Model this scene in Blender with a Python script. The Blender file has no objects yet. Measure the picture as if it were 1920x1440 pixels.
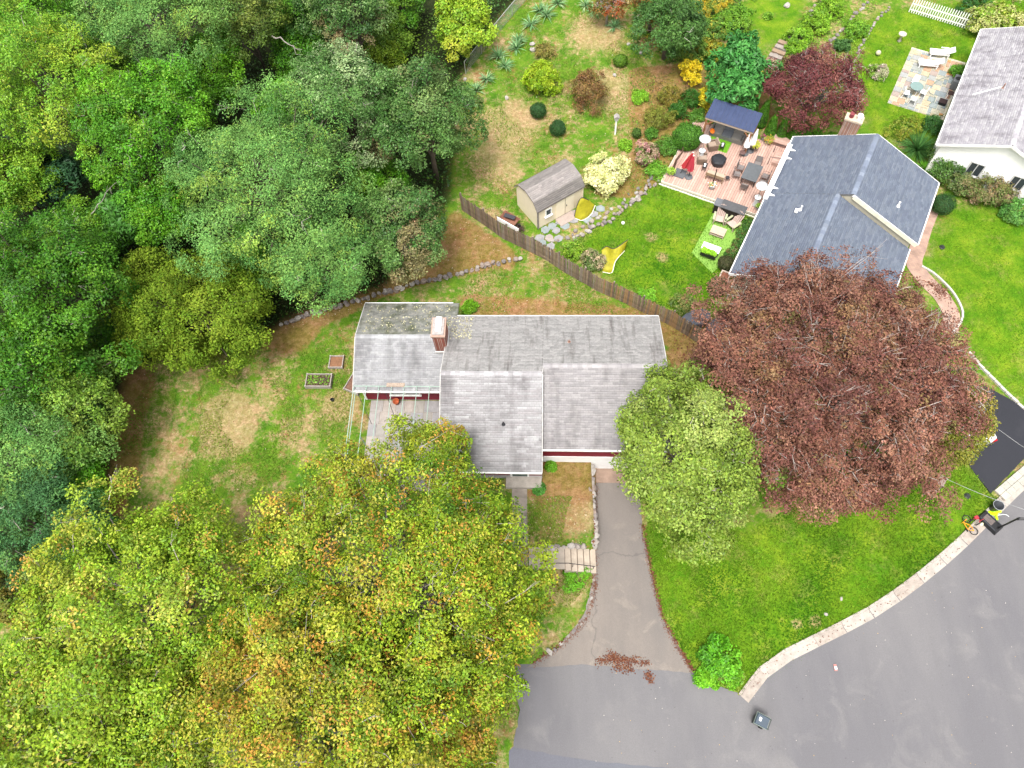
import bpy, math, random
import numpy as np
from mathutils import Matrix, Vector

random.seed(7)
RNG = np.random.default_rng(11)
SC = bpy.context.scene
COL = SC.collection
PI = math.pi

# ------------------------------------------------------------------ camera, sky, sun, exposure
F, CAM_H, NX, NY = 1356.0, 45.0, 1033.0, 1390.0
_d = np.array([(NX - 960) / F, -(NY - 720) / F, -1.0]); _d /= np.linalg.norm(_d)
_u = -_d
_ex = np.array([1.0, 0, 0]); _ex -= _u * (_ex @ _u); _ex /= np.linalg.norm(_ex)
_ey = np.cross(_u, _ex)
ROT = np.stack([_ex, _ey, _u])
cam_data = bpy.data.cameras.new('camera')
cam_data.sensor_width = 36.0
cam_data.lens = 36.0 * F / 1920.0
cam_data.clip_end = 3000.0
cam = bpy.data.objects.new('camera', cam_data)
M4 = Matrix([[*ROT[0], 0], [*ROT[1], 0], [*ROT[2], CAM_H], [0, 0, 0, 1]])
cam.matrix_world = M4
COL.objects.link(cam)
SC.camera = cam

SUN_EL, SUN_AZ = math.radians(70), math.radians(200)
world = bpy.data.worlds.new('World'); SC.world = world; world.use_nodes = True
wn = world.node_tree.nodes; wl = world.node_tree.links
bg = wn['Background']
sky = wn.new('ShaderNodeTexSky'); sky.sky_type = 'NISHITA'; sky.sun_disc = False
sky.sun_elevation = SUN_EL; sky.sun_rotation = SUN_AZ
sky.dust_density = 4.0; sky.ozone_density = 0.6; sky.air_density = 1.0
hs = wn.new('ShaderNodeHueSaturation'); hs.inputs['Saturation'].default_value = 0.10
wl.new(sky.outputs[0], hs.inputs['Color']); wl.new(hs.outputs[0], bg.inputs[0])
bg.inputs[1].default_value = 0.15

sl = bpy.data.lights.new('sun', 'SUN'); sl.energy = 1.35; sl.angle = math.radians(15); sl.color = (1.0, 0.965, 0.91)
so = bpy.data.objects.new('sun', sl); COL.objects.link(so)
sd = Vector((math.sin(SUN_AZ) * math.cos(SUN_EL), math.cos(SUN_AZ) * math.cos(SUN_EL), math.sin(SUN_EL)))
so.rotation_euler = (-sd).to_track_quat('-Z', 'Y').to_euler(); so.location = sd * 80
SC.view_settings.view_transform = 'Standard'; SC.view_settings.look = 'None'
SC.view_settings.exposure = 1.37; SC.view_settings.gamma = 1.0

# ------------------------------------------------------------------ pixel <-> place
def P(x, y, z=0.0):
    r = ROT @ np.array([(x - 960) / F, -(y - 720) / F, -1.0])
    t = (z - CAM_H) / r[2]
    return np.array([r[0] * t, r[1] * t, z])

def in_poly(X, Y, poly):
    X = np.asarray(X, float); Y = np.asarray(Y, float)
    ins = np.zeros(X.shape, bool); n = len(poly); j = n - 1
    for i in range(n):
        xi, yi = poly[i][0], poly[i][1]; xj, yj = poly[j][0], poly[j][1]
        if yi != yj:
            c = ((yi > Y) != (yj > Y)) & (X < (xj - xi) * (Y - yi) / (yj - yi) + xi)
            ins ^= c
        j = i
    return ins

def dist_poly(X, Y, poly):
    X = np.asarray(X, float); Y = np.asarray(Y, float)
    d = np.full(X.shape, 1e9); n = len(poly)
    for i in range(n):
        ax, ay = poly[i][:2]; bx, by = poly[(i + 1) % n][:2]
        dx, dy = bx - ax, by - ay; L = dx * dx + dy * dy + 1e-12
        t = np.clip(((X - ax) * dx + (Y - ay) * dy) / L, 0, 1)
        d = np.minimum(d, np.hypot(X - ax - t * dx, Y - ay - t * dy))
    return d

ZR = -1.2
def W(pts, z): return [tuple(P(a, b, z)[:2]) for a, b in pts]
CURB_PX = [(1386, 1302), (1398, 1283), (1430, 1247), (1478, 1215), (1560, 1175), (1640, 1132), (1720, 1075), (1790, 1016), (1850, 957), (1920, 889), (1990, 822)]
ROAD = W([(950, 1243), (1090, 1240), (1290, 1252), (1330, 1280), (1392, 1302)] + CURB_PX[1:] + [(2600, 300), (3200, 900), (2600, 2200), (800, 2200), (930, 1600), (955, 1430), (975, 1330)], ZR)
DRIVE = W([(1117, 905), (1200, 905), (1204, 985), (1222, 1080), (1243, 1160), (1300, 1262), (1090, 1246), (985, 1252), (1046, 1215), (1096, 1150), (1112, 1085), (1113, 1020)], ZR)
NDRIVE = W([(1858, 925), (1812, 866), (1740, 830), (1760, 700), (1850, 725), (1990, 800), (1935, 845)], -1.0)
APRON = W([(1117, 878), (1240, 880), (1240, 907), (1117, 905)], ZR)

def sstep(a, b, x):
    t = np.clip((x - a) / (b - a), 0, 1); return t * t * (3 - 2 * t)

WALLX = P(1113, 960, -0.3)[0]
STX, STY = P(1058, 1048)[0], P(1000, 1047)[1]
def T(x, y):
    """ground height: street and driveway lie about a metre below the house yards"""
    x = np.asarray(x, float); y = np.asarray(y, float)
    low = np.minimum(dist_poly(x, y, ROAD), dist_poly(x, y, DRIVE))
    low = np.minimum(low, dist_poly(x, y, APRON))
    ins = in_poly(x, y, ROAD) | in_poly(x, y, DRIVE) | in_poly(x, y, APRON)
    nd = np.where(in_poly(x, y, NDRIVE), 0, dist_poly(x, y, NDRIVE))
    wid = np.where(x < WALLX, 4.5, 9.0)
    h = -1.13 + 1.13 * sstep(0.2, wid, low)
    h = np.where(nd < 5, np.minimum(h, -1.02 + 1.02 * sstep(0.2, 5, nd)), h)
    # level terrace held up by the stone wall left of the driveway
    terr = (x < WALLX + 0.02) & (y > 9.6) & (y < 40)
    h = np.where(terr, 0.0, h)
    h = np.where((x > STX - .1) & (x < WALLX + .3) & (y > STY - .72) & (y < STY + .72), -1.3, h)
    h = np.where((x >= WALLX + 0.02) & (x < 9.0) & (y > 12.6) & (y < 16.6), np.minimum(h, -1.13 + 1.13 * sstep(0.3, 3.5, np.maximum(x - 5.6, 0))), h)
    # gentle rise toward the back gardens and the woods
    h = h + 0.9 * sstep(46, 62, y) * sstep(16, 6, x) + 0.6 * sstep(-16, -34, x) * sstep(0, 18, y)
    h = np.where(ins, ZR - 0.10, h)
    h = np.where(in_poly(x, y, NDRIVE), -1.10, h)
    return h

def Tz(x, y): return float(T(np.array([x]), np.array([y]))[0])
def G(px, py, dz=0.0):
    z = 0.0
    for _ in range(8):
        p = P(px, py, z); z = 0.5 * z + 0.5 * Tz(p[0], p[1])
    p = P(px, py, z); return np.array([p[0], p[1], z + dz])

# ------------------------------------------------------------------ materials
MATS = {}
def mat(name, col, rough=0.75, var=0.12, scale=3.0, bump=0.0, metal=0.0, spec=0.3, emit=None, alpha=None, col2=None, trans=None):
    if name in MATS: return MATS[name]
    k_ = .70
    for key, val in (('plank', 1.02), ('fence', .98), ('cflag', .95), ('pflag', .98), ('patio_joint', .95), ('pale_joint', 1.0), ('shed_', .85), ('skirt', .9)):
        if name.startswith(key): k_ = val
    if max(col) < .7: col = tuple(min(.8, c * k_) for c in col)
    m = bpy.data.materials.new(name); m.use_nodes = True
    nt = m.node_tree; n = nt.nodes; l = nt.links
    b = n['Principled BSDF']
    b.inputs['Roughness'].default_value = rough; b.inputs['Metallic'].default_value = metal
    b.inputs['Specular IOR Level'].default_value = spec
    tc = n.new('ShaderNodeTexCoord')
    nz = n.new('ShaderNodeTexNoise'); nz.inputs['Scale'].default_value = scale; nz.inputs['Detail'].default_value = 6; nz.inputs['Roughness'].default_value = 0.65
    l.new(tc.outputs['Object'], nz.inputs['Vector'])
    r = n.new('ShaderNodeValToRGB')
    c2 = col2 if col2 else tuple(min(1, c * (1 + var)) for c in col)
    c1 = tuple(c * (1 - var) for c in col) if not col2 else col
    r.color_ramp.elements[0].position = 0.3; r.color_ramp.elements[1].position = 0.7
    r.color_ramp.elements[0].color = (*c1, 1); r.color_ramp.elements[1].color = (*c2, 1)
    l.new(nz.outputs['Fac'], r.inputs['Fac']); l.new(r.outputs['Color'], b.inputs['Base Color'])
    if bump:
        bp = n.new('ShaderNodeBump'); bp.inputs['Strength'].default_value = bump; bp.inputs['Distance'].default_value = 0.03
        nz2 = n.new('ShaderNodeTexNoise'); nz2.inputs['Scale'].default_value = scale * 6; nz2.inputs['Detail'].default_value = 4
        l.new(tc.outputs['Object'], nz2.inputs['Vector'])
        l.new(nz2.outputs['Fac'], bp.inputs['Height']); l.new(bp.outputs['Normal'], b.inputs['Normal'])
    if alpha is not None: b.inputs['Alpha'].default_value = alpha
    if trans: b.inputs['Transmission Weight'].default_value = trans
    MATS[name] = m; return m

def attr_mat(name, rough=0.6, spec=0.3, translucent=0.0, noise=0.0, nscale=4.0, streak=None, sheen=0.0):
    """colour carried per face; optional leaf translucency, fine noise and weather streaks"""
    if name in MATS: return MATS[name]
    m = bpy.data.materials.new(name); m.use_nodes = True
    nt = m.node_tree; n = nt.nodes; l = nt.links
    b = n['Principled BSDF']; b.inputs['Roughness'].default_value = rough; b.inputs['Specular IOR Level'].default_value = spec
    a = n.new('ShaderNodeAttribute'); a.attribute_name = 'col'
    src = a.outputs['Color']
    tc = n.new('ShaderNodeTexCoord')
    if noise:
        nz = n.new('ShaderNodeTexNoise'); nz.inputs['Scale'].default_value = nscale; nz.inputs['Detail'].default_value = 7; nz.inputs['Roughness'].default_value = 0.7
        l.new(tc.outputs['Object'], nz.inputs['Vector'])
        mr = n.new('ShaderNodeMapRange'); mr.inputs[1].default_value = 0.25; mr.inputs[2].default_value = 0.75
        mr.inputs[3].default_value = 1 - noise; mr.inputs[4].default_value = 1 + noise
        l.new(nz.outputs['Fac'], mr.inputs[0])
        mx = n.new('ShaderNodeMix'); mx.data_type = 'RGBA'; mx.blend_type = 'MULTIPLY'; mx.inputs[0].default_value = 1.0
        l.new(src, mx.inputs[6]); l.new(mr.outputs[0], mx.inputs[7]); src = mx.outputs[2]
    if streak:
        sx, sy, colr, lo, hi = streak
        mp = n.new('ShaderNodeMapping'); mp.inputs['Scale'].default_value = (sx, sy, sy)
        l.new(tc.outputs['Object'], mp.inputs['Vector'])
        nz = n.new('ShaderNodeTexNoise'); nz.inputs['Scale'].default_value = 1.0; nz.inputs['Detail'].default_value = 6; nz.inputs['Roughness'].default_value = 0.6
        l.new(mp.outputs[0], nz.inputs['Vector'])
        mr = n.new('ShaderNodeMapRange'); mr.inputs[1].default_value = lo; mr.inputs[2].default_value = hi
        l.new(nz.outputs['Fac'], mr.inputs[0])
        mx = n.new('ShaderNodeMix'); mx.data_type = 'RGBA'; mx.blend_type = 'MULTIPLY'
        l.new(mr.outputs[0], mx.inputs[0]); l.new(src, mx.inputs[6]); mx.inputs[7].default_value = (*colr, 1); src = mx.outputs[2]
    l.new(src, b.inputs['Base Color'])
    if translucent:
        tr = n.new('ShaderNodeBsdfTranslucent'); l.new(src, tr.inputs['Color'])
        ms = n.new('ShaderNodeMixShader'); ms.inputs[0].default_value = translucent
        l.new(b.outputs[0], ms.inputs[1]); l.new(tr.outputs[0], ms.inputs[2])
        l.new(ms.outputs[0], n['Material Output'].inputs['Surface'])
    MATS[name] = m; return m

# ------------------------------------------------------------------ objects
def tag(o, label=None, cat=None, group=None, kind=None):
    if label: o['label'] = label
    if cat: o['category'] = cat
    if group: o['group'] = group
    if kind: o['kind'] = kind
    return o

def thing(name, label, cat, loc=(0, 0, 0), rz=0.0, group=None):
    o = bpy.data.objects.new(name, None); COL.objects.link(o)
    o.empty_display_size = 0.3
    o.location = tuple(float(v) for v in loc); o.rotation_euler = (0, 0, rz)
    return tag(o, label, cat, group)

def link(name, me, material=None, parent=None, loc=None, rz=0.0):
    o = bpy.data.objects.new(name, me); COL.objects.link(o)
    if material and not me.materials: me.materials.append(material)
    if parent: o.parent = parent
    if loc is not None: o.location = tuple(float(v) for v in loc)
    o.rotation_euler = (0, 0, rz)
    return o

def np_mesh(name, V, Fq, cols=None, smooth=False):
    """V (n,3), Fq (m,k) faces of equal size, cols (m,3)"""
    me = bpy.data.meshes.new(name)
    V = np.ascontiguousarray(V, np.float32); Fq = np.ascontiguousarray(Fq, np.int32)
    m, k = Fq.shape
    me.vertices.add(len(V)); me.vertices.foreach_set('co', V.ravel())
    me.loops.add(m * k); me.loops.foreach_set('vertex_index', Fq.ravel())
    me.polygons.add(m)
    me.polygons.foreach_set('loop_start', np.arange(0, m * k, k, dtype=np.int32))
    me.polygons.foreach_set('loop_total', np.full(m, k, np.int32))
    if smooth: me.polygons.foreach_set('use_smooth', np.ones(m, bool))
    me.update(calc_edges=True)
    if cols is not None:
        a = me.attributes.new('col', 'FLOAT_COLOR', 'FACE')
        c = np.ones((m, 4), np.float32); c[:, :3] = cols
        a.data.foreach_set('color', c.ravel())
    return me

class MB:
    def __init__(self): self.v = []; self.f = []; self.c = []
    def add(self, vs, fs, col=None):
        b = len(self.v); self.v += [tuple(map(float, p)) for p in vs]
        self.f += [tuple(b + i for i in f) for f in fs]
        self.c += [col] * len(fs); return self
    def box(self, c, s, rz=0.0, col=None, taper=1.0, M=None):
        x, y, z = s[0] / 2, s[1] / 2, s[2] / 2
        vs = [(-x, -y, -z), (x, -y, -z), (x, y, -z), (-x, y, -z), (-x * taper, -y * taper, z), (x * taper, -y * taper, z), (x * taper, y * taper, z), (-x * taper, y * taper, z)]
        if M is not None: vs = [tuple(M @ Vector(p)) for p in vs]
        ca, sa = math.cos(rz), math.sin(rz)
        vs = [(c[0] + p[0] * ca - p[1] * sa, c[1] + p[0] * sa + p[1] * ca, c[2] + p[2]) for p in vs]
        return self.add(vs, [(0, 3, 2, 1), (4, 5, 6, 7), (0, 1, 5, 4), (1, 2, 6, 5), (2, 3, 7, 6), (3, 0, 4, 7)], col)
    def beam(self, a, b, w, h, col=None):
        a = Vector(a); b = Vector(b); d = (b - a); L = d.length
        q = d.to_track_quat('X', 'Z'); M = q.to_matrix()
        m = (a + b) / 2
        x, y, z = L / 2, w / 2, h / 2
        vs = [m + M @ Vector(p) for p in [(-x, -y, -z), (x, -y, -z), (x, y, -z), (-x, y, -z), (-x, -y, z), (x, -y, z), (x, y, z), (-x, y, z)]]
        return self.add(vs, [(0, 3, 2, 1), (4, 5, 6, 7), (0, 1, 5, 4), (1, 2, 6, 5), (2, 3, 7, 6), (3, 0, 4, 7)], col)
    def tube(self, pts, rad, n=8, caps=True, col=None):
        pts = [Vector(p) for p in pts]
        if not hasattr(rad, '__len__'): rad = [rad] * len(pts)
        rings = []
        for i, p in enumerate(pts):
            d = (pts[min(i + 1, len(pts) - 1)] - pts[max(i - 1, 0)])
            if d.length < 1e-9: d = Vector((0, 0, 1))
            M = d.to_track_quat('Z', 'Y').to_matrix()
            rings.append([p + M @ Vector((rad[i] * math.cos(2 * PI * k / n), rad[i] * math.sin(2 * PI * k / n), 0)) for k in range(n)])
        vs = [v for r in rings for v in r]; fs = []
        for i in range(len(pts) - 1):
            for k in range(n):
                k2 = (k + 1) % n
                fs.append((i * n + k, i * n + k2, (i + 1) * n + k2, (i + 1) * n + k))
        if caps:
            fs.append(tuple(range(n - 1, -1, -1))); b = (len(pts) - 1) * n; fs.append(tuple(b + k for k in range(n)))
        return self.add(vs, fs, col)
    def lathe(self, prof, c=(0, 0, 0), n=16, col=None, caps=True):
        vs = []; fs = []
        for r, z in prof:
            vs += [(c[0] + r * math.cos(2 * PI * k / n), c[1] + r * math.sin(2 * PI * k / n), c[2] + z) for k in range(n)]
        for i in range(len(prof) - 1):
            for k in range(n):
                k2 = (k + 1) % n
                fs.append((i * n + k, i * n + k2, (i + 1) * n + k2, (i + 1) * n + k))
        if caps:
            fs.append(tuple(range(n - 1, -1, -1))); b = (len(prof) - 1) * n; fs.append(tuple(b + k for k in range(n)))
        return self.add(vs, fs, col)
    def prism(self, poly, z0, z1, col=None):
        n = len(poly)
        a = sum(poly[i][0] * poly[(i + 1) % n][1] - poly[(i + 1) % n][0] * poly[i][1] for i in range(n))
        if a < 0: poly = poly[::-1]
        vs = [(p[0], p[1], z0) for p in poly] + [(p[0], p[1], z1) for p in poly]
        fs = [tuple(range(n - 1, -1, -1)), tuple(range(n, 2 * n))] + [(i, (i + 1) % n, n + (i + 1) % n, n + i) for i in range(n)]
        return self.add(vs, fs, col)
    def mesh(self, name, smooth=False):
        me = bpy.data.meshes.new(name)
        me.from_pydata(self.v, [], self.f)
        if any(c is not None for c in self.c):
            a = me.attributes.new('col', 'FLOAT_COLOR', 'FACE')
            flat = []
            for c in self.c: flat += [*(c or (0.5, 0.5, 0.5)), 1.0]
            a.data.foreach_set('color', flat)
        if smooth: me.polygons.foreach_set('use_smooth', [True] * len(me.polygons))
        me.update(); return me
    def build(self, name, material, parent=None, loc=None, rz=0.0, smooth=False):
        return link(name, self.mesh(name, smooth), material, parent, loc, rz)

def copy_tree(o, parent=None):
    c = o.copy(); COL.objects.link(c); c.parent = parent
    for ch in list(o.children): copy_tree(ch, c)
    return c

def jit(c, a=0.1):
    k = 1 + random.uniform(-a, a)
    return tuple(max(0, min(1, v * k * (1 + random.uniform(-a, a) * 0.35))) for v in c)

def stone_mesh(seed, sx, sy, sz):
    """a low rough stone: squashed icosphere-like hull with random facets"""
    r = random.Random(seed); vs = []; n = 7
    for z, k in ((-0.5, 0.85), (0.15, 1.0), (0.5, 0.68)):
        for i in range(n):
            a = 2 * PI * i / n + r.uniform(-.25, .25); q = k * r.uniform(.82, 1.12)
            vs.append((sx / 2 * q * math.cos(a), sy / 2 * q * math.sin(a), sz * (z + r.uniform(-.07, .07))))
    m = MB(); fs = [tuple(range(n - 1, -1, -1)), tuple(range(2 * n, 3 * n))]
    for j in (0, 1):
        for i in range(n):
            fs.append((j * n + i, j * n + (i + 1) % n, (j + 1) * n + (i + 1) % n, (j + 1) * n + i))
    m.add(vs, fs); return m.mesh('stone')
# ------------------------------------------------------------------ ground
def axis(lo, hi, a, b, st):
    mid = np.arange(a, b + 1e-6, st)
    left = a - np.geomspace(st, a - lo, 26)[::-1]; right = b + np.geomspace(st, hi - b, 26)
    return np.concatenate([left, mid, right])
gx = axis(-700, 700, -58, 50, 0.25); gy = axis(-500, 900, -6, 76, 0.25)
GX, GY = np.meshgrid(gx, gy)
GZ = T(GX, GY)
SRX = RNG.normal(0, 1, (12, 3))
def wav(x, y, f, seed=0):
    r = np.random.default_rng(seed); s = np.zeros_like(x)
    for i in range(7):
        a = r.uniform(0, 2 * PI); k = f * r.uniform(.6, 1.8)
        s += np.sin(k * (x * math.cos(a) + y * math.sin(a)) + r.uniform(0, 6.28))
    return s / 7 * 1.9
onroad = in_poly(GX, GY, ROAD) | in_poly(GX, GY, DRIVE) | in_poly(GX, GY, NDRIVE)
GZ = GZ + np.where(onroad, 0, 0.015 * wav(GX, GY, 2.0, 3))

def gpoly(px): return [tuple(G(a, b)[:2]) for a, b in px]
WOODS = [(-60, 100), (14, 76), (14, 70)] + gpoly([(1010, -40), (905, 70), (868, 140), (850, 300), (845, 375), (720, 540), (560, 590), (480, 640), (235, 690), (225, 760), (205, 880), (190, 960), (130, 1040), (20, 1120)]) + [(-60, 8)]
LUSH1 = gpoly([(1240, 338), (1412, 402), (1350, 560), (1330, 610), (1245, 585), (1100, 488), (1080, 452), (1130, 415)])
LUSH2 = gpoly([(1204, 985), (1224, 1080), (1246, 1160), (1305, 1262), (1385, 1300), (1400, 1310), (1700, 1100), (1880, 950), (1810, 868), (1640, 850), (1500, 940), (1400, 1000), (1260, 960)])
LUSH3 = gpoly([(1740, 470), (1790, 380), (1960, 420), (1960, 780), (1850, 700), (1800, 620)])
LUSH4 = gpoly([(1640, 20), (1960, -10), (1840, 120), (1740, 260), (1640, 260), (1610, 200), (1590, 100)])
LUSH5 = gpoly([(1420, -60), (1540, -60), (1480, 70), (1400, 100), (1400, 30)])
BARE = gpoly([(850, 395), (960, 470), (975, 490), (830, 520), (690, 565), (660, 590), (520, 620), (520, 570), (640, 540), (800, 480)])
MULCH = gpoly([(1180, 130), (1420, 110), (1440, 200), (1480, 250), (1330, 215), (1290, 250), (1250, 330), (1180, 370), (1110, 360), (1190, 290)])
BED = gpoly([(1000, 868), (1112, 878), (1112, 930), (1010, 930)])
BACKG = gpoly([(870, 190), (1000, -20), (1200, 60), (1230, 150), (1200, 260), (1080, 300), (1000, 330), (960, 440), (870, 360)])
MIDG = gpoly([(860, 520), (1000, 480), (1230, 590), (880, 585)])
FRONTG = gpoly([(985, 870), (1105, 870), (1105, 1020), (990, 1020)])
BEECH = gpoly([(1260, 620), (1500, 560), (1760, 700), (1760, 800), (1600, 830), (1480, 830), (1320, 760), (1250, 720)])
EDGEW = gpoly([(215, 680), (300, 690), (275, 780), (262, 880), (235, 960), (150, 1060), (180, 900)])
NBACK = gpoly([(868, 560), (1240, 590), (1280, 640), (1240, 640), (1240, 600), (870, 590)])
def mask(*polys):
    m = np.zeros(GX.shape)
    for p in polys: m = np.maximum(m, in_poly(GX, GY, p).astype(float))
    for _ in range(4):
        m[1:-1, 1:-1] = (m[:-2, 1:-1] + m[2:, 1:-1] + m[1:-1, :-2] + m[1:-1, 2:] + m[1:-1, 1:-1]) / 5
    return m
def blob(px, py, r, amp=1.0):
    g = G(px, py); return amp * np.exp(-((GX - g[0]) ** 2 + (GY - g[1]) ** 2) / (r * r))
lush = mask(LUSH1, LUSH2, LUSH3, LUSH4, LUSH5)
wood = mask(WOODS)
dirt = np.clip(mask(MIDG) * .16 + mask(FRONTG) * .22 + mask(BARE) * .6 + mask(MULCH) * .75 + mask(BED) * .9 + mask(EDGEW) * .36 + mask(NBACK) * .8 + mask(BEECH) * .8 + blob(540, 610, 2.0) + blob(1500, 965, .9, .35), 0, 1)
straw = np.clip(mask(BACKG) * .09 + mask(MIDG) * .12 + blob(425, 775, 1.3) + blob(430, 810, 1.5) + blob(640, 760, 1.2, .7) + blob(1080, 960, 1.5, .7) + blob(960, 230, 2.2, .45) + blob(1222, 445, .55, .42) + blob(1242, 482, .6, .36) + blob(930, 300, 2.2, .3) + blob(1120, 60, 2.0, .5) + blob(1150, 170, 2.0, .5) + blob(1530, 1165, .4, .5) + blob(1495, 1170, .35, .5) + blob(1060, 1100, 1.2, .6), 0, 1)
ny, nx = GX.shape
idx = np.arange(nx * ny).reshape(ny, nx)
FQ = np.stack([idx[:-1, :-1].ravel(), idx[:-1, 1:].ravel(), idx[1:, 1:].ravel(), idx[1:, :-1].ravel()], 1)
gme = np_mesh('ground', np.stack([GX.ravel(), GY.ravel(), GZ.ravel()], 1), FQ, smooth=True)
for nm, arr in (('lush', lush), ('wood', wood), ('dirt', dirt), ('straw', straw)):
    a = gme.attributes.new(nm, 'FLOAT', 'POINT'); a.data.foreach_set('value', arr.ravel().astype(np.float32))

def ground_material():
    m = bpy.data.materials.new('ground_mix'); m.use_nodes = True
    nt = m.node_tree; n = nt.nodes; l = nt.links; b = n['Principled BSDF']
    b.inputs['Roughness'].default_value = 0.9; b.inputs['Specular IOR Level'].default_value = 0.1
    tc = n.new('ShaderNodeTexCoord')
    def noise(s, d=8, r=.65, dist=0.0):
        z = n.new('ShaderNodeTexNoise'); z.inputs['Scale'].default_value = s; z.inputs['Detail'].default_value = d
        z.inputs['Roughness'].default_value = r; z.inputs['Distortion'].default_value = dist
        l.new(tc.outputs['Object'], z.inputs['Vector']); return z.outputs['Fac']
    def ramp(f, stops):
        r = n.new('ShaderNodeValToRGB'); e = r.color_ramp.elements
        e[0].position = stops[0][0]; e[0].color = (*stops[0][1], 1); e[1].position = stops[-1][0]; e[1].color = (*stops[-1][1], 1)
        for p, c in stops[1:-1]: q = e.new(p); q.color = (*c, 1)
        l.new(f, r.inputs['Fac']); return r.outputs['Color']
    def mix(f, a, c):
        x = n.new('ShaderNodeMix'); x.data_type = 'RGBA'; l.new(f, x.inputs[0]); l.new(a, x.inputs[6]); l.new(c, x.inputs[7]); return x.outputs[2]
    def attr(nm):
        a = n.new('ShaderNodeAttribute'); a.attribute_name = nm; return a.outputs['Fac']
    def math_(op, a, c):
        x = n.new('ShaderNodeMath'); x.operation = op; x.use_clamp = True
        for i, v in enumerate((a, c)):
            if isinstance(v, (int, float)): x.inputs[i].default_value = v
            else: l.new(v, x.inputs[i])
        return x.outputs[0]
    def mr(f, a, c, lo=0.0, hi=1.0):
        x = n.new('ShaderNodeMapRange'); x.inputs[1].default_value = a; x.inputs[2].default_value = c; x.inputs[3].default_value = lo; x.inputs[4].default_value = hi
        l.new(f, x.inputs[0]); return x.outputs[0]
    fine = noise(9, 9, .75)
    grass = ramp(noise(.9, 10, .75, .1), [(.25, (.028, .085, .005)), (.45, (.058, .140, .008)), (.58, (.095, .180, .012)), (.75, (.150, .200, .024))])
    lushc = ramp(noise(.55, 10, .72, .1), [(.25, (.030, .100, .003)), (.40, (.055, .145, .004)), (.52, (.095, .180, .007)), (.64, (.150, .220, .012)), (.78, (.23, .24, .03))])
    strawc = ramp(noise(3.5, 9, .75), [(.3, (.17, .105, .045)), (.5, (.32, .212, .112)), (.7, (.47, .35, .215))])
    dirtc = ramp(noise(2.2, 9, .75), [(.28, (.085, .034, .014)), (.46, (.20, .085, .036)), (.60, (.29, .145, .075)), (.76, (.42, .28, .175))])
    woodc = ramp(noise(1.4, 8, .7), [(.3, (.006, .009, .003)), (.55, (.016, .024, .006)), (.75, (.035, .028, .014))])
    # patchy yard: turf, dry thatch and bare soil in drifts
    def half(a, b2, w=.5): return math_('ADD', math_('MULTIPLY', a, 1 - w), math_('MULTIPLY', b2, w))
    p1 = mr(half(noise(.33, 9, .74, .15), noise(1.9, 10, .8, .3), .45), .485, .575); p2 = mr(half(noise(.47, 10, .76, .2), noise(2.6, 10, .8, .3), .45), .525, .60)
    yard = mix(math_('MULTIPLY', p1, .9), grass, strawc)
    yard = mix(math_('MULTIPLY', p2, .8), yard, dirtc)
    lushc = mix(math_('MULTIPLY', mr(noise(.62, 10, .78), .52, .74), .5), lushc, mix(noise(3.0), strawc, dirtc))
    c = mix(attr('lush'), yard, lushc)
    nb = math_('ADD', math_('SUBTRACT', noise(.8, 8, .7), .5), 0.0)
    def soft(nm, k=1.7):
        a = math_('MULTIPLY', attr(nm), k)
        return mr(math_('ADD', a, math_('MULTIPLY', math_('SUBTRACT', half(noise(.9, 9, .78, .2), noise(3.2, 9, .8, .3), .55), .30), 2.6)), .75, 1.15)
    c = mix(math_('MULTIPLY', soft('straw'), mr(attr('straw'), .03, .25)), c, strawc)
    c = mix(math_('MULTIPLY', soft('dirt'), mr(attr('dirt'), .03, .25)), c, dirtc)
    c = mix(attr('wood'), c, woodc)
    v = n.new('ShaderNodeMix'); v.data_type = 'RGBA'; v.blend_type = 'MULTIPLY'; v.inputs[0].default_value = 1
    l.new(c, v.inputs[6]); l.new(mr(fine, .25, .75, .55, 1.45), v.inputs[7])
    l.new(v.outputs[2], b.inputs['Base Color'])
    bp = n.new('ShaderNodeBump'); bp.inputs['Strength'].default_value = .7; bp.inputs['Distance'].default_value = .08
    l.new(fine, bp.inputs['Height']); l.new(bp.outputs['Normal'], b.inputs['Normal'])
    return m
ground = link('ground', gme, ground_material()); tag(ground, kind='structure')
ground['label'] = 'patchy lawns, bare soil and woodland floor'

# ------------------------------------------------------------------ roads and paving
def rough_edges(poly, step=0.35, j=0.035):
    out = []
    for i in range(len(poly)):
        a = np.array(poly[i]); b = np.array(poly[(i + 1) % len(poly)]); L = np.linalg.norm(b - a)
        if L > 60: out.append(tuple(a)); continue
        k = max(1, int(L / step))
        for q in range(k):
            p = a + (b - a) * q / k
            out.append((p[0] + random.uniform(-j, j), p[1] + random.uniform(-j, j)))
    return out

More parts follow.
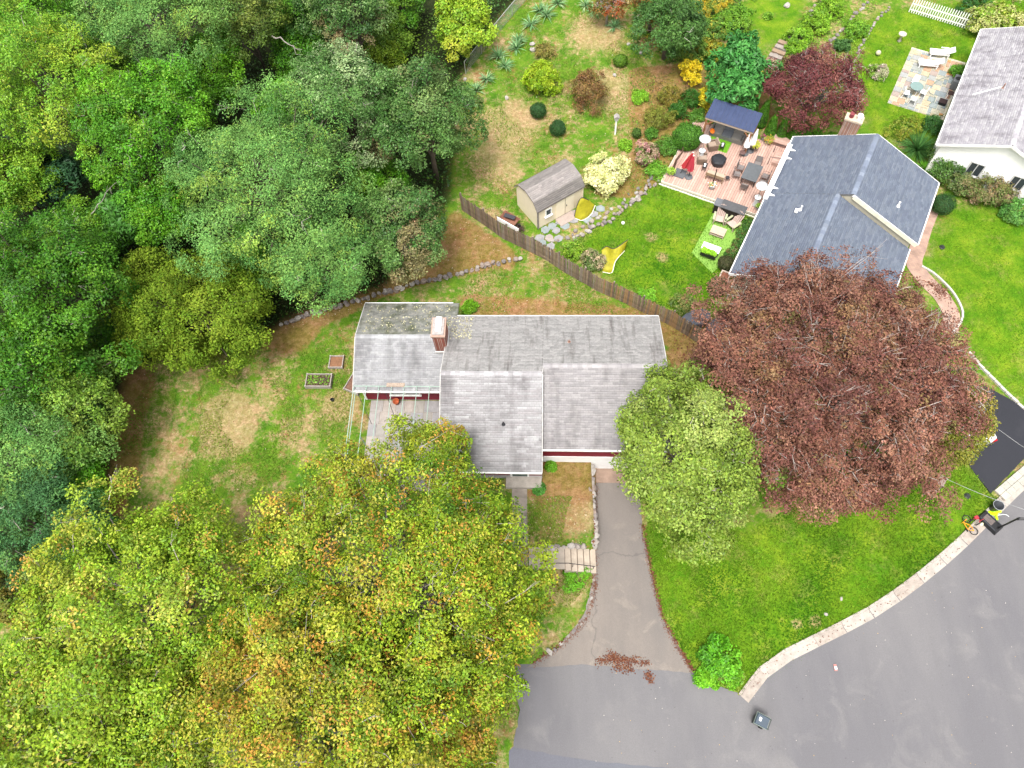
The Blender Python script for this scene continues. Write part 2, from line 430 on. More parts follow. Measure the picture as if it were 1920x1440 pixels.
def asphalt(name, base, stain, dust, cracks=False):
    m = bpy.data.materials.new(name); m.use_nodes = True
    nt = m.node_tree; n = nt.nodes; l = nt.links; b = n['Principled BSDF']
    b.inputs['Roughness'].default_value = .85; b.inputs['Specular IOR Level'].default_value = .25
    tc = n.new('ShaderNodeTexCoord')
    def noise(s, d=6, r=.6, sc=None, dist=0):
        z = n.new('ShaderNodeTexNoise'); z.inputs['Scale'].default_value = s; z.inputs['Detail'].default_value = d; z.inputs['Roughness'].default_value = r
        z.inputs['Distortion'].default_value = dist
        if sc:
            mp = n.new('ShaderNodeMapping'); mp.inputs['Scale'].default_value = sc; mp.inputs['Rotation'].default_value = (0, 0, .7)
            l.new(tc.outputs['Object'], mp.inputs['Vector']); l.new(mp.outputs[0], z.inputs['Vector'])
        else: l.new(tc.outputs['Object'], z.inputs['Vector'])
        return z.outputs['Fac']
    def mr(f, a, c, lo=0., hi=1.):
        x = n.new('ShaderNodeMapRange'); x.inputs[1].default_value = a; x.inputs[2].default_value = c; x.inputs[3].default_value = lo; x.inputs[4].default_value = hi
        l.new(f, x.inputs[0]); return x.outputs[0]
    def mix(f, a, c, mode='MIX'):
        x = n.new('ShaderNodeMix'); x.data_type = 'RGBA'; x.blend_type = mode
        l.new(f, x.inputs[0])
        for i, v in ((6, a), (7, c)):
            if isinstance(v, tuple): x.inputs[i].default_value = (*v, 1)
            else: l.new(v, x.inputs[i])
        return x.outputs[2]
    c = mix(mr(noise(.16, 6, .62, (1, .35, 1)), .38, .60, 0, 1.0), base, stain)
    c = mix(mr(noise(.5, 7, .65, None, .6), .55, .72, 0, .65), c, dust)
    c = mix(mr(noise(.9, 8, .7, (1, .12, 1)), .50, .75, 0, .28), c, tuple(v * .62 for v in base))
    c = mix(mr(noise(1.7, 3, .5), .735, .77, 0, .5), c, tuple(v * .45 for v in base))
    c = mix(mr(noise(14, 6, .75), .35, .7, .35, .0), c, tuple(v * .5 for v in base))
    c = mix(mr(noise(55, 3, .6), .3, .7, .35, .0), c, (.04, .04, .045))
    c = mix(mr(noise(130, 2, .6), .62, .75, .0, .5), c, tuple(min(1, v * 1.8) for v in base))
    if cracks:
        vo = n.new('ShaderNodeTexVoronoi'); vo.feature = 'DISTANCE_TO_EDGE'; vo.inputs['Scale'].default_value = .16
        wz = n.new('ShaderNodeTexNoise'); wz.inputs['Scale'].default_value = .8; wz.inputs['Detail'].default_value = 6
        l.new(tc.outputs['Object'], wz.inputs['Vector'])
        ad = n.new('ShaderNodeMix'); ad.data_type = 'RGBA'; ad.inputs[0].default_value = .6
        l.new(tc.outputs['Object'], ad.inputs[6]); l.new(wz.outputs['Color'], ad.inputs[7]); l.new(ad.outputs[2], vo.inputs['Vector'])
        c = mix(mr(vo.outputs['Distance'], .0012, .004, .35, 0.), c, (.06, .055, .055))
    l.new(c, b.inputs['Base Color'])
    bp = n.new('ShaderNodeBump'); bp.inputs['Strength'].default_value = .25; bp.inputs['Distance'].default_value = .01
    l.new(noise(60, 4), bp.inputs['Height']); l.new(bp.outputs['Normal'], b.inputs['Normal'])
    return m
tag(MB().prism(ROAD, ZR - .3, ZR).build('road', asphalt('road_asphalt', (.182, .174, .176), (.138, .133, .142), (.215, .204, .200))), kind='structure')
tag(MB().prism(rough_edges(DRIVE), ZR - .25, ZR + .018).build('driveway', asphalt('drive_asphalt', (.235, .202, .176), (.165, .148, .136), (.40, .335, .27), True)), kind='structure')
tag(MB().prism(rough_edges(NDRIVE, .35, .02), ZR - .2, -1.01).build('driveway', asphalt('black_asphalt', (.024, .025, .032), (.019, .020, .026), (.034, .034, .040))), kind='structure')
# newer asphalt patch at the street end, bottom edge of the view
patch = W([(948, 1400), (1100, 1424), (1240, 1440), (1400, 1452), (1400, 1520), (900, 1520)], ZR)
tag(MB().prism(rough_edges(patch, .4, .05), ZR - .1, ZR + .006).build('road_patch', asphalt('road_patch_asphalt', (.14, .144, .165), (.125, .125, .148), (.175, .168, .182))), kind='structure')
concrete = mat('concrete', (.42, .36, .31), .9, .25, 2.5, .4)
concrete_l = mat('concrete_light', (.47, .42, .37), .9, .2, 2.0, .4)
tag(MB().prism(APRON, ZR - .2, ZR + .03).build('garage_apron', mat('apron_concrete', (.36, .25, .19), .9, .2, 2, .3)), kind='structure')

def resample(pts, step):
    out = [np.array(pts[0], float)]; acc = 0
    for a, b in zip(pts[:-1], pts[1:]):
        a = np.array(a, float); b = np.array(b, float); L = np.linalg.norm(b - a); pos = 0
        while acc + (L - pos) >= step:
            pos += step - acc; acc = 0; out.append(a + (b - a) * pos / L)
        acc += L - pos
    return out
def smooth_line(pts, k=6):
    pts = [np.array(p, float) for p in pts]; out = []
    ext = [2 * pts[0] - pts[1]] + pts + [2 * pts[-1] - pts[-2]]
    for i in range(1, len(ext) - 2):
        p0, p1, p2, p3 = ext[i - 1:i + 3]
        for q in range(k):
            t = q / k
            out.append(.5 * (2 * p1 + (p2 - p0) * t + (2 * p0 - 5 * p1 + 4 * p2 - p3) * t * t + (3 * p1 - p0 - 3 * p2 + p3) * t ** 3))
    out.append(pts[-1]); return out
# kerb and gutter slabs
kerb = bpy.data.objects.new('curb', None); COL.objects.link(kerb); tag(kerb, kind='structure'); kerb['label'] = 'pale concrete kerb with gutter slabs round the corner lawn'
kl = smooth_line([P(a, b, ZR + .1)[:2] for a, b in CURB_PX], 8)
seg = resample(kl, 1.95)
for i in range(len(seg) - 1):
    m = MB(); a, b = seg[i], seg[i + 1]; d = (b - a) / np.linalg.norm(b - a); nrm = np.array([d[1], -d[0]])
    g = .012; a2 = a + d * g; b2 = b - d * g; t = random.uniform(-.008, .008)
    prof = [(-.05, -.3), (-.05, .13), (.07, .12), (.13, .03), (.66, .012 + t), (.66, -.3)]
    vs = [(*(p + nrm * u), ZR + w) for p in (a2, b2) for u, w in prof]
    k = len(prof); fs = [tuple(range(k)), tuple(range(2 * k - 1, k - 1, -1))] + [(j, k + j, k + (j + 1) % k, (j + 1) % k) for j in range(k)]
    m.add(vs, fs); m.build('curb_slab', concrete_l if i % 3 else concrete, kerb)
# block apron across the neighbour's driveway
bm_ = MB(); A0 = P(1863, 920, -1.05); A1 = P(1960, 838, -1.05); dv = (A1 - A0); L = np.linalg.norm(dv); dv /= L; nv = np.array([dv[1], -dv[0], 0])
strip = bpy.data.objects.new('driveway_apron', None); COL.objects.link(strip); tag(strip, kind='structure'); strip['label'] = 'pale block strip between black driveway and kerb'
for i in range(int(L / .55)):
    for j in range(2):
        c = A0 + dv * (.3 + i * .55) + nv * (.22 + j * .42)
        MB().box((c[0], c[1], -1.03), (.53, .40, .14), math.atan2(dv[1], dv[0])).build('paving_block', mat('block%d' % random.randint(0, 2), [(.46, .44, .38), (.55, .5, .42), (.40, .40, .36)][random.randint(0, 2)], .9, .15, 3, .3), strip)

# front walk, stoop side path and steps
walk = bpy.data.objects.new('front_walk', None); COL.objects.link(walk); tag(walk, kind='structure'); walk['label'] = 'concrete slab walk from the front door to the steps'
w0 = G(974, 902); w1 = G(974, 1048); yy = w0[1]; wmat = mat('walk_slab', (.34, .29, .25), .9, .2, 2, .3)
while yy > w1[1]:
    MB().box((w0[0], yy - .55, -.03), (.98, 1.08, .16)).build('slab', wmat, walk); yy -= 1.1
xx = w0[0] + .55; yrow = STY
while xx < STX - .3:
    MB().box((min(xx + .45, STX - .42), yrow, -.03 - .004 * (xx > STX - .9)), (.88, 1.35, .16)).build('slab', mat('walk_slab_pale', (.47, .40, .33), .9, .15, 2, .3), walk); xx += .9
st0 = STX; stp = thing('front_steps', 'five pale concrete steps with a dark handrail down to the driveway', 'steps', (st0, yrow, 0))
nst = 5; run = (WALLX + .02 - st0) / nst
for i in range(nst):
    top = -.02 - i * .21; MB().box((run * (i + .5), 0, (top - 1.25) / 2), (run - .006, 1.5, 1.25 + top)).build('step', mat('step_concrete', (.54, .45, .36), .9, .15, 2.5, .3), stp)
    MB().box((run * i + .03, 0, top + .004), (.05, 1.46, .012)).build('joint_grime', mat('joint_grime', (.20, .15, .11), .95, .3, 8), stp)
hr = MB(); y0 = -.5
hr.tube([(-.9, y0, .9), (.2, y0, .85), (run * nst - .1, y0, -.2)], .025, 6); hr.build('handrail', mat('dark_iron', (.05, .045, .05), .5), stp)
for t in (.25, .9):
    q = MB(); q.tube([(run * nst * t, y0, .85 - 1.05 * t + .0), (run * nst * t, y0, -.2 - 1.0 * t)], .02, 6); q.build('post', MATS['dark_iron'], stp)

# stone walls -------------------------------------------------------
stone_mats = [mat('stone%d' % i, c, .9, .25, 4, .5) for i, c in enumerate([(.30, .26, .24), (.38, .33, .29), (.24, .21, .20), (.33, .26, .22), (.45, .41, .37)])]
STONES = [[stone_mesh(100 + i, s, s * r, s * h) for i, (r, h) in enumerate([(.8, .5), (.7, .45), (.9, .4), (.65, .5), (.75, .55), (.85, .5)])] for s in (.3, .45, .6)]
def stone(parent, p, size, rz=None, mi=None):
    me = random.choice(STONES[size]).copy() if False else random.choice(STONES[size])
    o = bpy.data.objects.new('stone', me); COL.objects.link(o); o.parent = parent
    if not me.materials: me.materials.append(stone_mats[0])
    o.location = tuple(float(v) for v in p); o.rotation_euler = (random.uniform(-.15, .15), random.uniform(-.15, .15), random.uniform(0, 6.28) if rz is None else rz)
    k = random.uniform(.8, 1.2); o.scale = (k, k * random.uniform(.85, 1.15), k)
    o.material_slots[0].link = 'OBJECT'; o.material_slots[0].material = stone_mats[mi if mi is not None else random.randint(0, 4)]
    return o
def stone_row(label, pts, z0, courses, size, step, spread=.12, cat='stone wall', name='stone_wall', height=.2):
    t = thing(name, label, cat, (float(pts[0][0]), float(pts[0][1]), 0)); o = np.array([pts[0][0], pts[0][1]])
    for c in range(courses):
        for p in resample([q[:2] for q in pts], step):
            z = (z0 if z0 is not None else Tz(*p)) + .06 + c * height
            stone(t, (p[0] - o[0] + random.uniform(-spread, spread), p[1] - o[1] + random.uniform(-spread, spread), z), (2 if (courses > 3 and c == courses - 1) else random.choice([size, max(0, size - 1), size])))
    return t
wy0, wy1 = P(1113, 876, -.2)[1], P(1113, 1024, -.2)[1]
stone_row('grey fieldstone retaining wall along the left side of the driveway', [(WALLX - .02, wy0), (WALLX - .03, wy1)], ZR, 5, 1, .38, .05, height=.24)
stone_row('short grey stone wall beside the top of the front steps', [G(1022, 1027)[:2], G(1108, 1030)[:2] - np.array([.25, 0])], -.15, 2, 1, .4, .06, height=.18)
stone_row('low rock edging winding across the back yard below the trees', smooth_line([G(a, b)[:2] for a, b in [(528, 612), (590, 588), (660, 568), (740, 545), (790, 530), (850, 518), (910, 500), (985, 484)]], 4), None, 2, 1, .42, .1, cat='rock edging', name='rock_edging', height=.16)
stone_row('curving rock border of the green lawn below the shed', smooth_line([G(a, b)[:2] for a, b in [(1062, 462), (1085, 445), (1120, 425), (1165, 398), (1200, 368), (1235, 340)]], 4), None, 2, 1, .4, .18, cat='rock edging', name='rock_edging', height=.14)
stone_row('second row of pale rocks behind the lawn border', smooth_line([G(a, b)[:2] for a, b in [(1040, 455), (1075, 436), (1115, 412), (1160, 385), (1195, 358), (1228, 334)]], 4), None, 1, 1, .5, .18, cat='rock edging', name='rock_edging')
stone_row('stone edging beside the mown strip at the top', smooth_line([G(a, b)[:2] for a, b in [(1446, 108), (1470, 80), (1500, 50), (1525, 20), (1545, -10)]], 3), None, 1, 1, .45, .18, cat='rock edging', name='rock_edging')
stone_row('long stone edging running up from the red maple', smooth_line([G(a, b)[:2] for a, b in [(1535, 110), (1560, 78), (1590, 45), (1625, 5), (1650, -25)]], 3), None, 1, 1, .5, .15, cat='rock edging', name='rock_edging')
stone_row('small rock edging along the flower bed by the far lawn', smooth_line([G(a, b)[:2] for a, b in [(1606, 100), (1626, 70), (1645, 35), (1672, 12)]], 3), None, 1, 0, .35, .1, cat='rock edging', name='rock_edging')
stone_row('line of pale edging stones at the driveway curve', smooth_line([G(a, b)[:2] for a, b in [(1111, 1073), (1112, 1100), (1100, 1150), (1070, 1190), (1035, 1222)]], 4), None, 1, 0, .55, .06, cat='rock edging', name='rock_edging')
for k, (a, b, s, lb) in enumerate([(1000, 95, 2, 'pale boulder beside the yuccas'), (998, 84, 2, 'second pale boulder above the round lime shrub'), (950, 185, 1, 'flat pale rock below the yucca row'), (1152, 142, 1, 'pale rock in the dry lawn by the small round shrub'), (1178, 84, 1, 'white rock at the edge of the thicket'), (1320 - 118, 100, 1, 'grey rock under the thicket'), (1475, 12, 2, 'grey boulder on the mown strip'), (1030, 1222, 1, 'pale round rock at the street corner of the driveway'), (1370, 1250, 1, 'flat grey rock in the bright green corner bush'), (872, 150, 1, 'pale rock at the foot of the wire fence'), (872, 185, 1, 'grey rock below the wire fence')]):
    t = thing('boulder', lb, 'rock', G(a, b)); stone(t, (0, 0, .08), s, mi=4)
flag = bpy.data.objects.new('flagstone_path', None); COL.objects.link(flag); tag(flag, kind='structure'); flag['label'] = 'irregular flagstones in front of the shed'
for (a, b) in [(1022, 432), (1035, 424), (1050, 416), (1064, 407), (1078, 400), (1044, 432), (1060, 424), (1076, 414), (1092, 404), (1104, 394), (1030, 446), (1018, 456), (1034, 462), (1028, 474), (1048, 448), (1012, 446), (1100, 412), (1112, 402), (1126, 392)]:
    g = G(a, b); n = 6; pl = [(g[0] + random.uniform(.26, .46) * math.cos(2 * PI * i / n + .4), g[1] + random.uniform(.26, .42) * math.sin(2 * PI * i / n + .4)) for i in range(n)]
    MB().prism(pl, g[2] - .08, g[2] + .045 + random.uniform(0, .015)).build('flagstone', random.choice([mat('flag0', (.34, .33, .33), .85, .2, 3, .3), mat('flag1', (.40, .34, .31), .85, .2, 3, .3), mat('flag2', (.30, .34, .34), .85, .2, 3, .3)]), flag)
# garden stairs of timber and stone near the red maple
gs = thing('garden_steps', 'rough timber and stone garden steps above the red maple', 'steps', G(1465, 98)); 
g0 = G(1472, 82); g1 = G(1440, 128); dd = (g1 - g0)[:2]; an = math.atan2(dd[1], dd[0])
for i in range(6):
    c = g0 + (g1 - g0) * (i + .5) / 6 - np.array(gs.location)
    MB().box((c[0], c[1], .22 - .035 * i), (.42, 1.15, .2), an).build('step', mat('timber_step%d' % (i % 2), [(.34, .24, .16), (.36, .31, .27)][i % 2], .9, .2, 4), gs)
# neighbour's curving brick walk with white edging
def strip_sheet(name, line, w, mt, dz=.03, th=.12, lab=None):
    m = MB(); n = len(line)
    vs = []
    for i, p in enumerate(line):
        d = line[min(i + 1, n - 1)] - line[max(i - 1, 0)]; d = d / np.linalg.norm(d); q = np.array([-d[1], d[0]]) * w / 2
        for s in (1, -1):
            e = p + q * s; z = Tz(*e); vs += [(e[0], e[1], z - th), (e[0], e[1], z + dz)]
    fs = []
    for i in range(n - 1):
        a = i * 4; b = a + 4
        fs += [(a + 1, a + 3, b + 3, b + 1), (a, b, b + 2, a + 2), (a, a + 1, b + 1, b), (a + 2, b + 2, b + 3, a + 3)]
    fs += [(0, 2, 3, 1), (4 * n - 4, 4 * n - 3, 4 * n - 1, 4 * n - 2)]
    m.add(vs, fs); o = m.build(name, mt); tag(o, kind='structure')
    if lab: o['label'] = lab
    return o
def brick_mat(name, c1, c2, mortar, sc, w=.22, h=.11):
    m = bpy.data.materials.new(name); m.use_nodes = True; n = m.node_tree.nodes; l = m.node_tree.links; b = n['Principled BSDF']
    b.inputs['Roughness'].default_value = .9
    tc = n.new('ShaderNodeTexCoord'); br = n.new('ShaderNodeTexBrick'); mp = n.new('ShaderNodeMapping'); mp.inputs['Rotation'].default_value = (0, 0, .5)
    br.inputs['Color1'].default_value = (*c1, 1); br.inputs['Color2'].default_value = (*c2, 1); br.inputs['Mortar'].default_value = (*mortar, 1)
    br.inputs['Scale'].default_value = sc; br.inputs['Brick Width'].default_value = w; br.inputs['Row Height'].default_value = h; br.inputs['Mortar Size'].default_value = .008
    l.new(tc.outputs['Object'], mp.inputs[0]); l.new(mp.outputs[0], br.inputs['Vector'])
    nz = n.new('ShaderNodeTexNoise'); nz.inputs['Scale'].default_value = 1.5; l.new(tc.outputs['Object'], nz.inputs['Vector'])
    mx = n.new('ShaderNodeMix'); mx.data_type = 'RGBA'; mx.blend_type = 'OVERLAY'; mx.inputs[0].default_value = .5
    l.new(br.outputs['Color'], mx.inputs[6]); l.new(nz.outputs['Fac'], mx.inputs[7]); l.new(mx.outputs[2], b.inputs['Base Color']); return m
bw = smooth_line([G(a, b)[:2] for a, b in [(1748, 388), (1733, 425), (1722, 462), (1714, 495), (1738, 528), (1765, 556), (1783, 590), (1780, 620)]], 6)
strip_sheet('brick_walk', bw, 1.15, brick_mat('pink_pavers', (.36, .23, .17), (.30, .19, .15), (.22, .17, .14), 1.0), .04, lab='pink brick walk curving round the grey house')
we = smooth_line([G(a, b)[:2] for a, b in [(1727, 500), (1752, 515), (1785, 548), (1803, 582), (1800, 606), (1784, 626)]], 6)
ed = bpy.data.objects.new('walk_edging', None); COL.objects.link(ed); tag(ed, kind='structure'); ed['label'] = 'white edging stones of the curving brick walk'
rs = resample(we, .42)
for a, b in zip(rs[:-1], rs[1:]):
    c = (a + b) / 2; d = b - a; MB().box((c[0], c[1], Tz(*c) + .04), (.40, .13, .2), math.atan2(d[1], d[0])).build('edging_stone', mat('white_stone', (.62, .58, .52), .85, .12, 4), ed)
we2 = smooth_line([G(a, b)[:2] for a, b in [(1815, 660), (1840, 690), (1862, 712), (1895, 745), (1940, 785)]], 6); rs = resample(we2, .5)
for a, b in zip(rs[:-1], rs[1:]):
    c = (a + b) / 2; d = b - a; MB().box((c[0], c[1], Tz(*c) + .05), (.47, .16, .22), math.atan2(d[1], d[0])).build('edging_stone', MATS['white_stone'], ed)
# ------------------------------------------------------------------ buildings
shingle_mat_s = attr_mat('shingles_sunny', .9, .15, noise=.10, nscale=9, streak=(.9, .25, (.60, .585, .59), .48, .70))
shingle_mat_n = attr_mat('shingles_weathered', .92, .12, noise=.22, nscale=5, streak=(2.6, .35, (.50, .48, .47), .52, .74))
shingle_mat_moss = attr_mat('shingles_mossy', .95, .1, noise=.4, nscale=3.2, streak=(1.1, .9, (.42, .46, .32), .45, .65))
shingle_mat_blue = attr_mat('shingles_slate_blue', .9, .15, noise=.08, nscale=8)
shingle_mat_pale = attr_mat('shingles_pale', .92, .12, noise=.12, nscale=6, streak=(.16, 1.3, (.62, .60, .62), .46, .68))
white_trim = mat('white_trim', (.78, .77, .74), .6, .05, 3)
red_siding = mat('red_siding', (.23, .018, .035), .55, .18, 1.2)
white_wall = mat('white_wall', (.80, .79, .77), .7, .05, 1.5)
glass = mat('window_glass', (.05, .06, .07), .12, .1, 2, spec=.6)
deck_under = mat('roof_deck', (.2, .2, .2), .9)

def shingles(parent, o, ex, es, Wd, Ln, mt, palette, cw=.30, ce=.145, runs=3, name='shingles'):
    """overlapping shingle tabs, real wedges, as one part"""
    o = np.array(o, float); ex = np.array(ex, float); es = np.array(es, float); nm = np.cross(ex, es); nm /= np.linalg.norm(nm)
    if nm[2] < 0: nm = -nm
    V = []; C = []
    rows = int(Ln / ce)
    for r in range(rows):
        s0 = r * Ln / rows; s1 = min(Ln, s0 + Ln / rows + .03)
        off = -(r % 2) * cw / 2 - random.uniform(0, .05); x = off; left = 0; col = None
        while x < Wd - 1e-6:
            if left <= 0: col = np.array(random.choice(palette)) * random.uniform(.94, 1.06); left = random.randint(1, runs)
            left -= 1
            a = max(0, x + .004); b = min(Wd, x + cw - .004); x += cw
            if b - a < .03: continue
            c = col * random.uniform(.95, 1.05); lift = .022 + random.uniform(0, .006)
            p0 = o + ex * a + es * s0; p1 = o + ex * b + es * s0; p2 = o + ex * b + es * s1; p3 = o + ex * a + es * s1
            V += [p0 + nm * lift, p1 + nm * lift, p2 + nm * .006, p3 + nm * .006, p0, p1]; C += [c, c]
    V = np.array(V); k = len(V) // 6; b = (np.arange(k) * 6)[:, None]
    FF = np.concatenate([b + np.array([0, 1, 2, 3]), b + np.array([4, 5, 1, 0])], 1).reshape(-1, 4)
    ob = link(name, np_mesh(name, V, FF, np.array(C)), mt, parent); ob['kind'] = 'stuff'; return ob

def gable_roof(parent, mp, u0, u1, vA, zA, vR, zR_, vB, zB, mats, pals, trim=white_trim, th=.14, ends=(True, True), runs=3, cap=True, skip=()):
    """ridge runs along u; slopes fall to vA and vB.  mp maps (u,v,z) to the thing's local frame"""
    m = MB()
    for u in (u0, u1):
        m.v += [tuple(map(float, mp(u, vA, zA))), tuple(map(float, mp(u, vR, zR_))), tuple(map(float, mp(u, vB, zB))), tuple(map(float, mp(u, vB, zB - th))), tuple(map(float, mp(u, vR, zR_ - th))), tuple(map(float, mp(u, vA, zA - th)))]
    m.f += [(0, 1, 7, 6), (1, 2, 8, 7), (3, 4, 10, 9), (4, 5, 11, 10), (2, 3, 9, 8), (5, 0, 6, 11), (0, 5, 4, 1), (1, 4, 3, 2), (6, 7, 10, 11), (7, 8, 9, 10)]; m.c = [None] * 10
    roof = m.build('roof', deck_under, parent)
    for (v, z, mt, pal) in ((vA, zA, mats[0], pals[0]), (vB, zB, mats[1], pals[1])):
        p0 = np.array(mp(u0, v, z)); p1 = np.array(mp(u1, v, z)); r0 = np.array(mp(u0, vR, zR_))
        Wd = np.linalg.norm(p1 - p0); Ln = np.linalg.norm(r0 - p0)
        shingles(roof, p0 + np.array([0, 0, .004]), (p1 - p0) / Wd, (r0 - p0) / Ln, Wd, Ln, mt, pal, runs=runs)
        # fascia and gutter along the eave
        sgn = math.copysign(1, v - vR)
        g = MB(); g.beam(mp(u0 - .02, v + sgn * .045, z - .075), mp(u1 + .02, v + sgn * .045, z - .075), .09, .13); g.build('gutter', trim, roof)
        for u, on in ((u0, ends[0]), (u1, ends[1])):
            if on and (u, v) not in skip:
                e = math.copysign(.03, u - (u0 + u1) / 2)
                g = MB(); g.beam(mp(u + e, v, z - .09), mp(u + e, vR, zR_ - .09), .045, .2); g.build('rake_board', mat('weathered_rake', (.72, .70, .67), .7, .15, 2) if trim is white_trim and parent.name != 'house' else mat('grey_rake', (.62, .60, .57), .7, .2, 2), roof)
    if cap:
        L = abs(u1 - u0); n = int(L / .3); cm = MB()
        for i in range(n):
            ua = u0 + (u1 - u0) * i / n; ub = u0 + (u1 - u0) * (i + 1) / n
            c = np.array(random.choice(pals[1])) * random.uniform(1.05, 1.35); k = .15; sl1 = (zR_ - zA) / abs(vR - vA); sl2 = (zR_ - zB) / abs(vR - vB); s = math.copysign(1, vA - vR)
            za = zR_ + .045; lift = .012
            pts = [mp(ua, vR + s * k, za - k * sl1), mp(ua, vR, za), mp(ua, vR - s * k, za - k * sl2), mp(ub, vR + s * k, za - k * sl1 + lift), mp(ub, vR, za + lift), mp(ub, vR - s * k, za - k * sl2 + lift)]
            cm.add(pts, [(0, 1, 4, 3), (1, 2, 5, 4)], tuple(c))
        o = cm.build('ridge_cap', mats[1], roof); o['kind'] = 'stuff'
    return roof

def window(parent, c, w, h, axis_dir, out, panes=2, frame=white_trim, d=.06):
    """window lying in a wall: axis_dir along wall (unit xy), out = outward unit xy"""
    ang = math.atan2(axis_dir[1], axis_dir[0]); c = np.array(c, float); o = np.array([out[0], out[1], 0.])
    wn_ = MB(); wn_.box(c + o * .005, (w, d, h), ang); wob = wn_.build('window', glass, parent)
    f = MB(); ax = np.array([axis_dir[0], axis_dir[1], 0.]); t = .08
    for s in (-1, 1): f.box(c + o * .02 + ax * s * (w / 2 + t / 2), (t, d + .05, h + 2 * t), ang)
    for s in (-1, 1): f.box(c + o * .02 + np.array([0, 0, s * (h / 2 + t / 2)]), (w, d + .05, t), ang)
    f.build('frame', frame, wob)
    for i in range(1, panes):
        f = MB(); f.box(c + o * .02 + ax * (-w / 2 + w * i / panes), (.06, d + .03, h), ang); f.build('mullion', frame, wob)
    f = MB(); f.box(c + o * .07 + np.array([0, 0, -h / 2 - t - .02]), (w + .3, .16, .05), ang); f.build('sill', frame, wob)
    return wob

# ---- the grey-roofed red house -----------------------------------
HY = -.030
O1 = P(1017, 690, 5.0); O1[2] = 0
house = thing('house', 'red house with weathered grey gable roofs and brick chimney in the centre', 'house', O1, HY)
ch, sh = math.cos(-HY), math.sin(-HY)
def L1(px, py, z):
    p = P(px, py, z) - O1; return np.array([p[0] * ch - p[1] * sh, p[0] * sh + p[1] * ch, z])
idt = lambda u, v, z: (u, v, z)
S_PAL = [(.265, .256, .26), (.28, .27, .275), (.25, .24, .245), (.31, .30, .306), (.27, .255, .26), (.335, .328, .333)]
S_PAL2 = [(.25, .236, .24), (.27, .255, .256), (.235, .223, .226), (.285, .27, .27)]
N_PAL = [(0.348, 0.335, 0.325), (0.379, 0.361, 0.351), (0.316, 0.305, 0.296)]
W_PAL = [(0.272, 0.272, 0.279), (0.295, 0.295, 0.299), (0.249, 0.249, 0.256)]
M_PAL = [(0.281, 0.281, 0.252), (0.252, 0.252, 0.234), (0.309, 0.299, 0.272)]
xR0 = L1(1017, 690, 5.0)[0]; xR1 = L1(1251, 690, 5.0)[0]; xL0 = L1(826, 699, 5.3)[0]
vN = L1(1050, 593, 3.0)[1]; vS = L1(1090, 843, 3.0)[1]; vR = (vN + vS) / 2
vSL = L1(960, 885, 2.75)[1]; vRL = L1(920, 700, 5.2)[1]
zRr = 4.95; zRl = 4.95 + .0
gable_roof(house, idt, xR0 + .01, xR1, vN, 3.0, vR, 5.0, vS, 3.0, (shingle_mat_n, shingle_mat_s), (N_PAL, S_PAL2), ends=(False, True), runs=2)
gable_roof(house, idt, xL0, xR0, vN, 3.0, vRL, 5.22, vSL, 2.75, (shingle_mat_n, shingle_mat_s), (N_PAL, S_PAL), ends=(True, True), runs=3)
xW0 = L1(667, 630, 3.7)[0]; xW1 = L1(861, 570, 2.6)[0]
wN = L1(770, 569, 2.6)[1]; wS = L1(745, 733, 2.6)[1]; wR = L1(740, 630, 3.8)[1]
gable_roof(house, idt, xW0, xL0 - .012, wN, 2.6, wR, 3.75, wS, 2.6, (shingle_mat_moss, shingle_mat_s), (M_PAL, W_PAL), ends=(True, False), runs=2)
# the mossy back slope carries on a little past the gable to meet the main eave
o_ = np.array([xL0 - .012, wN, 2.6]); es = np.array([0, wR - wN, 3.75 - 2.6]); Ln = np.linalg.norm(es)
m = MB(); m.add([(xL0 - .012, wN, 2.6), (xW1, wN, 2.6), (xW1, vN, 2.6 + 1.15 * (wN - vN) / (wN - wR)), (xL0 - .012, vN, 2.6 + 1.15 * (wN - vN) / (wN - wR)), (xL0 - .012, wN, 2.46), (xW1, wN, 2.46), (xW1, vN, 2.8), (xL0 - .012, vN, 2.8)], [(0, 1, 2, 3), (4, 7, 6, 5), (0, 4, 5, 1), (1, 5, 6, 2), (3, 2, 6, 7)])
rr = m.build('roof', deck_under, house); shingles(rr, o_ + np.array([0, 0, .004]), np.array([1., 0, 0]), es / Ln, xW1 - xL0 + .012, Ln * (wN - vN) / (wN - wR), shingle_mat_moss, M_PAL, runs=2)
# walls
wi = .33
def gable_wall(name, m_, x0, x1, yA, yB, z0, zA, zB, yR_, zR2, parent):
    b = MB(); pts = [(yA, z0), (yB, z0), (yB, zB - .15), (yR_, zR2 - .15), (yA, zA - .15)]
    vs = [(x0, y, z) for y, z in pts] + [(x1, y, z) for y, z in pts]; n = 5
    b.add(vs, [tuple(range(n - 1, -1, -1)), tuple(range(n, 2 * n))] + [(i, (i + 1) % n, n + (i + 1) % n, n + i) for i in range(n)])
    return b.build(name, m_, parent)
gable_wall('wall', red_siding, xR0 + .02, xR1 - .3, vN - wi, vS + wi, .95, 2.98, 2.98, vR, 4.9, house)
gable_wall('wall', red_siding, xL0 + .25, xR0 - .02, vN - wi - .02, vSL + wi + .3, .35, 2.98, 2.85, vRL, 5.1, house)
gable_wall('wall', red_siding, xW0 + .3, xL0 + .2, wN - wi, wS + .55, .12, 2.55, 2.62, wR, 3.65, house)
found = mat('white_foundation', (.74, .72, .70), .8, .08, 2)
MB().box(((xR0 + xR1 - .3) / 2, (vN + vS) / 2, -.15), (xR1 - xR0 - .28, vN - vS - 2 * wi + .1, 2.2)).build('foundation', found, house)
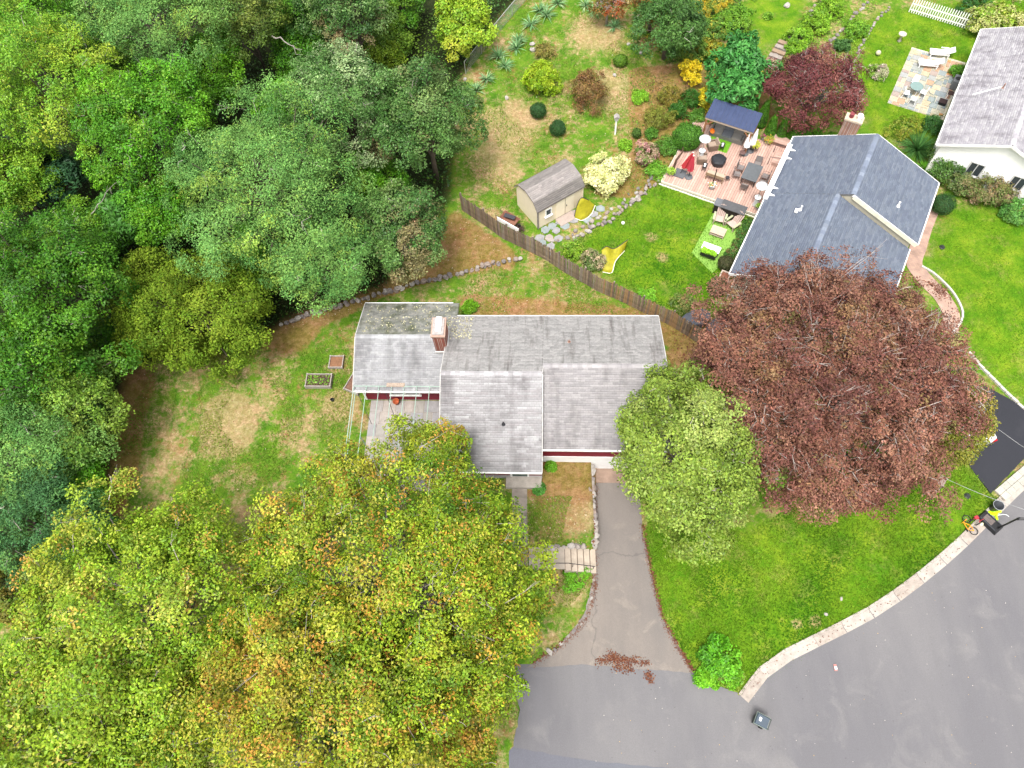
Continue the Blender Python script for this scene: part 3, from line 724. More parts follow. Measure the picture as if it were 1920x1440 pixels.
MB().box(((xL0 + .25 + xR0) / 2, (vN + vSL) / 2 + .1, -.1), (xR0 - xL0 - .26, vN - vSL - 2 * wi - .2, .9)).build('foundation', mat('grey_foundation', (.45, .43, .41), .9), house)
MB().box(((xW0 + xL0) / 2 + .25, (wN + wS) / 2 + .11, 0), (xL0 - xW0 - .1, wN - wS - .9, .3)).build('foundation', MATS['grey_foundation'], house)
# siding laps on the red walls
for (x0, x1, y, z0, z1) in ((xR0 + .03, xR1 - .31, vS + wi, .97, 2.8), (xL0 + .26, xR0 - .03, vSL + wi + .3, .38, 2.6), (xW0 + .31, xL0 - .02, wS + .55, .15, 2.4)):
    z = z0
    while z < z1:
        b = MB(); b.add([(x0, y - .018, z), (x1, y - .018, z), (x1, y - .002, z + .17), (x0, y - .002, z + .17), (x0, y, z), (x1, y, z)], [(0, 1, 2, 3), (4, 5, 1, 0)]); b.build('siding_board', red_siding, house); z += .17
# corner boards, windows, doors
for x in (xW0 + .3,):
    MB().box((x, wS + .55, 1.3), (.12, .12, 2.3)).build('corner_board', white_trim, house)
window(house, ((L1(757, 735, 1.6)[0]), wS + .53, 1.55), 1.9, .95, (1, 0), (0, -1), 2)
gx0 = L1(1150, 860, 1)[0]
gd = MB().box((gx0 + 1.75, vS + wi - .06, -.13), (2.75, .08, 2.05)).build('garage_door', white_wall, house)
for i in range(3): MB().box((gx0 + 1.75, vS + wi - .105, -.75 + i * .5), (2.7, .02, .44)).build('panel', white_trim, gd)
stoop_x = L1(975, 892, .3)[0]
d_ = MB().box((stoop_x, vSL + wi + .26, 1.45), (.95, .08, 2.05)).build('door', mat('dark_green_door', (.04, .09, .07), .5), house)
MB().box((stoop_x + .36, vSL + wi + .2, 1.35), (.05, .06, .12)).build('handle', mat('brass', (.5, .36, .12), .35, metal=1), d_)
st = MB(); st.box((stoop_x + .25, vSL + .28, .17), (2.3, .95, .34)); st.build('stoop', concrete_l, house)
for s in (-1, 1): MB().box((stoop_x + s * .55, vSL + wi + .25, 1.45), (.12, .1, 2.2)).build('door_trim', white_trim, house)
window(house, (L1(930, 888, 1.6)[0] - .7, vSL + wi + .29, 1.6), 1.3, 1.0, (1, 0), (0, -1), 2)
for (xx_, w_) in ((xR0 + 1.6, 1.2), (xR0 + 4.8, 1.2)): window(house, (xx_, vN - wi - .01, 1.7), w_, 1., (1, 0), (0, 1), 2)
# chimney
brick = brick_mat('red_brick', (.22, .062, .04), (.18, .05, .033), (.31, .25, .21), 1.0)
cp = L1(825, 634, 4.9); cx, cy = cp[0] - .02, wR - .42
cm_ = MB().box((cx, cy, 3.75), (.78, 1.28, 3.6)).build('chimney', brick, house)
MB().box((cx, cy, 5.60), (.92, 1.42, .14)).build('chimney_crown', mat('pale_brick', (.50, .34, .27), .9, .2, 6), cm_)
MB().box((cx, cy, 5.71), (.72, 1.2, .10)).build('chimney_wash', mat('mortar_wash', (.42, .38, .36), .9, .2, 6), cm_)
for q in (-.28, .28):
    f = MB(); f.box((cx + .02, cy + .12 + q, 5.82), (.36, .46, .16)); f.build('flue', mat('white_cap', (.78, .78, .78), .7), cm_)
MB().box((cx + .44, cy - .1, 4.12), (.06, 1.5, .22)).build('flashing', mat('flashing', (.66, .64, .62), .5), cm_)
MB().box((cx, cy - .70, 3.62), (.9, .1, .16)).build('flashing', MATS['flashing'], cm_)
# vents
vp = L1(944, 795, 4.0); zz = 5.22 + (5.22 - 2.75) * (vp[1] - vRL) / (vRL - vSL)
f = MB(); f.lathe([(.13, 0), (.11, .06), (.055, .08), (.055, .3)], (vp[0], vp[1], zz), 10); f.build('vent_pipe', mat('dark_vent', (.03, .03, .035), .6), house)
vp = L1(1067, 640, 4.2); zz = 5.0 - 2.0 * (vp[1] - vR) / (vN - vR)
f = MB(); f.lathe([(.12, 0), (.1, .05), (.045, .06), (.045, .25)], (vp[0], vp[1], zz), 10); f.build('vent_pipe', mat('rust_pipe', (.35, .2, .15), .7), house)
f = MB(); f.box((L1(742, 719, 2.8)[0], wS + .35, 2.78), (1.2, .28, .06)); f.build('leaf_litter', mat('gutter_leaves', (.42, .33, .26), .9, .5, 20), house)

# awning frame over the patio
pf = thing('metal_awning', 'bare pale green metal awning frame over the flagstone patio', 'awning', (O1[0], O1[1], 0), HY)
pale_green = mat('pale_green_metal', (.42, .56, .47), .45, .08, 5)
fz = 2.78; yb = wS + .25; yf = L1(700, 850, 2.3)[1] - .6; xa = xW0 + .05; xb = xL0 - .1
f = MB(); f.tube([(xa, yb, fz), (xb, yb, fz)], .028, 6); f.build('rail', pale_green, pf)
f = MB(); f.tube([(xa, yf, fz - .12), (xb, yf, fz - .12)], .03, 6); f.build('rail', pale_green, pf)
for i in range(7):
    x = xa + .85 + (xb - xa - 1.0) * i / 6 - .0
    f = MB(); f.tube([(x, yb, fz), (x, yf, fz - .12)], .024, 6); f.build('rafter', pale_green, pf)
for x in (xa, xa + .08):
    f = MB(); f.tube([(x, yb - .1, fz - .02 - (x - xa) * 3), (x + .02, yf, fz - .15 - (x - xa) * 3)], .028, 6); f.build('side_rail', pale_green, pf)
for (x, y) in ((xa + .05, yf), (xb - .3, yf), (xa + .85, yf + 1.6)):
    f = MB(); f.tube([(x, y, 0), (x, y, fz - .1)], .035, 6); f.build('post', pale_green, pf)
f = MB(); f.tube([(xa + .05, yb, fz), (xa + 1.0, yb - 1.9, .9)], .018, 6); f.build('brace', MATS['dark_iron'], pf)
f = MB(); f.tube([(xa + 2.0, yb, fz - .05), (xa + 2.6, yb - 1.6, 1.0)], .018, 6); f.build('brace', MATS['dark_iron'], pf)
# flagstone patio under it
pat = bpy.data.objects.new('patio', None); COL.objects.link(pat); tag(pat, kind='structure'); pat['label'] = 'grey flagstone patio under the bare awning frame'
pat.location = tuple(O1); pat.rotation_euler = (0, 0, HY)
px0, px1 = L1(690, 800, 0)[0], xL0 + .2; py1 = wS + .5; py0 = L1(740, 920, 0)[1]
MB().box(((px0 + px1) / 2, (py0 + py1) / 2, -.03), (px1 - px0, py1 - py0, .1)).build('bedding', mat('patio_joint', (.42, .36, .31), .9, .15, 4), pat)
y = py1; k = 0
while y > py0 + .2:
    h = random.choice([.62, .9, .75]); h = min(h, y - py0); x = px0
    while x < px1 - .1:
        w = random.choice([.6, .9, 1.2, .75]); w = min(w, px1 - x)
        if w > .15: MB().box((x + w / 2, y - h / 2, .035), (w - .035, h - .035, .06)).build('flagstone', mat('pflag%d' % (k % 4), [(.30, .275, .26), (.26, .25, .25), (.33, .29, .26), (.28, .26, .235)][k % 4], .85, .15, 3, .2), pat)
        x += w; k += random.randint(1, 2)
    y -= h
t = thing('flower_pot', 'empty terracotta pot by the red wall of the patio', 'pot', P(744, 756, .1))
f = MB(); f.lathe([(.14, 0), (.2, .3), (.23, .3), (.23, .38), (.2, .38), (.17, .1), (.0, .08)], (0, 0, 0), 16, caps=False); f.build('pot', mat('terracotta', (.52, .13, .05), .75, .1, 5), t, smooth=True)

# ---- slate-blue roofed neighbour -----------------------------------
A2 = math.radians(-27.5); O2 = np.array([0, 0, 0.])
house2 = thing('house', 'cream house with a slate blue shingle roof beside the wooden deck', 'house', O2, A2)
def L2(px, py, z):
    p = P(px, py, z); c, s = math.cos(-A2), math.sin(-A2); return np.array([p[0] * c - p[1] * s, p[0] * s + p[1] * c, z])
mp2 = lambda u, v, z: (v, u, z)
bW = (L2(1490, 257, 3.2)[0] + L2(1367, 512, 3.2)[0]) / 2; bE = (L2(1757, 350, 3.2)[0] + L2(1722, 455, 3.2)[0]) / 2
aN = L2(1490, 257, 3.2)[1]; aS = L2(1367, 512, 3.2)[1]; aM = L2(1722, 458, 3.2)[1]
B_PAL = [(0.125, 0.146, 0.188), (0.138, 0.159, 0.201), (0.117, 0.135, 0.177), (0.149, 0.169, 0.208)]
bR = (bW + bE) / 2
gable_roof(house2, mp2, aM, aN, bW, 3.2, bR, 5.65, bE, 3.2, (shingle_mat_blue,) * 2, (B_PAL, B_PAL), runs=2, ends=(True, True), skip=((aM, bW),))
sR = L2(1549, 420, 5.2)[0]; slope = (5.65 - 3.2) / (bR - bW); zS_ = 3.2 + slope * (sR - bW)
bE2 = bE - .25; zE2 = zS_ - slope * (bE2 - sR)
gable_roof(house2, mp2, aS, aM - .02, bW, 3.2, sR, zS_, bE2, zE2, (shingle_mat_blue,) * 2, (B_PAL, B_PAL), runs=2, ends=(True, False))
cream = mat('cream_siding', (.62, .57, .44), .7, .06, 2)
def gwall2(name, a0, a1, b0, b1, br, zr, z0=0., zb=3.08):
    b = MB(); pts = [(b0, z0), (b1, z0), (b1, zb), (br, zr - .16), (b0, 3.08)]
    vs = [(v, a0, z) for v, z in pts] + [(v, a1, z) for v, z in pts]; n = 5
    b.add(vs, [tuple(range(n)), tuple(range(2 * n - 1, n - 1, -1))] + [(i, n + i, n + (i + 1) % n, (i + 1) % n) for i in range(n)])
    return b.build(name, cream, house2)
gwall2('wall', aM + .05, aN - .3, bW + .4, bE - .4, bR, 5.6, -.6)
gwall2('wall', aS + .3, aM + .04, bW + .41, bE2 - .4, sR, zS_, -.6, zE2 + slope * .3)
# cream frieze on the upper gable above the lower roof
window(house2, (sR - 2.6, aS + .29, 1.5), .9, 1.1, (1, 0), (0, -1), 2)
window(house2, (sR + 2., aS + .29, 1.5), .9, 1.1, (1, 0), (0, -1), 2)
for (aa) in (aN - 2.2, aM + 1.2): window(house2, (bE - .39, aa, 1.5), 1.3, 1.1, (0, 1), (1, 0), 2)
f = MB(); f.tube([(bW + .3, aS + .12, 3.), (bW + .42, aS + .2, 2.6), (bW + .42, aS + .2, .1)], .05, 6); f.build('downspout', white_trim, house2)
# gable frieze board with light underside
f = MB(); f.beam((bR + .1, aM - .055, 5.45), (bE, aM - .055, 3.05), .035, .34); f.build('frieze_board', mat('cream_trim', (.74, .70, .54), .7), house2)
cq = L2(1588, 252, 4.8)
c2 = MB().box((cq[0], aN + .32, 3.0), (1.15, .62, 6.0)).build('chimney', brick_mat('tan_brick', (.27, .15, .10), (.22, .11, .08), (.33, .28, .24), 1.0), house2)
MB().box((cq[0], aN + .32, 6.06), (1.25, .72, .14)).build('chimney_crown', mat('cream_crown', (.62, .50, .38), .85, .15, 6), c2)
f = MB(); f.lathe([(.16, 0), (.16, .3)], (cq[0] - .25, aN + .32, 6.12), 10); f.build('flue', mat('maroon_flue', (.25, .05, .06), .6), c2)
f = MB(); f.lathe([(.14, 0), (.14, .25), (.2, .26), (.2, .38)], (cq[0] + .3, aN + .32, 6.12), 12); f.build('flue', MATS['white_cap'], c2)
for (a, b, nm) in ((1500, 395, 1), (1684, 385, 0)):
    q = L2(a, b, 4.3); zz = (3.2 + slope * (q[0] - bW)) if q[0] < bR else 3.2 + slope * (bE - q[0])
    f = MB(); f.lathe([(.16, 0), (.14, .05), (.06, .06), (.06, .42)], (q[0], q[1], zz), 10); f.build('vent_pipe', white_trim, house2)
    if nm: f = MB(); f.box((q[0] - .22, q[1] - .2, zz + .02), (.22, .3, .14)); f.build('roof_vent', white_trim, house2)
# retracted white awning on the deck side
aw = thing('retracted_awning', 'long white retracted awning housing on the eave above the deck', 'awning', O2, A2)
a0, a1 = L2(1437, 372, 3.4)[1], L2(1488, 275, 3.4)[1]
f = MB(); f.box((bW + .02, (a0 + a1) / 2, 3.42), (.34, a1 - a0, .26)); f.build('housing', mat('awning_white', (.82, .82, .82), .5, .03), aw)
for t_ in (.07, .2, .76, .92):
    y = a0 + (a1 - a0) * t_; f = MB(); z1 = 3.2 + slope * .55 + .05
    f.beam((bW + .15, y - .1, 3.45), (bW + .55, y, z1), .05, .05); f.beam((bW + .15, y + .1, 3.45), (bW + .55, y, z1), .05, .05); f.build('bracket', MATS['awning_white'], aw)

# ---- white house in the corner -----------------------------------
A3 = math.radians(-28.6); house3 = thing('house', 'white house with pale streaked grey roof at the upper right edge', 'house', (0, 0, 0), A3)
def L3(px, py, z):
    p = P(px, py, z); c, s = math.cos(-A3), math.sin(-A3); return np.array([p[0] * c - p[1] * s, p[0] * s + p[1] * c, z])
w0_ = L3(1757, 270, 3.1); w1_ = L3(1841, 60, 3.1); r_ = L3(1899, 272, 4.9)
PALE = [(0.325, 0.31, 0.332), (0.354, 0.339, 0.358), (0.302, 0.288, 0.31), (0.383, 0.369, 0.383)]
gable_roof(house3, mp2, w0_[1], w1_[1] + .3, w0_[0], 3.1, r_[0], 4.9, 2 * r_[0] - w0_[0], 3.1, (shingle_mat_pale,) * 2, (PALE, PALE), runs=2)
b = MB(); b0, b1 = w0_[0] + .35, 2 * r_[0] - w0_[0] - .35; pts = [(b0, -.5), (b1, -.5), (b1, 2.98), (r_[0], 4.72), (b0, 2.98)]; a0, a1 = w0_[1] + .3, w1_[1]
vs = [(v, a0, z) for v, z in pts] + [(v, a1, z) for v, z in pts]; n = 5
b.add(vs, [tuple(range(n)), tuple(range(2 * n - 1, n - 1, -1))] + [(i, n + i, n + (i + 1) % n, (i + 1) % n) for i in range(n)]); b.build('wall', white_wall, house3)
for q in range(14):
    z = .0 + q * .21
    f = MB(); f.add([(b0 + .01, a0 - .016, z), (b1 - .01, a0 - .016, z), (b1 - .01, a0 - .002, z + .21), (b0 + .01, a0 - .002, z + .21), (b0 + .01, a0, z), (b1 - .01, a0, z)], [(0, 1, 2, 3), (4, 5, 1, 0)]); f.build('siding_board', white_wall, house3)
for (a, b_) in ((1832, 305), (1908, 340)):
    q = L3(a, b_, 1.7); window(house3, (q[0], a0 - .01, 1.75), .9, 1.1, (1, 0), (0, -1), 2, frame=mat('grey_white_frame', (.68, .67, .66), .6))
f = MB(); q = L3(1870, 175, 4.); f.beam((q[0] - 1.6, q[1] - .9, 3.98), (q[0], q[1], 4.62), .05, .05); f.build('pipe_run', white_trim, house3)
f = MB(); f.lathe([(.1, 0), (.05, .05), (.05, .4)], (q[0] + .1, q[1] + .05, 4.5), 8); f.build('vent_pipe', mat('rust_pipe', (.35, .2, .15)), house3)

# ---- shed -----------------------------------
sA = P(1009, 429, 0); sB = P(1078, 390, 0); sdir = sB - sA; SA = math.atan2(sdir[1], sdir[0]) ; 
SL, SD = 4.15, 2.9
shed = thing('garden_shed', 'cream garden shed with brown gambrel roof in the back garden', 'shed', sA, SA)
cream_s = mat('shed_cream', (.74, .64, .47), .75, .05, 2)
prof = [(-.12, 2.02), (.42, 2.72), (SD / 2, 3.0), (SD - .42, 2.72), (SD + .12, 2.02)]
b = MB(); pts = [(0, 0), (SD, 0), (SD, 2.0), (SD - .45, 2.62), (SD / 2, 2.9), (.45, 2.62), (0, 2.0)]; n = 7
vs = [(0, y, z) for y, z in pts] + [(SL, y, z) for y, z in pts]
b.add(vs, [tuple(range(n - 1, -1, -1)), tuple(range(n, 2 * n))] + [(i, (i + 1) % n, n + (i + 1) % n, n + i) for i in range(n)]); b.build('wall', cream_s, shed)
b = MB(); n = 5
vs = [(x, y, z + d) for x in (-.12, SL + .12) for d in (.05, -.05) for y, z in prof]
fs = []
for i in range(4): fs += [(i, i + 1, 10 + i + 1, 10 + i), (5 + i, 15 + i, 15 + i + 1, 5 + i + 1), (i, 5 + i, 5 + i + 1, i + 1), (10 + i, 10 + i + 1, 15 + i + 1, 15 + i)]
fs += [(0, 10, 15, 5), (4, 9, 19, 14)]
b.add(vs, fs); sr = b.build('roof', mat('shed_roof', (.27, .225, .205), .9, .15, 5), shed)
SPAL = [(.235, .212, .200), (.255, .23, .217), (.215, .195, .186)]
for (i, j) in ((0, 1), (1, 2), (4, 3), (3, 2)):
    p0 = np.array([-.12, prof[i][0], prof[i][1] + .055]); q = np.array([-.12, prof[j][0], prof[j][1] + .055]); Ln = np.linalg.norm(q - p0)
    shingles(sr, p0, np.array([1., 0, 0]), (q - p0) / Ln, SL + .24, Ln, attr_mat('shingles_brown', .9, .15, noise=.1), SPAL, runs=2)
window(shed, (.95, -.01, 1.35), .42, .62, (1, 0), (0, -1), 1)
sd_ = MB().box((2.5, -.03, .98), (1.7, .05, 1.85)).build('door', mat('shed_door', (.78, .69, .52), .75, .04, 2), shed)
MB().box((2.5, -.06, .98), (.03, .03, 1.85)).build('door_seam', mat('seam', (.4, .34, .25)), sd_)
MB().box((2.62, -.075, 1.0), (.05, .04, .16)).build('handle', MATS['dark_iron'], sd_)
for x in (0, SL): MB().box((x, -.01, 1.0), (.1, .1, 2.0)).build('corner_board', mat('shed_corner', (.25, .22, .2) if x == 0 else (.74, .64, .47)) if x == 0 else cream_s, shed)
MB().box((2.3, -.5, .05), (1.5, .8, .1)).build('ramp', mat('ramp_wood', (.45, .36, .31), .9, .15, 5), shed)

# ---- wooden fence -----------------------------------
fpx = [(866, 394), (910, 424), (943, 448), (985, 468), (1024, 488), (1060, 512), (1120, 546), (1176, 571), (1207, 587), (1249, 607), (1285, 628), (1310, 645)]
fl = resample([P(a, b, 0)[:2] for a, b in fpx], .148)
fence = thing('wooden_fence', 'weathered stockade fence between the red house and the garden', 'fence', (*fl[0], 0))
pk = []
for i in range(4):
    m = MB(); m.box((0, 0, .92), (.128, .02, 1.76)); m.add([(-.064, -.01, 1.8), (.064, -.01, 1.8), (0.02, -.01, 1.88), (-.064, .01, 1.8), (.064, .01, 1.8), (.02, .01, 1.88)], [(0, 1, 2), (5, 4, 3), (1, 4, 5, 2), (0, 2, 5, 3)]); pk.append(m.mesh('picket'))
fm = [mat('fence%d' % i, c, .9, .35, 2.2, .3) for i, c in enumerate([(.20, .145, .10), (.25, .185, .125), (.16, .115, .085), (.28, .17, .085), (.22, .175, .14), (.13, .095, .075)])]
for p in pk: p.materials.append(fm[0])
for i in range(len(fl) - 1):
    a, b = fl[i], fl[i + 1]; c = (a + b) / 2 - fl[0]; d = b - a
    o = bpy.data.objects.new('picket', random.choice(pk)); COL.objects.link(o); o.parent = fence
    o.location = (c[0], c[1], random.uniform(-.03, .03)); o.rotation_euler = (random.uniform(-.025, .025), random.uniform(-.02, .02), math.atan2(d[1], d[0]))
    fr = i / len(fl); o.material_slots[0].link = 'OBJECT'
    o.material_slots[0].material = fm[random.choice([0, 1, 2, 4, 5, 0] if fr < .62 else [3, 3, 1, 0, 2])]
for z in (.35, 1.45):
    for i in range(0, len(fl) - 16, 16):
        a, b = fl[i] - fl[0], fl[i + 16] - fl[0]; d = (b - a) / np.linalg.norm(b - a); nrm = np.array([-d[1], d[0]]) * .06
        m = MB(); m.beam((*(a + nrm), z), (*(b + nrm), z), .05, .09); m.build('rail', fm[1], fence)
for i in range(0, len(fl), 16):
    a = fl[i] - fl[0]; d = fl[min(i + 1, len(fl) - 1)] - fl[max(i - 1, 0)]; d /= np.linalg.norm(d); nrm = np.array([-d[1], d[0]]) * .13
    m = MB(); m.box((*(a + nrm), .95), (.1, .1, 1.9), math.atan2(d[1], d[0])); m.build('post', fm[4], fence)
m = MB(); i0, i1 = 22, 41; a, b = fl[i0] , fl[i1]; d = (b - a) / np.linalg.norm(b - a); nrm = np.array([-d[1], d[0]])
t = thing('white_board', 'white plank leaning behind the wooden fence', 'board', (*(fl[i0 + 9] + nrm * .16), 0), math.atan2(d[1], d[0]))
MB().box((.2, .1, 1.72), (2.0, .05, .42)).build('plank', white_trim, t); MB().box((-.7, .12, .75), (.06, .05, 1.5)).build('support', white_trim, t); MB().box((1.0, .12, .75), (.06, .05, 1.5)).build('support', white_trim, t)

# ---- white picket fence top right -----------------------------------
p0 = P(1712, 6, .9)[:2]; p1 = P(1828, 40, .9)[:2]; fl2 = resample([p0, p1 + (p1 - p0) * .35], .21)
wf = thing('picket_fence', 'white picket fence behind the far lawn at the top', 'fence', (*fl2[0], 0)); base = Tz(*p0)
m = MB(); m.box((0, 0, .65), (.095, .022, 1.3)); m.add([(-.0475, -.011, 1.3), (.0475, -.011, 1.3), (0, -.011, 1.4), (-.0475, .011, 1.3), (.0475, .011, 1.3), (0, .011, 1.4)], [(0, 1, 2), (5, 4, 3), (1, 4, 5, 2), (0, 2, 5, 3)]); pme = m.mesh('picket'); pme.materials.append(white_trim)
d = p1 - p0; an = math.atan2(d[1], d[0])
for q in fl2:
    c = q - fl2[0]; o = bpy.data.objects.new('picket', pme); COL.objects.link(o); o.parent = wf; o.location = (c[0], c[1], Tz(*q) + .05); o.rotation_euler = (0, 0, an)
for z in (.3, .85):
    a = fl2[0]; b = fl2[-1]; m = MB(); m.beam((0, .03, Tz(*a) + z), (*(b - a), Tz(*b) + z), .04, .08); m.build('rail', white_trim, wf)
# ------------------------------------------------------------------ deck and its furniture
DZ = .30
wood_pale = mat('pale_wood', (.60, .47, .36), .75, .12, 6)
black_plastic = mat('black_plastic', (.022, .022, .024), .45, .2, 4)
grey_stone = mat('grey_stone_top', (.105, .105, .11), .7, .15, 5)
white_plastic = mat('white_plastic', (.85, .85, .85), .4, .02, 3)
steel = mat('steel', (.62, .62, .62), .3, .1, 4, metal=.6)
def WL(x, y, z=DZ):
    c, s = math.cos(A2), math.sin(A2); return (x * c - y * s, x * s + y * c, z)
def dthing(name, label, cat, x, y, rz=0., z=DZ, group=None): return thing(name, label, cat, WL(x, y, z), A2 + rz, group)
def at2(px, py, z=DZ): q = L2(px, py, z); return q[0], q[1]

deck = dthing('deck', 'pinkish brown plank deck full of outdoor furniture', 'deck', 0, 0, 0, 0)
dx0, dx1, dy0, dy1 = -9.75, bW + .38, 39.72, 47.1
plank_m = [mat('plank%d' % i, c, .8, .14, 3, .2) for i, c in enumerate([(.40, .255, .205), (.44, .285, .23), (.37, .235, .19), (.42, .275, .225), (.46, .31, .255)])]
bwid = .19; nb_ = int((dx1 - dx0) / bwid)
for i in range(nb_):
    x = dx0 + bwid * (i + .5)
    MB().box((x, (dy0 + dy1) / 2, DZ - .02), (bwid - .022, dy1 - dy0, .04)).build('plank', random.choice(plank_m), deck)
MB().box(((dx0 + dx1) / 2, (dy0 + dy1) / 2, DZ / 2 - .03), (dx1 - dx0 - .06, dy1 - dy0 - .06, DZ - .07)).build('under_deck_shade', mat('deck_shadow', (.10, .07, .055), .9), deck)  # solid base, its dark brown stands in for shade between the planks
MB().box(((dx0 + dx1) / 2, dy0 - .025, DZ - .08), (dx1 - dx0 + .04, .05, .2)).build('skirt_board', mat('skirt', (.62, .56, .47), .8, .1, 3), deck)
MB().box((dx0 - .025, (dy0 + dy1) / 2, DZ - .08), (.05, dy1 - dy0, .2)).build('skirt_board', MATS['skirt'], deck)
ed_ = thing('lawn_edging', 'thin pale edging strip along the foot of the deck', 'edging', WL(0, 0, 0), A2)
MB().box(((dx0 + dx1) / 2 - .1, dy0 - .12, .03), (dx1 - dx0 + .1, .09, .1)).build('strip', mat('cream_strip', (.72, .67, .55), .8), ed_)

# pavilion
pv = dthing('garden_pavilion', 'timber pavilion with a navy blue sheet roof on the deck', 'pavilion', -6.67, 46.05)
navy = mat('navy_roof', (.055, .075, .155), .5, .12, 2)
rw, rd = 3.95, 1.95
for i in range(10):
    x = -rw / 2 + rw * (i + .5) / 10
    m = MB(); w = rw / 20 - .004
    pts = [(-1, .0), (-.55, .0), (-.45, .025), (.45, .025), (.55, 0), (1, 0)]
    vs = [(x + u * w, yv, (2.34 + (yv + rd / 2) * .13) + dz) for yv in (-rd / 2, rd / 2) for u, dz in pts]
    m.add(vs, [(j, j + 1, 7 + j, 6 + j) for j in range(5)]); m.build('roof_panel', navy, pv)
cedar = mat('cedar', (.36, .16, .075), .75, .2, 4)
for y in (-rd / 2 + .08, rd / 2 - .1):
    z = 2.34 + (y + rd / 2) * .13 - .12
    m = MB(); m.beam((-rw / 2 + .03, y, z), (rw / 2 - .03, y, z), .09, .16); m.build('beam', wood_pale if y < 0 else cedar, pv)
    for x in (-rw / 2 + .15, rw / 2 - .15):
        m = MB(); m.box((x, y, z / 2 - .04), (.13, .13, z - .08)); m.build('post', cedar, pv)
        m = MB(); m.beam((x, y, z - .65), (x - math.copysign(.55, x), y, z - .1), .08, .08); m.build('brace', cedar, pv)
for i in range(6):
    x = -rw / 2 + .2 + (rw - .4) * i / 5; m = MB(); m.beam((x, -rd / 2 + .1, 2.30), (x, rd / 2 - .1, 2.30 + .23), .05, .09); m.build('rafter', cedar, pv)
# sofa modules under it
sofa = dthing('outdoor_sofa', 'grey wicker sofa with slate cushions under the pavilion', 'sofa', -6.75, 46.25)
wick = mat('grey_wicker', (.23, .22, .20), .85, .25, 18, .4); cush = mat('slate_cushion', (.20, .215, .24), .9, .12, 5)
MB().box((0, 0, .16), (2.5, .85, .3)).build('base', wick, sofa)
for s in (-1, 0, 1):
    MB().box((s * .8, -.06, .39), (.76, .68, .15)).build('seat_cushion', cush if s == 0 else mat('taupe_cushion', (.33, .31, .28), .9, .1, 5), sofa)
    MB().box((s * .8, .32, .58), (.76, .16, .38), M=Matrix.Rotation(-.15, 3, 'X')).build('back_cushion', cush if s == 0 else MATS['taupe_cushion'], sofa)
for s in (-1, 1): MB().box((s * 1.32, 0, .32), (.14, .85, .6)).build('armrest', wick, sofa)
t = dthing('pillow', 'bright orange pillow at the end of the sofa', 'pillow', *at2(1336, 243, .95), .5, .78)
f = MB(); f.lathe([(.0, 0), (.16, .02), (.22, .07), (.16, .12), (0, .14)], (0, 0, 0), 8, caps=False); o = f.build('pillow_body', mat('orange_fabric', (.85, .20, .02), .85), t); o.rotation_euler = (.5, .2, 0)
t = dthing('turf_rug', 'bright green artificial turf rug in front of the sofa', 'rug', -7.05, 45.25)
turf = mat('turf', (.16, .40, .02), .95, .2, 9, .5)
MB().box((0, 0, .012), (1.75, 1.35, .02)).build('rug', turf, t)
# lounge chairs
def wicker_chair(label, px, py, rz):
    t = dthing('lounge_chair', label, 'chair', *at2(px, py), rz)
    br = mat('brown_wicker', (.27, .19, .14), .85, .2, 14, .4); cu = mat('tan_cushion', (.42, .32, .25), .9, .1, 6)
    MB().box((0, 0, .17), (.72, .74, .32)).build('base', br, t); MB().box((0, -.03, .38), (.56, .62, .12)).build('seat_cushion', cu, t)
    MB().box((0, .33, .55), (.66, .12, .5), M=Matrix.Rotation(-.2, 3, 'X')).build('backrest', cu, t)
    for s in (-1, 1): MB().box((s * .34, 0, .45), (.1, .72, .3)).build('armrest', br, t)
wicker_chair('tan cushioned chair between the patio heater and the turf rug', 1335, 278, -.9)
wicker_chair('tan cushioned chair beside the red umbrellas', 1315, 303, 1.9)
def side_table(label, px, py, rz):
    t = dthing('side_table', label, 'side table', *at2(px, py), rz)
    MB().box((0, 0, .42), (.32, .55, .04)).build('top', black_plastic, t)
    for a in (-1, 1):
        for b in (-1, 1): MB().box((a * .13, b * .24, .2), (.035, .035, .4)).build('leg', black_plastic, t)
    f = MB(); f.lathe([(.09, 0), (.07, .2), (.09, .22)], (0, -.1, .44), 10); f.build('lantern', white_plastic, t)
side_table('small black side table by the turf rug', 1353, 279, .1); side_table('small black side table next to the red umbrellas', 1320, 317, .1)
def heater(label, bx, by):
    t = dthing('patio_heater', label, 'patio heater', *at2(bx, by))
    f = MB(); f.lathe([(.24, 0), (.24, .05), (.18, .1), (.18, .62), (.12, .7)], (0, 0, 0), 16); f.build('base', mat('heater_base', (.66, .66, .66), .35, .08, metal=.3), t, smooth=True)
    f = MB(); f.lathe([(.03, .7), (.03, 1.75)], (0, 0, 0), 10); f.build('pole', steel, t)
    f = MB(); f.lathe([(.09, 1.7), (.11, 2.05), (.08, 2.08)], (0, 0, 0), 12); f.build('burner', steel, t)
    f = MB(); f.lathe([(.46, 2.10), (.47, 2.11), (.30, 2.20), (.10, 2.25), (.09, 2.30), (.0, 2.31)], (0, 0, 0), 20, caps=False); f.build('reflector', mat('heater_dome', (.80, .81, .83), .3, .03, metal=.2), t, smooth=True)
    f = MB(); f.lathe([(.25, .86), (.25, .9), (0, .93)], (0, 0, 0), 14, caps=False); f.build('shelf', white_plastic, t)
heater('white mushroom patio heater by the clipped green shrub', 1313, 297); heater('white mushroom patio heater beside the dining table', 1416, 384)
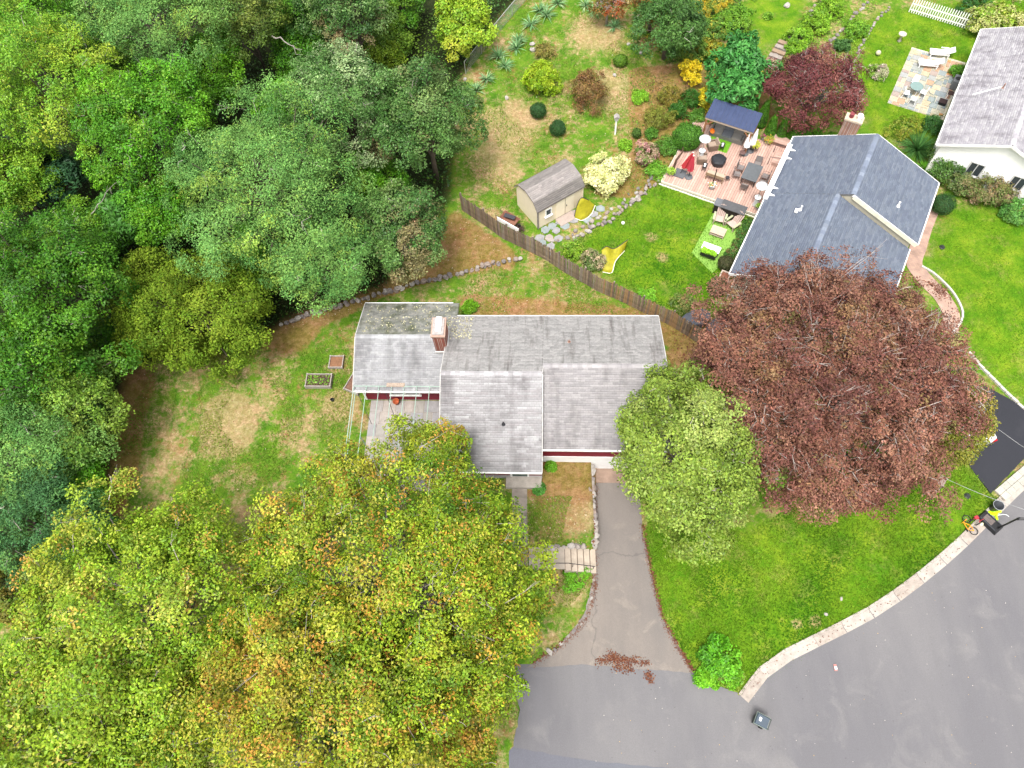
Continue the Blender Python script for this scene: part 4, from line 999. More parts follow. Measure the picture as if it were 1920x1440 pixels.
# umbrellas, folded
def umbrella(label, px, py, col, base, lean=(0, 0), h=2.3, name='umb'):
    t = dthing('folded_umbrella', label, 'umbrella', *at2(px, py))
    cl = mat(name, col, .8, .15, 6)
    f = MB()
    if base == 'round': f.lathe([(.32, 0), (.32, .04), (.1, .1)], (0, 0, 0), 16)
    else: f.box((0, 0, .04), (.85, .85, .08))
    f.build('base', mat('umb_base', (.13, .135, .145), .6, .15, 4), t)
    f = MB(); f.tube([(0, 0, .05), (lean[0], lean[1], h)], .025, 8); f.build('pole', mat('dark_iron', (.05, .045, .05)), t)
    f = MB(); n = 14; prof_ = [(.24, .35), (.20, .55), (.13, .8), (.05, 1.0)]; vs = []
    for r, k in prof_:
        for j in range(n):
            rr = r * (1.15 if j % 2 else .8); a = 2 * PI * j / n; vs.append((lean[0] * k + rr * math.cos(a), lean[1] * k + rr * math.sin(a), h * k))
    fs = [(i * n + j, i * n + (j + 1) % n, (i + 1) * n + (j + 1) % n, (i + 1) * n + j) for i in range(3) for j in range(n)] + [tuple(3 * n + j for j in range(n))]
    f.add(vs, fs); f.build('canopy', cl, t)
    f = MB(); f.lathe([(.05, 0), (.06, .06), (.0, .1)], (lean[0], lean[1], h), 8, caps=False); f.build('finial', mat('finial', (.75, .6, .55)), t)
umbrella('red folded umbrella on a round black base', 1291, 332, (.62, .055, .085), 'round', name='red_cloth')
umbrella('dark red folded umbrella leaning on a square slab base', 1275, 326, (.50, .04, .05), 'square', (.55, .35), 2.2, name='red_cloth_b')
umbrella('white folded umbrella next to the pavilion post', 1396, 288, (.82, .81, .78), 'round', (-.05, .1), 2.2, name='white_cloth')
umbrella('second white folded umbrella nearest the potted yellow plant', 1406, 283, (.84, .83, .80), 'round', (.05, .05), 2.2, name='white_cloth')
# fire pit under cover
t = dthing('covered_fire_pit', 'round black covered fire pit in the middle of the deck', 'fire pit', *at2(1346, 306))
f = MB(); n = 10; vs = []
for r, z in ((.52, 0), (.60, .25), (.60, .46), (.50, .56), (.16, .62)):
    vs += [(r * (1.04 if k % 2 else .96) * math.cos(2 * PI * k / n), r * (1.04 if k % 2 else .96) * math.sin(2 * PI * k / n), z) for k in range(n)]
f.add(vs, [(i * n + k, i * n + (k + 1) % n, (i + 1) * n + (k + 1) % n, (i + 1) * n + k) for i in range(4) for k in range(n)] + [tuple(4 * n + k for k in range(n))]); f.build('cover', mat('black_cover', (.03, .032, .038), .45, .3, 5), t)
# bench
t = dthing('garden_bench', 'tan slatted bench with cushions in front of the fire pit', 'bench', *at2(1340, 335))
for i in range(4): MB().box((0, -.22 + i * .13, .40), (1.45, .11, .04)).build('slat', wood_pale, t)
MB().box((0, -.03, .47), (1.4, .5, .1)).build('cushion', mat('bench_cushion', (.50, .40, .30), .9, .12, 7), t)
for i in range(2): MB().box((0, -.34, .55 + i * .14), (1.45, .04, .1)).build('back_slat', mat('bench_wood', (.36, .25, .15), .8, .1, 5), t)
for a in (-1, 1):
    for b in (-.3, .2): MB().box((a * .66, b, .3), (.07, .07, .6)).build('leg', MATS['bench_wood'], t)
# hanging-basket pole
t = dthing('flower_pole', 'dark pole with white and orange flowers at its foot', 'plant pole', *at2(1334, 353))
f = MB(); f.tube([(0, 0, 0), (0, 0, 2.1)], .04, 8); f.build('pole', mat('brown_pole', (.06, .03, .022), .6), t)
f = MB(); f.lathe([(.2, 0), (.26, .3), (.22, .3)], (0, 0, 0), 12); f.build('pot', mat('grey_pot', (.4, .38, .36), .8), t)
f = MB()
for _ in range(60):
    a = random.uniform(0, 6.28); r = random.uniform(0, .36); z = random.uniform(.3, .55); c = random.choice([(.8, .8, .75), (.75, .76, .7), (.15, .3, .05), (.8, .35, .03), (.3, .4, .1)])
    s = .06; p = (r * math.cos(a), r * math.sin(a), z); f.add([(p[0] - s, p[1], p[2]), (p[0], p[1] - s, p[2] + .02), (p[0] + s, p[1], p[2]), (p[0], p[1] + s, p[2] - .02)], [(0, 1, 2, 3)], c)
f.build('flowers', attr_mat('petals', .7), t)
t = dthing('stand', 'small round dark plant stand between bench and dining table', 'plant stand', *at2(1363, 338))
f = MB(); f.lathe([(.16, .3), (.16, .34)], (0, 0, 0), 14); f.build('ring', mat('dark_iron', (.05, .05, .05)), t)
for k in range(3):
    f = MB(); a = 2.1 * k; f.tube([(.13 * math.cos(a), .13 * math.sin(a), .3), (.18 * math.cos(a), .18 * math.sin(a), 0)], .014, 5); f.build('leg', MATS['dark_iron'], t)
t = dthing('stool', 'round brown stool by the white umbrellas', 'stool', *at2(1390, 293))
f = MB(); f.lathe([(.22, .4), (.24, .44), (.2, .47)], (0, 0, 0), 14); f.build('seat', mat('brown_metal', (.16, .09, .08), .5), t)
for k in range(4):
    f = MB(); a = 1.57 * k; f.tube([(.16 * math.cos(a), .16 * math.sin(a), .4), (.2 * math.cos(a), .2 * math.sin(a), 0)], .015, 5); f.build('leg', MATS['brown_metal'], t)
# dining set
t = dthing('dining_table', 'grey slate dining table on the deck', 'table', -3.62, 42.85)
MB().box((0, 0, .73), (1.2, 1.75, .05)).build('tabletop', mat('slate_table', (.13, .14, .15), .55, .15, 4), t)
for a in (-1, 1):
    for b in (-1, 1): MB().box((a * .5, b * .75, .36), (.07, .07, .7)).build('leg', black_plastic, t)
def dchair(label, x, y, rz):
    t = dthing('dining_chair', label, 'chair', x, y, rz, group='chairs around the slate table')
    fr = mat('brown_metal', (.16, .09, .08), .5); ms = mat('sling', (.24, .21, .20), .8, .15, 14)
    MB().box((0, 0, .42), (.5, .48, .03)).build('seat', ms, t)
    MB().box((0, .27, .68), (.5, .03, .52), M=Matrix.Rotation(-.2, 3, 'X')).build('backrest', ms, t)
    for a in (-1, 1):
        f = MB(); f.tube([(a * .27, -.24, 0), (a * .27, -.24, .62), (a * .27, .22, .64)], .016, 6); f.build('arm_frame', fr, t)
        f = MB(); f.tube([(a * .25, .3, 0), (a * .25, .26, .95)], .016, 6); f.build('leg', fr, t)
dchair('dining chair at the far end of the slate table', -3.55, 44.15, 0.05); dchair('dining chair at the near end of the slate table', -3.7, 41.55, PI)
dchair('dining chair on the left of the slate table, nearer the bench', -4.65, 42.5, PI / 2 + .2); dchair('dining chair on the left of the slate table, farther back', -4.6, 43.25, PI / 2)
dchair('dining chair between the slate table and the house, nearer the heater', -2.55, 42.5, -PI / 2); dchair('dining chair between the slate table and the house, farther back', -2.6, 43.2, -PI / 2 - .1)
# planters
def pot_plant(label, px, py, z, cols, r=.3, h=.5, potcol=(.3, .28, .26), legs=False, n=260):
    t = dthing('potted_plant', label, 'potted plant', *at2(px, py, z), 0, z)
    f = MB(); f.lathe([(.14, .35 if legs else 0), (.2, .6 if legs else .32), (.18, .6 if legs else .32)], (0, 0, 0), 12); f.build('pot', mat('pot_%d' % int(potcol[0] * 100), potcol, .7), t)
    zo = .6 if legs else .3
    if legs:
        for k in range(3):
            f = MB(); a = 2.1 * k + .4; f.tube([(.1 * math.cos(a), .1 * math.sin(a), .5), (.25 * math.cos(a), .25 * math.sin(a), 0)], .015, 5); f.build('leg', MATS['dark_iron'], t)
    f = MB()
    for _ in range(n):
        d = Vector((random.gauss(0, 1), random.gauss(0, 1), abs(random.gauss(0, 1)))).normalized() * random.uniform(.5, 1); p = Vector((d.x * r, d.y * r, zo + d.z * h)); s = random.uniform(.04, .08)
        u = Vector((random.gauss(0, 1), random.gauss(0, 1), random.gauss(0, .4))).normalized() * s; w = u.cross(Vector((random.gauss(0, .4), random.gauss(0, .4), 1))).normalized() * s * .6
        f.add([p - u, p - w, p + u, p + w], [(0, 1, 2, 3)], jit(random.choice(cols), .2))
    f.build('foliage', attr_mat('leaf', .55, .3, .25), t)
pot_plant('yellow green plant in a legged stand by the white umbrellas', 1412, 283, DZ, [(.42, .45, .04), (.25, .36, .03), (.6, .55, .1)], .42, .4, (.08, .07, .07), True)
pot_plant('yellow flowering pot at the back edge of the deck', 1440, 268, DZ, [(.40, .40, .05), (.18, .3, .04), (.55, .3, .05)], .45, .45, (.6, .58, .55))
pot_plant('magenta flowering pot next to the yellow one', 1430, 262, DZ, [(.35, .05, .14), (.2, .25, .05)], .25, .3, (.35, .33, .31), n=120)
pot_plant('pot of lime leaves with a brown trunk at the deck corner', 1257, 326, DZ, [(.22, .4, .03), (.3, .45, .05)], .4, .3, (.28, .25, .22))
t = dthing('driftwood', 'dark leaning driftwood branch behind the corner pot', 'driftwood', *at2(1262, 318))
f = MB(); f.tube([(0, 0, 0), (.05, .2, .9), (.3, .5, 1.5), (.25, .7, 1.9)], [.1, .09, .07, .03], 8); f.build('trunk', mat('driftwood_bark', (.12, .07, .045), .9, .3, 6), t)
pot_plant('small pot of greens beside the heater at the house wall', 1420, 392, DZ, [(.15, .3, .03), (.3, .4, .06)], .25, .35, (.55, .5, .48), n=120)
# landing steps with rails at the house
t = dthing('landing_steps', 'low wooden landing with two dark rails by the house door', 'steps', -2.1, 45.6)
for i in range(6): MB().box((-.0, -.6 + i * .22, .17), (1.0, .2, .3)).build('plank', random.choice(plank_m), t)
for y in (-.75, .65):
    f = MB(); f.tube([(-.75, y, 0), (-.75, y, .8), (.3, y, 1.05)], .022, 6); f.build('rail', mat('dark_iron', (.05, .05, .05)), t)
t = dthing('wood_bench_box', 'pinkish wooden ledge at the back of the deck', 'ledge', -2.75, 47.35)
for i in range(4): MB().box((0, -.3 + i * .2, .35), (2.3, .18, .08)).build('plank', plank_m[i], t)
MB().box((0, 0, .15), (2.2, .7, .3)).build('base', mat('ledge_base', (.28, .16, .13), .8), t)
# bar counter
t = dthing('bar_counter', 'dark bar counter with grey slab top at the deck edge', 'counter', *at2(1373, 386, 1.2), 0, 0)
MB().box((.15, 0, 1.12), (1.9, .85, .06)).build('countertop', grey_stone, t); MB().box((-1.05, .05, 1.02), (.55, .75, .06)).build('side_shelf', mat('grey_shelf', (.16, .165, .18), .6), t)
MB().box((.15, 0, .55), (1.7, .65, 1.08)).build('cabinet', mat('black_brown', (.028, .02, .018), .7, .2, 5), t); MB().box((-1.05, .05, .5), (.45, .6, .98)).build('side_cabinet', MATS['black_brown'], t)
# turf strip and its things
turfp = [L2(a, b, 0)[:2] for a, b in [(1338, 398), (1398, 418), (1392, 440), (1372, 470), (1352, 498), (1335, 512), (1297, 474)]]
o = MB().prism([tuple(p) for p in turfp], -.05, .03).build('turf_strip', mat('turf_pale', (.26, .47, .08), .95, .06, 3, .2), None, (0, 0, 0), A2); tag(o, kind='structure')
def adirondack(label, px, py, rz):
    t = dthing('adirondack_chair', label, 'chair', *at2(px, py, .25), rz, 0.03)
    t.scale = (1.2, 1.2, 1.2); tn = mat('taupe_resin', (.62, .46, .40), .7, .08, 5)
    for i in range(6): MB().box((0, -.28 + i * .095, .34 - i * .022), (.5, .085, .025)).build('seat_slat', tn, t)
    for i in range(5):
        x = (i - 2) * .105; h = .78 - .05 * abs(i - 2) ** 1.6
        m = MB(); m.beam((x, .22, .22), (x * 1.15, .22 + .34, .22 + h), .092, .022); m.build('back_slat', tn, t)
    for s in (-1, 1):
        MB().box((s * .36, -.08, .52), (.13, .66, .03)).build('armrest', mat('olive_resin', (.52, .52, .33), .7, .08, 5), t)
        MB().box((s * .33, -.3, .26), (.04, .1, .52)).build('leg', tn, t)
        m = MB(); m.beam((s * .29, -.34, .3), (s * .29, .45, .04), .035, .1); m.build('stringer', tn, t)
adirondack('taupe slatted adirondack chair on the left of the pair', 1349, 411, .15); adirondack('taupe slatted adirondack chair on the right, nearer the house', 1374, 421, -.45)
t = dthing('coffee_table', 'pale wooden low table on the artificial turf', 'table', *at2(1347, 433, .4), 0, .03)
for i in range(4): MB().box((0, -.285 + i * .19, .40), (1.1, .185, .035)).build('plank', wood_pale, t)
MB().box((0, 0, .15), (1.05, .7, .03)).build('shelf', wood_pale, t)
for a in (-1, 1):
    for b in (-1, 1): MB().box((a * .5, b * .33, .2), (.06, .06, .38)).build('leg', wood_pale, t)
t = dthing('herb_planter', 'white topped black planter full of lettuce by the lawn', 'planter', *at2(1331, 471, .5), 0, .03)
MB().box((0, .22, .62), (1.35, .62, .04)).build('top_shelf', white_plastic, t); MB().box((0, -.25, .45), (1.15, .42, .34)).build('trough', black_plastic, t); MB().box((0, .2, .3), (1.2, .5, .58)).build('cabinet', mat('grey_box', (.3, .3, .31), .7), t)
f = MB()
for _ in range(260):
    p = Vector((random.uniform(-.55, .55), -.25 + random.uniform(-.2, .25), .62 + random.uniform(0, .14))); s = random.uniform(.06, .1)
    u = Vector((random.gauss(0, 1), random.gauss(0, 1), random.gauss(0, .4))).normalized() * s; w = u.cross(Vector((random.gauss(0, .5), random.gauss(0, .5), 1))).normalized() * s * .7
    f.add([p - u, p - w, p + u, p + w], [(0, 1, 2, 3)], jit((.24, .48, .02), .25))
f.build('lettuce', attr_mat('leaf'), t)
t = dthing('square_pot', 'beige square pot filled with red soil at the house corner', 'pot', *at2(1358, 520, .3), 0, 0)
f = MB(); s0, s1, s2 = .28, .36, .27
vs = [(a * s0, b * s0, 0) for a, b in ((-1, -1), (1, -1), (1, 1), (-1, 1))] + [(a * s1, b * s1, .6) for a, b in ((-1, -1), (1, -1), (1, 1), (-1, 1))] + [(a * s2, b * s2, .6) for a, b in ((-1, -1), (1, -1), (1, 1), (-1, 1))] + [(a * s2, b * s2, .5) for a, b in ((-1, -1), (1, -1), (1, 1), (-1, 1))]
f.add(vs, [(i * 4 + j, i * 4 + (j + 1) % 4, i * 4 + 4 + (j + 1) % 4, i * 4 + 4 + j) for i in range(3) for j in range(4)]); f.build('pot', mat('beige_pot', (.62, .50, .42), .8), t)
MB().box((0, 0, .5), (.53, .53, .06)).build('soil', mat('red_soil', (.26, .10, .06), .95, .3, 10), t)
# grey covers by the fence
for (px, py, lb, r) in ((1303, 594, 'grey folded cover standing at the fence end', .85), (1345, 608, 'grey cover half hidden by the copper beech', .75)):
    t = thing('covered_table', lb, 'covered table', G(px, py + 10), .3)
    f = MB(); n = 8; vs = []
    for rr, z in ((r * .92, 0), (r, .55), (r * .95, .72), (.1, .82)): vs += [(rr * 1.35 * math.cos(2 * PI * k / n + .2), rr * .8 * math.sin(2 * PI * k / n + .2), z) for k in range(n)]
    f.add(vs, [(i * n + k, i * n + (k + 1) % n, (i + 1) * n + (k + 1) % n, (i + 1) * n + k) for i in range(3) for k in range(n)] + [tuple(3 * n + k for k in range(n))]); f.build('cover', mat('slate_cover', (.11, .12, .15), .6, .2, 3), t)

# ------------------------------------------------------------------ far patio, upper right
def at3(px, py, z=.06): q = L3(px, py, z); return q[0], q[1]
def WL3(x, y, z=0.):
    c, s = math.cos(A3), math.sin(A3); return (x * c - y * s, x * s + y * c, z)
corners = [at3(*p) for p in [(1711, 86), (1815, 120), (1766, 222), (1664, 193)]]
qx0 = min(c[0] for c in corners); qx1 = w0_[0] + .3; qy0 = (corners[2][1] + corners[3][1]) / 2; qy1 = (corners[0][1] + corners[1][1]) / 2
zt = .0
pt = bpy.data.objects.new('stone_patio', None); COL.objects.link(pt); tag(pt, kind='structure'); pt['label'] = 'multicoloured flagstone patio beside the white house'
pt.location = (0, 0, Tz(*WL3((qx0 + qx1) / 2, (qy0 + qy1) / 2)[:2])); pt.rotation_euler = (0, 0, A3); PZ = pt.location.z
MB().box(((qx0 + qx1) / 2, (qy0 + qy1) / 2, -.1), (qx1 - qx0, qy1 - qy0, .24)).build('bedding', mat('pale_joint', (.52, .47, .36), .9, .1, 4), pt)
fcol = [(.36, .33, .26), (.26, .27, .25), (.40, .32, .22), (.30, .24, .21), (.23, .26, .26), (.44, .36, .26), (.38, .24, .16), (.28, .28, .27), (.33, .31, .24), (.20, .23, .24), (.50, .24, .10)]
fms = [mat('cflag%d' % i, c, .85, .12, 4, .2) for i, c in enumerate(fcol)]
y = qy0 + .02; used = set(); cell = .31; nxc = int((qx1 - qx0) / cell); nyc = int((qy1 - qy0) / cell); occ = np.zeros((nxc, nyc), bool)
for j in range(nyc):
    for i in range(nxc):
        if occ[i, j]: continue
        w, h = random.choice([(1, 1), (2, 1), (1, 2), (2, 2), (2, 2), (3, 2), (2, 1)])
        w = min(w, nxc - i); h = min(h, nyc - j)
        while w > 1 and occ[i:i + w, j:j + h].any(): w -= 1
        while h > 1 and occ[i:i + w, j:j + h].any(): h -= 1
        occ[i:i + w, j:j + h] = True
        MB().box((qx0 + (i + w / 2) * cell, qy0 + (j + h / 2) * cell, .03), (w * cell - .035, h * cell - .035, .05 + random.uniform(0, .008))).build('flagstone', random.choice(fms[:10] + fms[:10] + fms[10:]), pt)
def pthing(name, label, cat, px, py, rz=0., z=.06, group=None):
    x, y = at3(px, py, PZ + z); return thing(name, label, cat, WL3(x, y, PZ + z), A3 + rz, group)
def lounger(label, px, py, rz):
    t = pthing('sun_lounger', label, 'sun lounger', px, py, rz)
    MB().box((-.35, 0, .34), (1.25, .62, .07)).build('bed', white_plastic, t)
    m = MB(); m.beam((.26, 0, .36), (.92, 0, .72), .6, .06); m.build('backrest', white_plastic, t)
    for s in (-1, 1):
        MB().box((.2, s * .36, .5), (.62, .07, .05)).build('armrest', white_plastic, t)
        for x in (-.85, .55): MB().box((x, s * .29, .16), (.08, .07, .32)).build('leg', white_plastic, t)
        m = MB(); m.beam((-.85, s * .31, .3), (.6, s * .31, .3), .05, .1); m.build('side_rail', white_plastic, t)
    f = MB(); f.lathe([(.1, 0), (.1, .05)], (.7, .31, .1), 10); f.build('wheel', white_plastic, t)
lounger('white plastic sun lounger at the far side of the patio', 1763, 104, .28); lounger('white plastic sun lounger in front of the other one', 1742, 124, .28)
t = pthing('patio_table', 'round glass garden table among white chairs', 'table', 1712, 174)
f = MB(); f.lathe([(.5, .68), (.52, .69), (.52, .71), (.5, .72)], (0, 0, 0), 20); f.build('tabletop', mat('green_glass', (.22, .32, .30), .15, .1, 4, spec=.6), t)
for k in range(4):
    f = MB(); a = k * PI / 2 + .5; f.tube([(.42 * math.cos(a), .42 * math.sin(a), .68), (.38 * math.cos(a), .38 * math.sin(a), 0)], .02, 6); f.build('leg', white_plastic, t)
def pchair(label, px, py, rz):
    t = pthing('garden_chair', label, 'chair', px, py, rz, group='white chairs round the glass table')
    MB().box((0, 0, .42), (.46, .46, .04)).build('seat', white_plastic, t)
    f = MB(); n = 7
    vs = [(.25 * math.sin(a), .16 + .1 * math.cos(a), z) for z in (.44, .86) for a in np.linspace(-1.3, 1.3, n)] + [(.235 * math.sin(a), .14 + .1 * math.cos(a), z) for z in (.44, .86) for a in np.linspace(-1.3, 1.3, n)]
    f.add(vs, [(i, i + 1, n + i + 1, n + i) for i in range(n - 1)] + [(2 * n + i, 3 * n + i, 3 * n + i + 1, 2 * n + i + 1) for i in range(n - 1)] + [(n + i, n + i + 1, 3 * n + i + 1, 3 * n + i) for i in range(n - 1)]); f.build('backrest', white_plastic, t)
    for a in (-1, 1):
        for b in (-1, 1): 
            f = MB(); f.tube([(a * .2, b * .2, .42), (a * .25, b * .26, 0)], .022, 5); f.build('leg', white_plastic, t)
pchair('white garden chair behind the glass table', 1712, 160, 0.0); pchair('white garden chair left of the glass table', 1696, 181, 1.7); pchair('white garden chair right of the glass table', 1728, 180, -1.7); pchair('white garden chair in front of the glass table', 1709, 193, PI)
t = pthing('mat', 'small black square box on the patio by the white house', 'box', 1766, 194); MB().box((0, 0, .12), (.55, .5, .24)).build('box_body', black_plastic, t); MB().box((0, 0, .25), (.6, .55, .03)).build('lid', mat('dark_lid', (.04, .02, .02), .6), t)
t = pthing('air_conditioner', 'grey air conditioner unit against the white house', 'air conditioner', 1788, 162); MB().box((0, 0, .4), (.55, .95, .8)).build('casing', mat('ac_grey', (.18, .19, .20), .5), t); f = MB(); f.lathe([(.22, .8), (.22, .82), (.05, .83)], (0, 0, 0), 14); f.build('fan_grille', black_plastic, t)
t = pthing('wall_chair', 'white chair with dark seat against the white house', 'chair', 1779, 182, -1.5); MB().box((0, 0, .42), (.46, .46, .05)).build('seat', mat('dark_brown', (.06, .03, .025), .7), t); MB().box((0, .24, .68), (.48, .05, .5)).build('backrest', white_plastic, t)
for a in (-1, 1):
    for b in (-1, 1): MB().box((a * .2, b * .2, .2), (.04, .04, .4)).build('leg', white_plastic, t)
t = thing('garden_hose', 'grey green garden hose snaking over the patio', 'hose', (0, 0, PZ))
hp = smooth_line([P(a, b, PZ + .08)[:2] for a, b in [(1784, 142), (1770, 146), (1757, 152), (1745, 163), (1742, 172), (1752, 180), (1752, 188), (1745, 194), (1738, 200)]], 5)
f = MB(); f.tube([(p[0], p[1], .09) for p in hp], .022, 5); f.build('hose', mat('hose_green', (.25, .32, .30), .5), t)
def small(name, label, cat, px, py, build, rz=0.):
    t = thing(name, label, cat, G(px, py), rz); build(t); return t
def bath(t):
    f = MB(); f.lathe([(.2, 0), (.09, .1), (.08, .55), (.12, .6)], (0, 0, 0), 12); f.build('pedestal', mat('bath_stone', (.55, .48, .40), .85, .1, 5), t, smooth=True)
    f = MB(); f.lathe([(.1, .58), (.32, .68), (.34, .74), (.3, .74), (.1, .66), (0, .66)], (0, 0, 0), 16, caps=False); f.build('basin', MATS['bath_stone'], t, smooth=True)
small('bird_bath', 'stone bird bath on the far lawn', 'bird bath', 1686, 77, bath)
def ball(r, m):
    def b(t):
        f = MB(); f.lathe([(r * math.sin(a), r - r * math.cos(a)) for a in np.linspace(0.05, PI - .05, 9)], (0, 0, 0), 14); f.build('sphere', m, t, smooth=True)
    return b
small('gazing_globe', 'pale round globe on the far lawn by the red maple', 'globe', 1645, 103, ball(.22, mat('globe', (.66, .62, .42), .3)))
small('soccer_ball', 'white ball on the lawn near the yellow goal', 'ball', 1168, 420, ball(.13, mat('ball_white', (.85, .85, .8), .5)))
small('ball', 'pale yellow ball next to the basketball stand', 'ball', 1838, 983, ball(.12, mat('ball_yellow', (.75, .75, .45), .5)))
for k, (a, b, lb) in enumerate([(1577, 1123, 'white lawn marker stone nearest the kerb'), (1548, 1152, 'smaller white lawn marker stone in the corner lawn')]): small('marker_stone', lb, 'stone', a, b, lambda t: stone(t, (0, 0, .05), 0, mi=4))
# ------------------------------------------------------------------ garden things
# birdhouse pole
t = thing('bird_house', 'white birdhouse on a white post in the dry lawn', 'bird house', G(1153, 252))
f = MB(); f.box((0, 0, .8), (.12, .12, 1.6)); f.build('post', white_plastic, t)
f = MB(); f.box((0, 0, 1.75), (.3, .3, .32)); f.build('box', mat('grey_bird', (.55, .52, .5), .8), t)
f = MB(); f.add([(-.22, -.2, 1.9), (.22, -.2, 1.9), (.22, .2, 1.9), (-.22, .2, 1.9), (0, -.2, 2.08), (0, .2, 2.08)], [(0, 1, 4), (3, 5, 2), (0, 4, 5, 3), (1, 2, 5, 4), (0, 3, 2, 1)]); f.build('roof', mat('grey_roof', (.42, .38, .36), .8), t)
# wheelbarrow
t = thing('wheelbarrow', 'rusty wheelbarrow tipped beside the wooden fence', 'wheelbarrow', G(957, 418), -.6)
f = MB(); vs = [(-.55, -.32, .3), (.5, -.3, .3), (.5, .3, .3), (-.55, .32, .3), (-.75, -.42, .62), (.7, -.4, .55), (.7, .4, .55), (-.75, .42, .62)]
f.add(vs, [(0, 3, 2, 1), (0, 1, 5, 4), (1, 2, 6, 5), (2, 3, 7, 6), (3, 0, 4, 7)]); f.build('tray', mat('rust', (.33, .15, .10), .8, .3, 4), t)
for s in (-1, 1):
    f = MB(); f.tube([(.75, s * .06, .22), (-.5, s * .28, .32), (-1.2, s * .3, .5)], .02, 6); f.build('handle', mat('dark_iron', (.05, .05, .05)), t)
    f = MB(); f.tube([(-.3, s * .28, .3), (-.45, s * .3, 0)], .018, 6); f.build('leg', MATS['dark_iron'], t)
f = MB(); f.tube([(.82, -.05, .2), (.82, .05, .2)], .2, 14); f.build('wheel', black_plastic, t)
f = MB(); f.box((-.1, .1, .6), (.9, .35, .08), .2); f.build('load', mat('dark_load', (.06, .06, .07), .7), t)
t = thing('brush_pile', 'dark twig pile at the fence by the wheelbarrow', 'brush pile', G(975, 430))
f = MB()
for _ in range(30):
    a = random.uniform(0, 3.14); c = Vector((random.uniform(-.25, .25), random.uniform(-.25, .25), random.uniform(.05, .4))); d = Vector((math.cos(a), math.sin(a), random.uniform(-.3, .3))) * .3; f.tube([c - d, c + d], .015, 4)
f.build('twigs', mat('twig_dark', (.12, .07, .06), .9, .3, 4), t)
# yellow pop-up goals
def goal(label, base_pts, tip_pts, arch_pts, loc):
    t = thing('soccer_goal', label, 'soccer goal', (0, 0, 0))
    yel = mat('goal_yellow', (.40, .36, .015), .6, .25, 3)
    n = 10; A = smooth_line(base_pts, n); B = smooth_line(arch_pts, n); k = min(len(A), len(B)); rows = 5; vs = []
    for r in range(rows + 1):
        w = r / rows
        for i in range(k):
            p = A[i] * (1 - w) + B[i] * w; sag = math.sin(PI * w) * .12 * math.sin(PI * i / (k - 1)); vs.append((p[0], p[1], p[2] - sag))
    f = MB(); f.add(vs, [(r * k + i, r * k + i + 1, (r + 1) * k + i + 1, (r + 1) * k + i) for r in range(rows) for i in range(k - 1)])
    o = f.build('net', yel, t, smooth=True); sm = o.modifiers.new('thick', 'SOLIDIFY'); sm.thickness = .012
    f = MB(); f.tube([tuple(p) for p in A], .03, 6); f.build('frame', mat('goal_white', (.8, .78, .6), .6), t)
    f = MB(); f.tube([tuple(p) for p in B], .03, 6); f.build('arch', mat('dark_iron', (.05, .05, .05)), t)
def W3(px, py, z): return P(px, py, z)
goal('yellow pop-up soccer goal leaning on the shed', [W3(1078, 409, .05), W3(1092, 413, .05), W3(1108, 402, .1), W3(1116, 385, .5)], None, [W3(1077, 405, .3), W3(1082, 385, 1.1), W3(1090, 371, 1.6), W3(1104, 375, 1.2)], None)
goal('yellow pop-up soccer goal lying on the green lawn', [W3(1130, 510, .05), W3(1147, 511, .05), W3(1154, 490, .3), W3(1171, 470, .05)], None, [W3(1128, 468, .9), W3(1138, 462, 1.0), W3(1152, 466, .6), W3(1178, 449, .9)], None)
# planter boxes by the red house
def raised_bed(label, px, py, w, d, h, rz, soilc, plants):
    t = thing('raised_bed', label, 'planter box', G(px, py), rz); gw = mat('grey_board', (.42, .37, .33), .85, .2, 4)
    for s in (-1, 1):
        MB().box((0, s * d / 2, h / 2), (w, .06, h)).build('board', gw, t); MB().box((s * w / 2, 0, h / 2), (.06, d - .061, h)).build('board', gw, t)
        for s2 in (-1, 1): MB().box((s * w / 2, s2 * d / 2, h / 2 + .01), (.1, .1, h + .03)).build('corner_post', gw, t)
    MB().box((0, 0, h * .35), (w - .08, d - .08, h * .7)).build('soil', mat('soil_' + soilc[0], soilc[1], .95, .35, 8), t)
    if plants:
        f = MB()
        for _ in range(160):
            p = Vector((random.uniform(-w / 2 + .1, w / 2 - .1), random.uniform(-d / 2 + .1, d / 2 - .1), h * .75 + random.uniform(0, .12))); s = random.uniform(.05, .1)
            u = Vector((random.gauss(0, 1), random.gauss(0, 1), random.gauss(0, .4))).normalized() * s; q = u.cross(Vector((random.gauss(0, .4), random.gauss(0, .4), 1))).normalized() * s * .6
            f.add([p - u, p - q, p + u, p + q], [(0, 1, 2, 3)], jit(random.choice([(.14, .3, .03), (.2, .36, .04), (.12, .1, .06)]), .2))
        f.build('seedlings', attr_mat('leaf', .55, .3, .25), t)
raised_bed('grey wooden planter box with green seedlings west of the house', 600, 717, 1.75, .95, .4, HY, ('dark', (.10, .06, .035)), True)
raised_bed('small square planter box of bare soil beyond the seedling box', 632, 681, .95, .9, .28, HY, ('brown', (.28, .14, .075)), False)
raised_bed('planter box partly hidden under the house eave', 668, 722, 1.1, 1.3, .3, HY - .4, ('red', (.22, .12, .08)), False)
small('dark_pot', 'small dark pot on the grass by the planter boxes', 'pot', 624, 751, lambda t: MB().lathe([(.1, 0), (.14, .2), (.12, .2), (.1, .05)], (0, 0, 0), 10).build('pot', black_plastic, t))
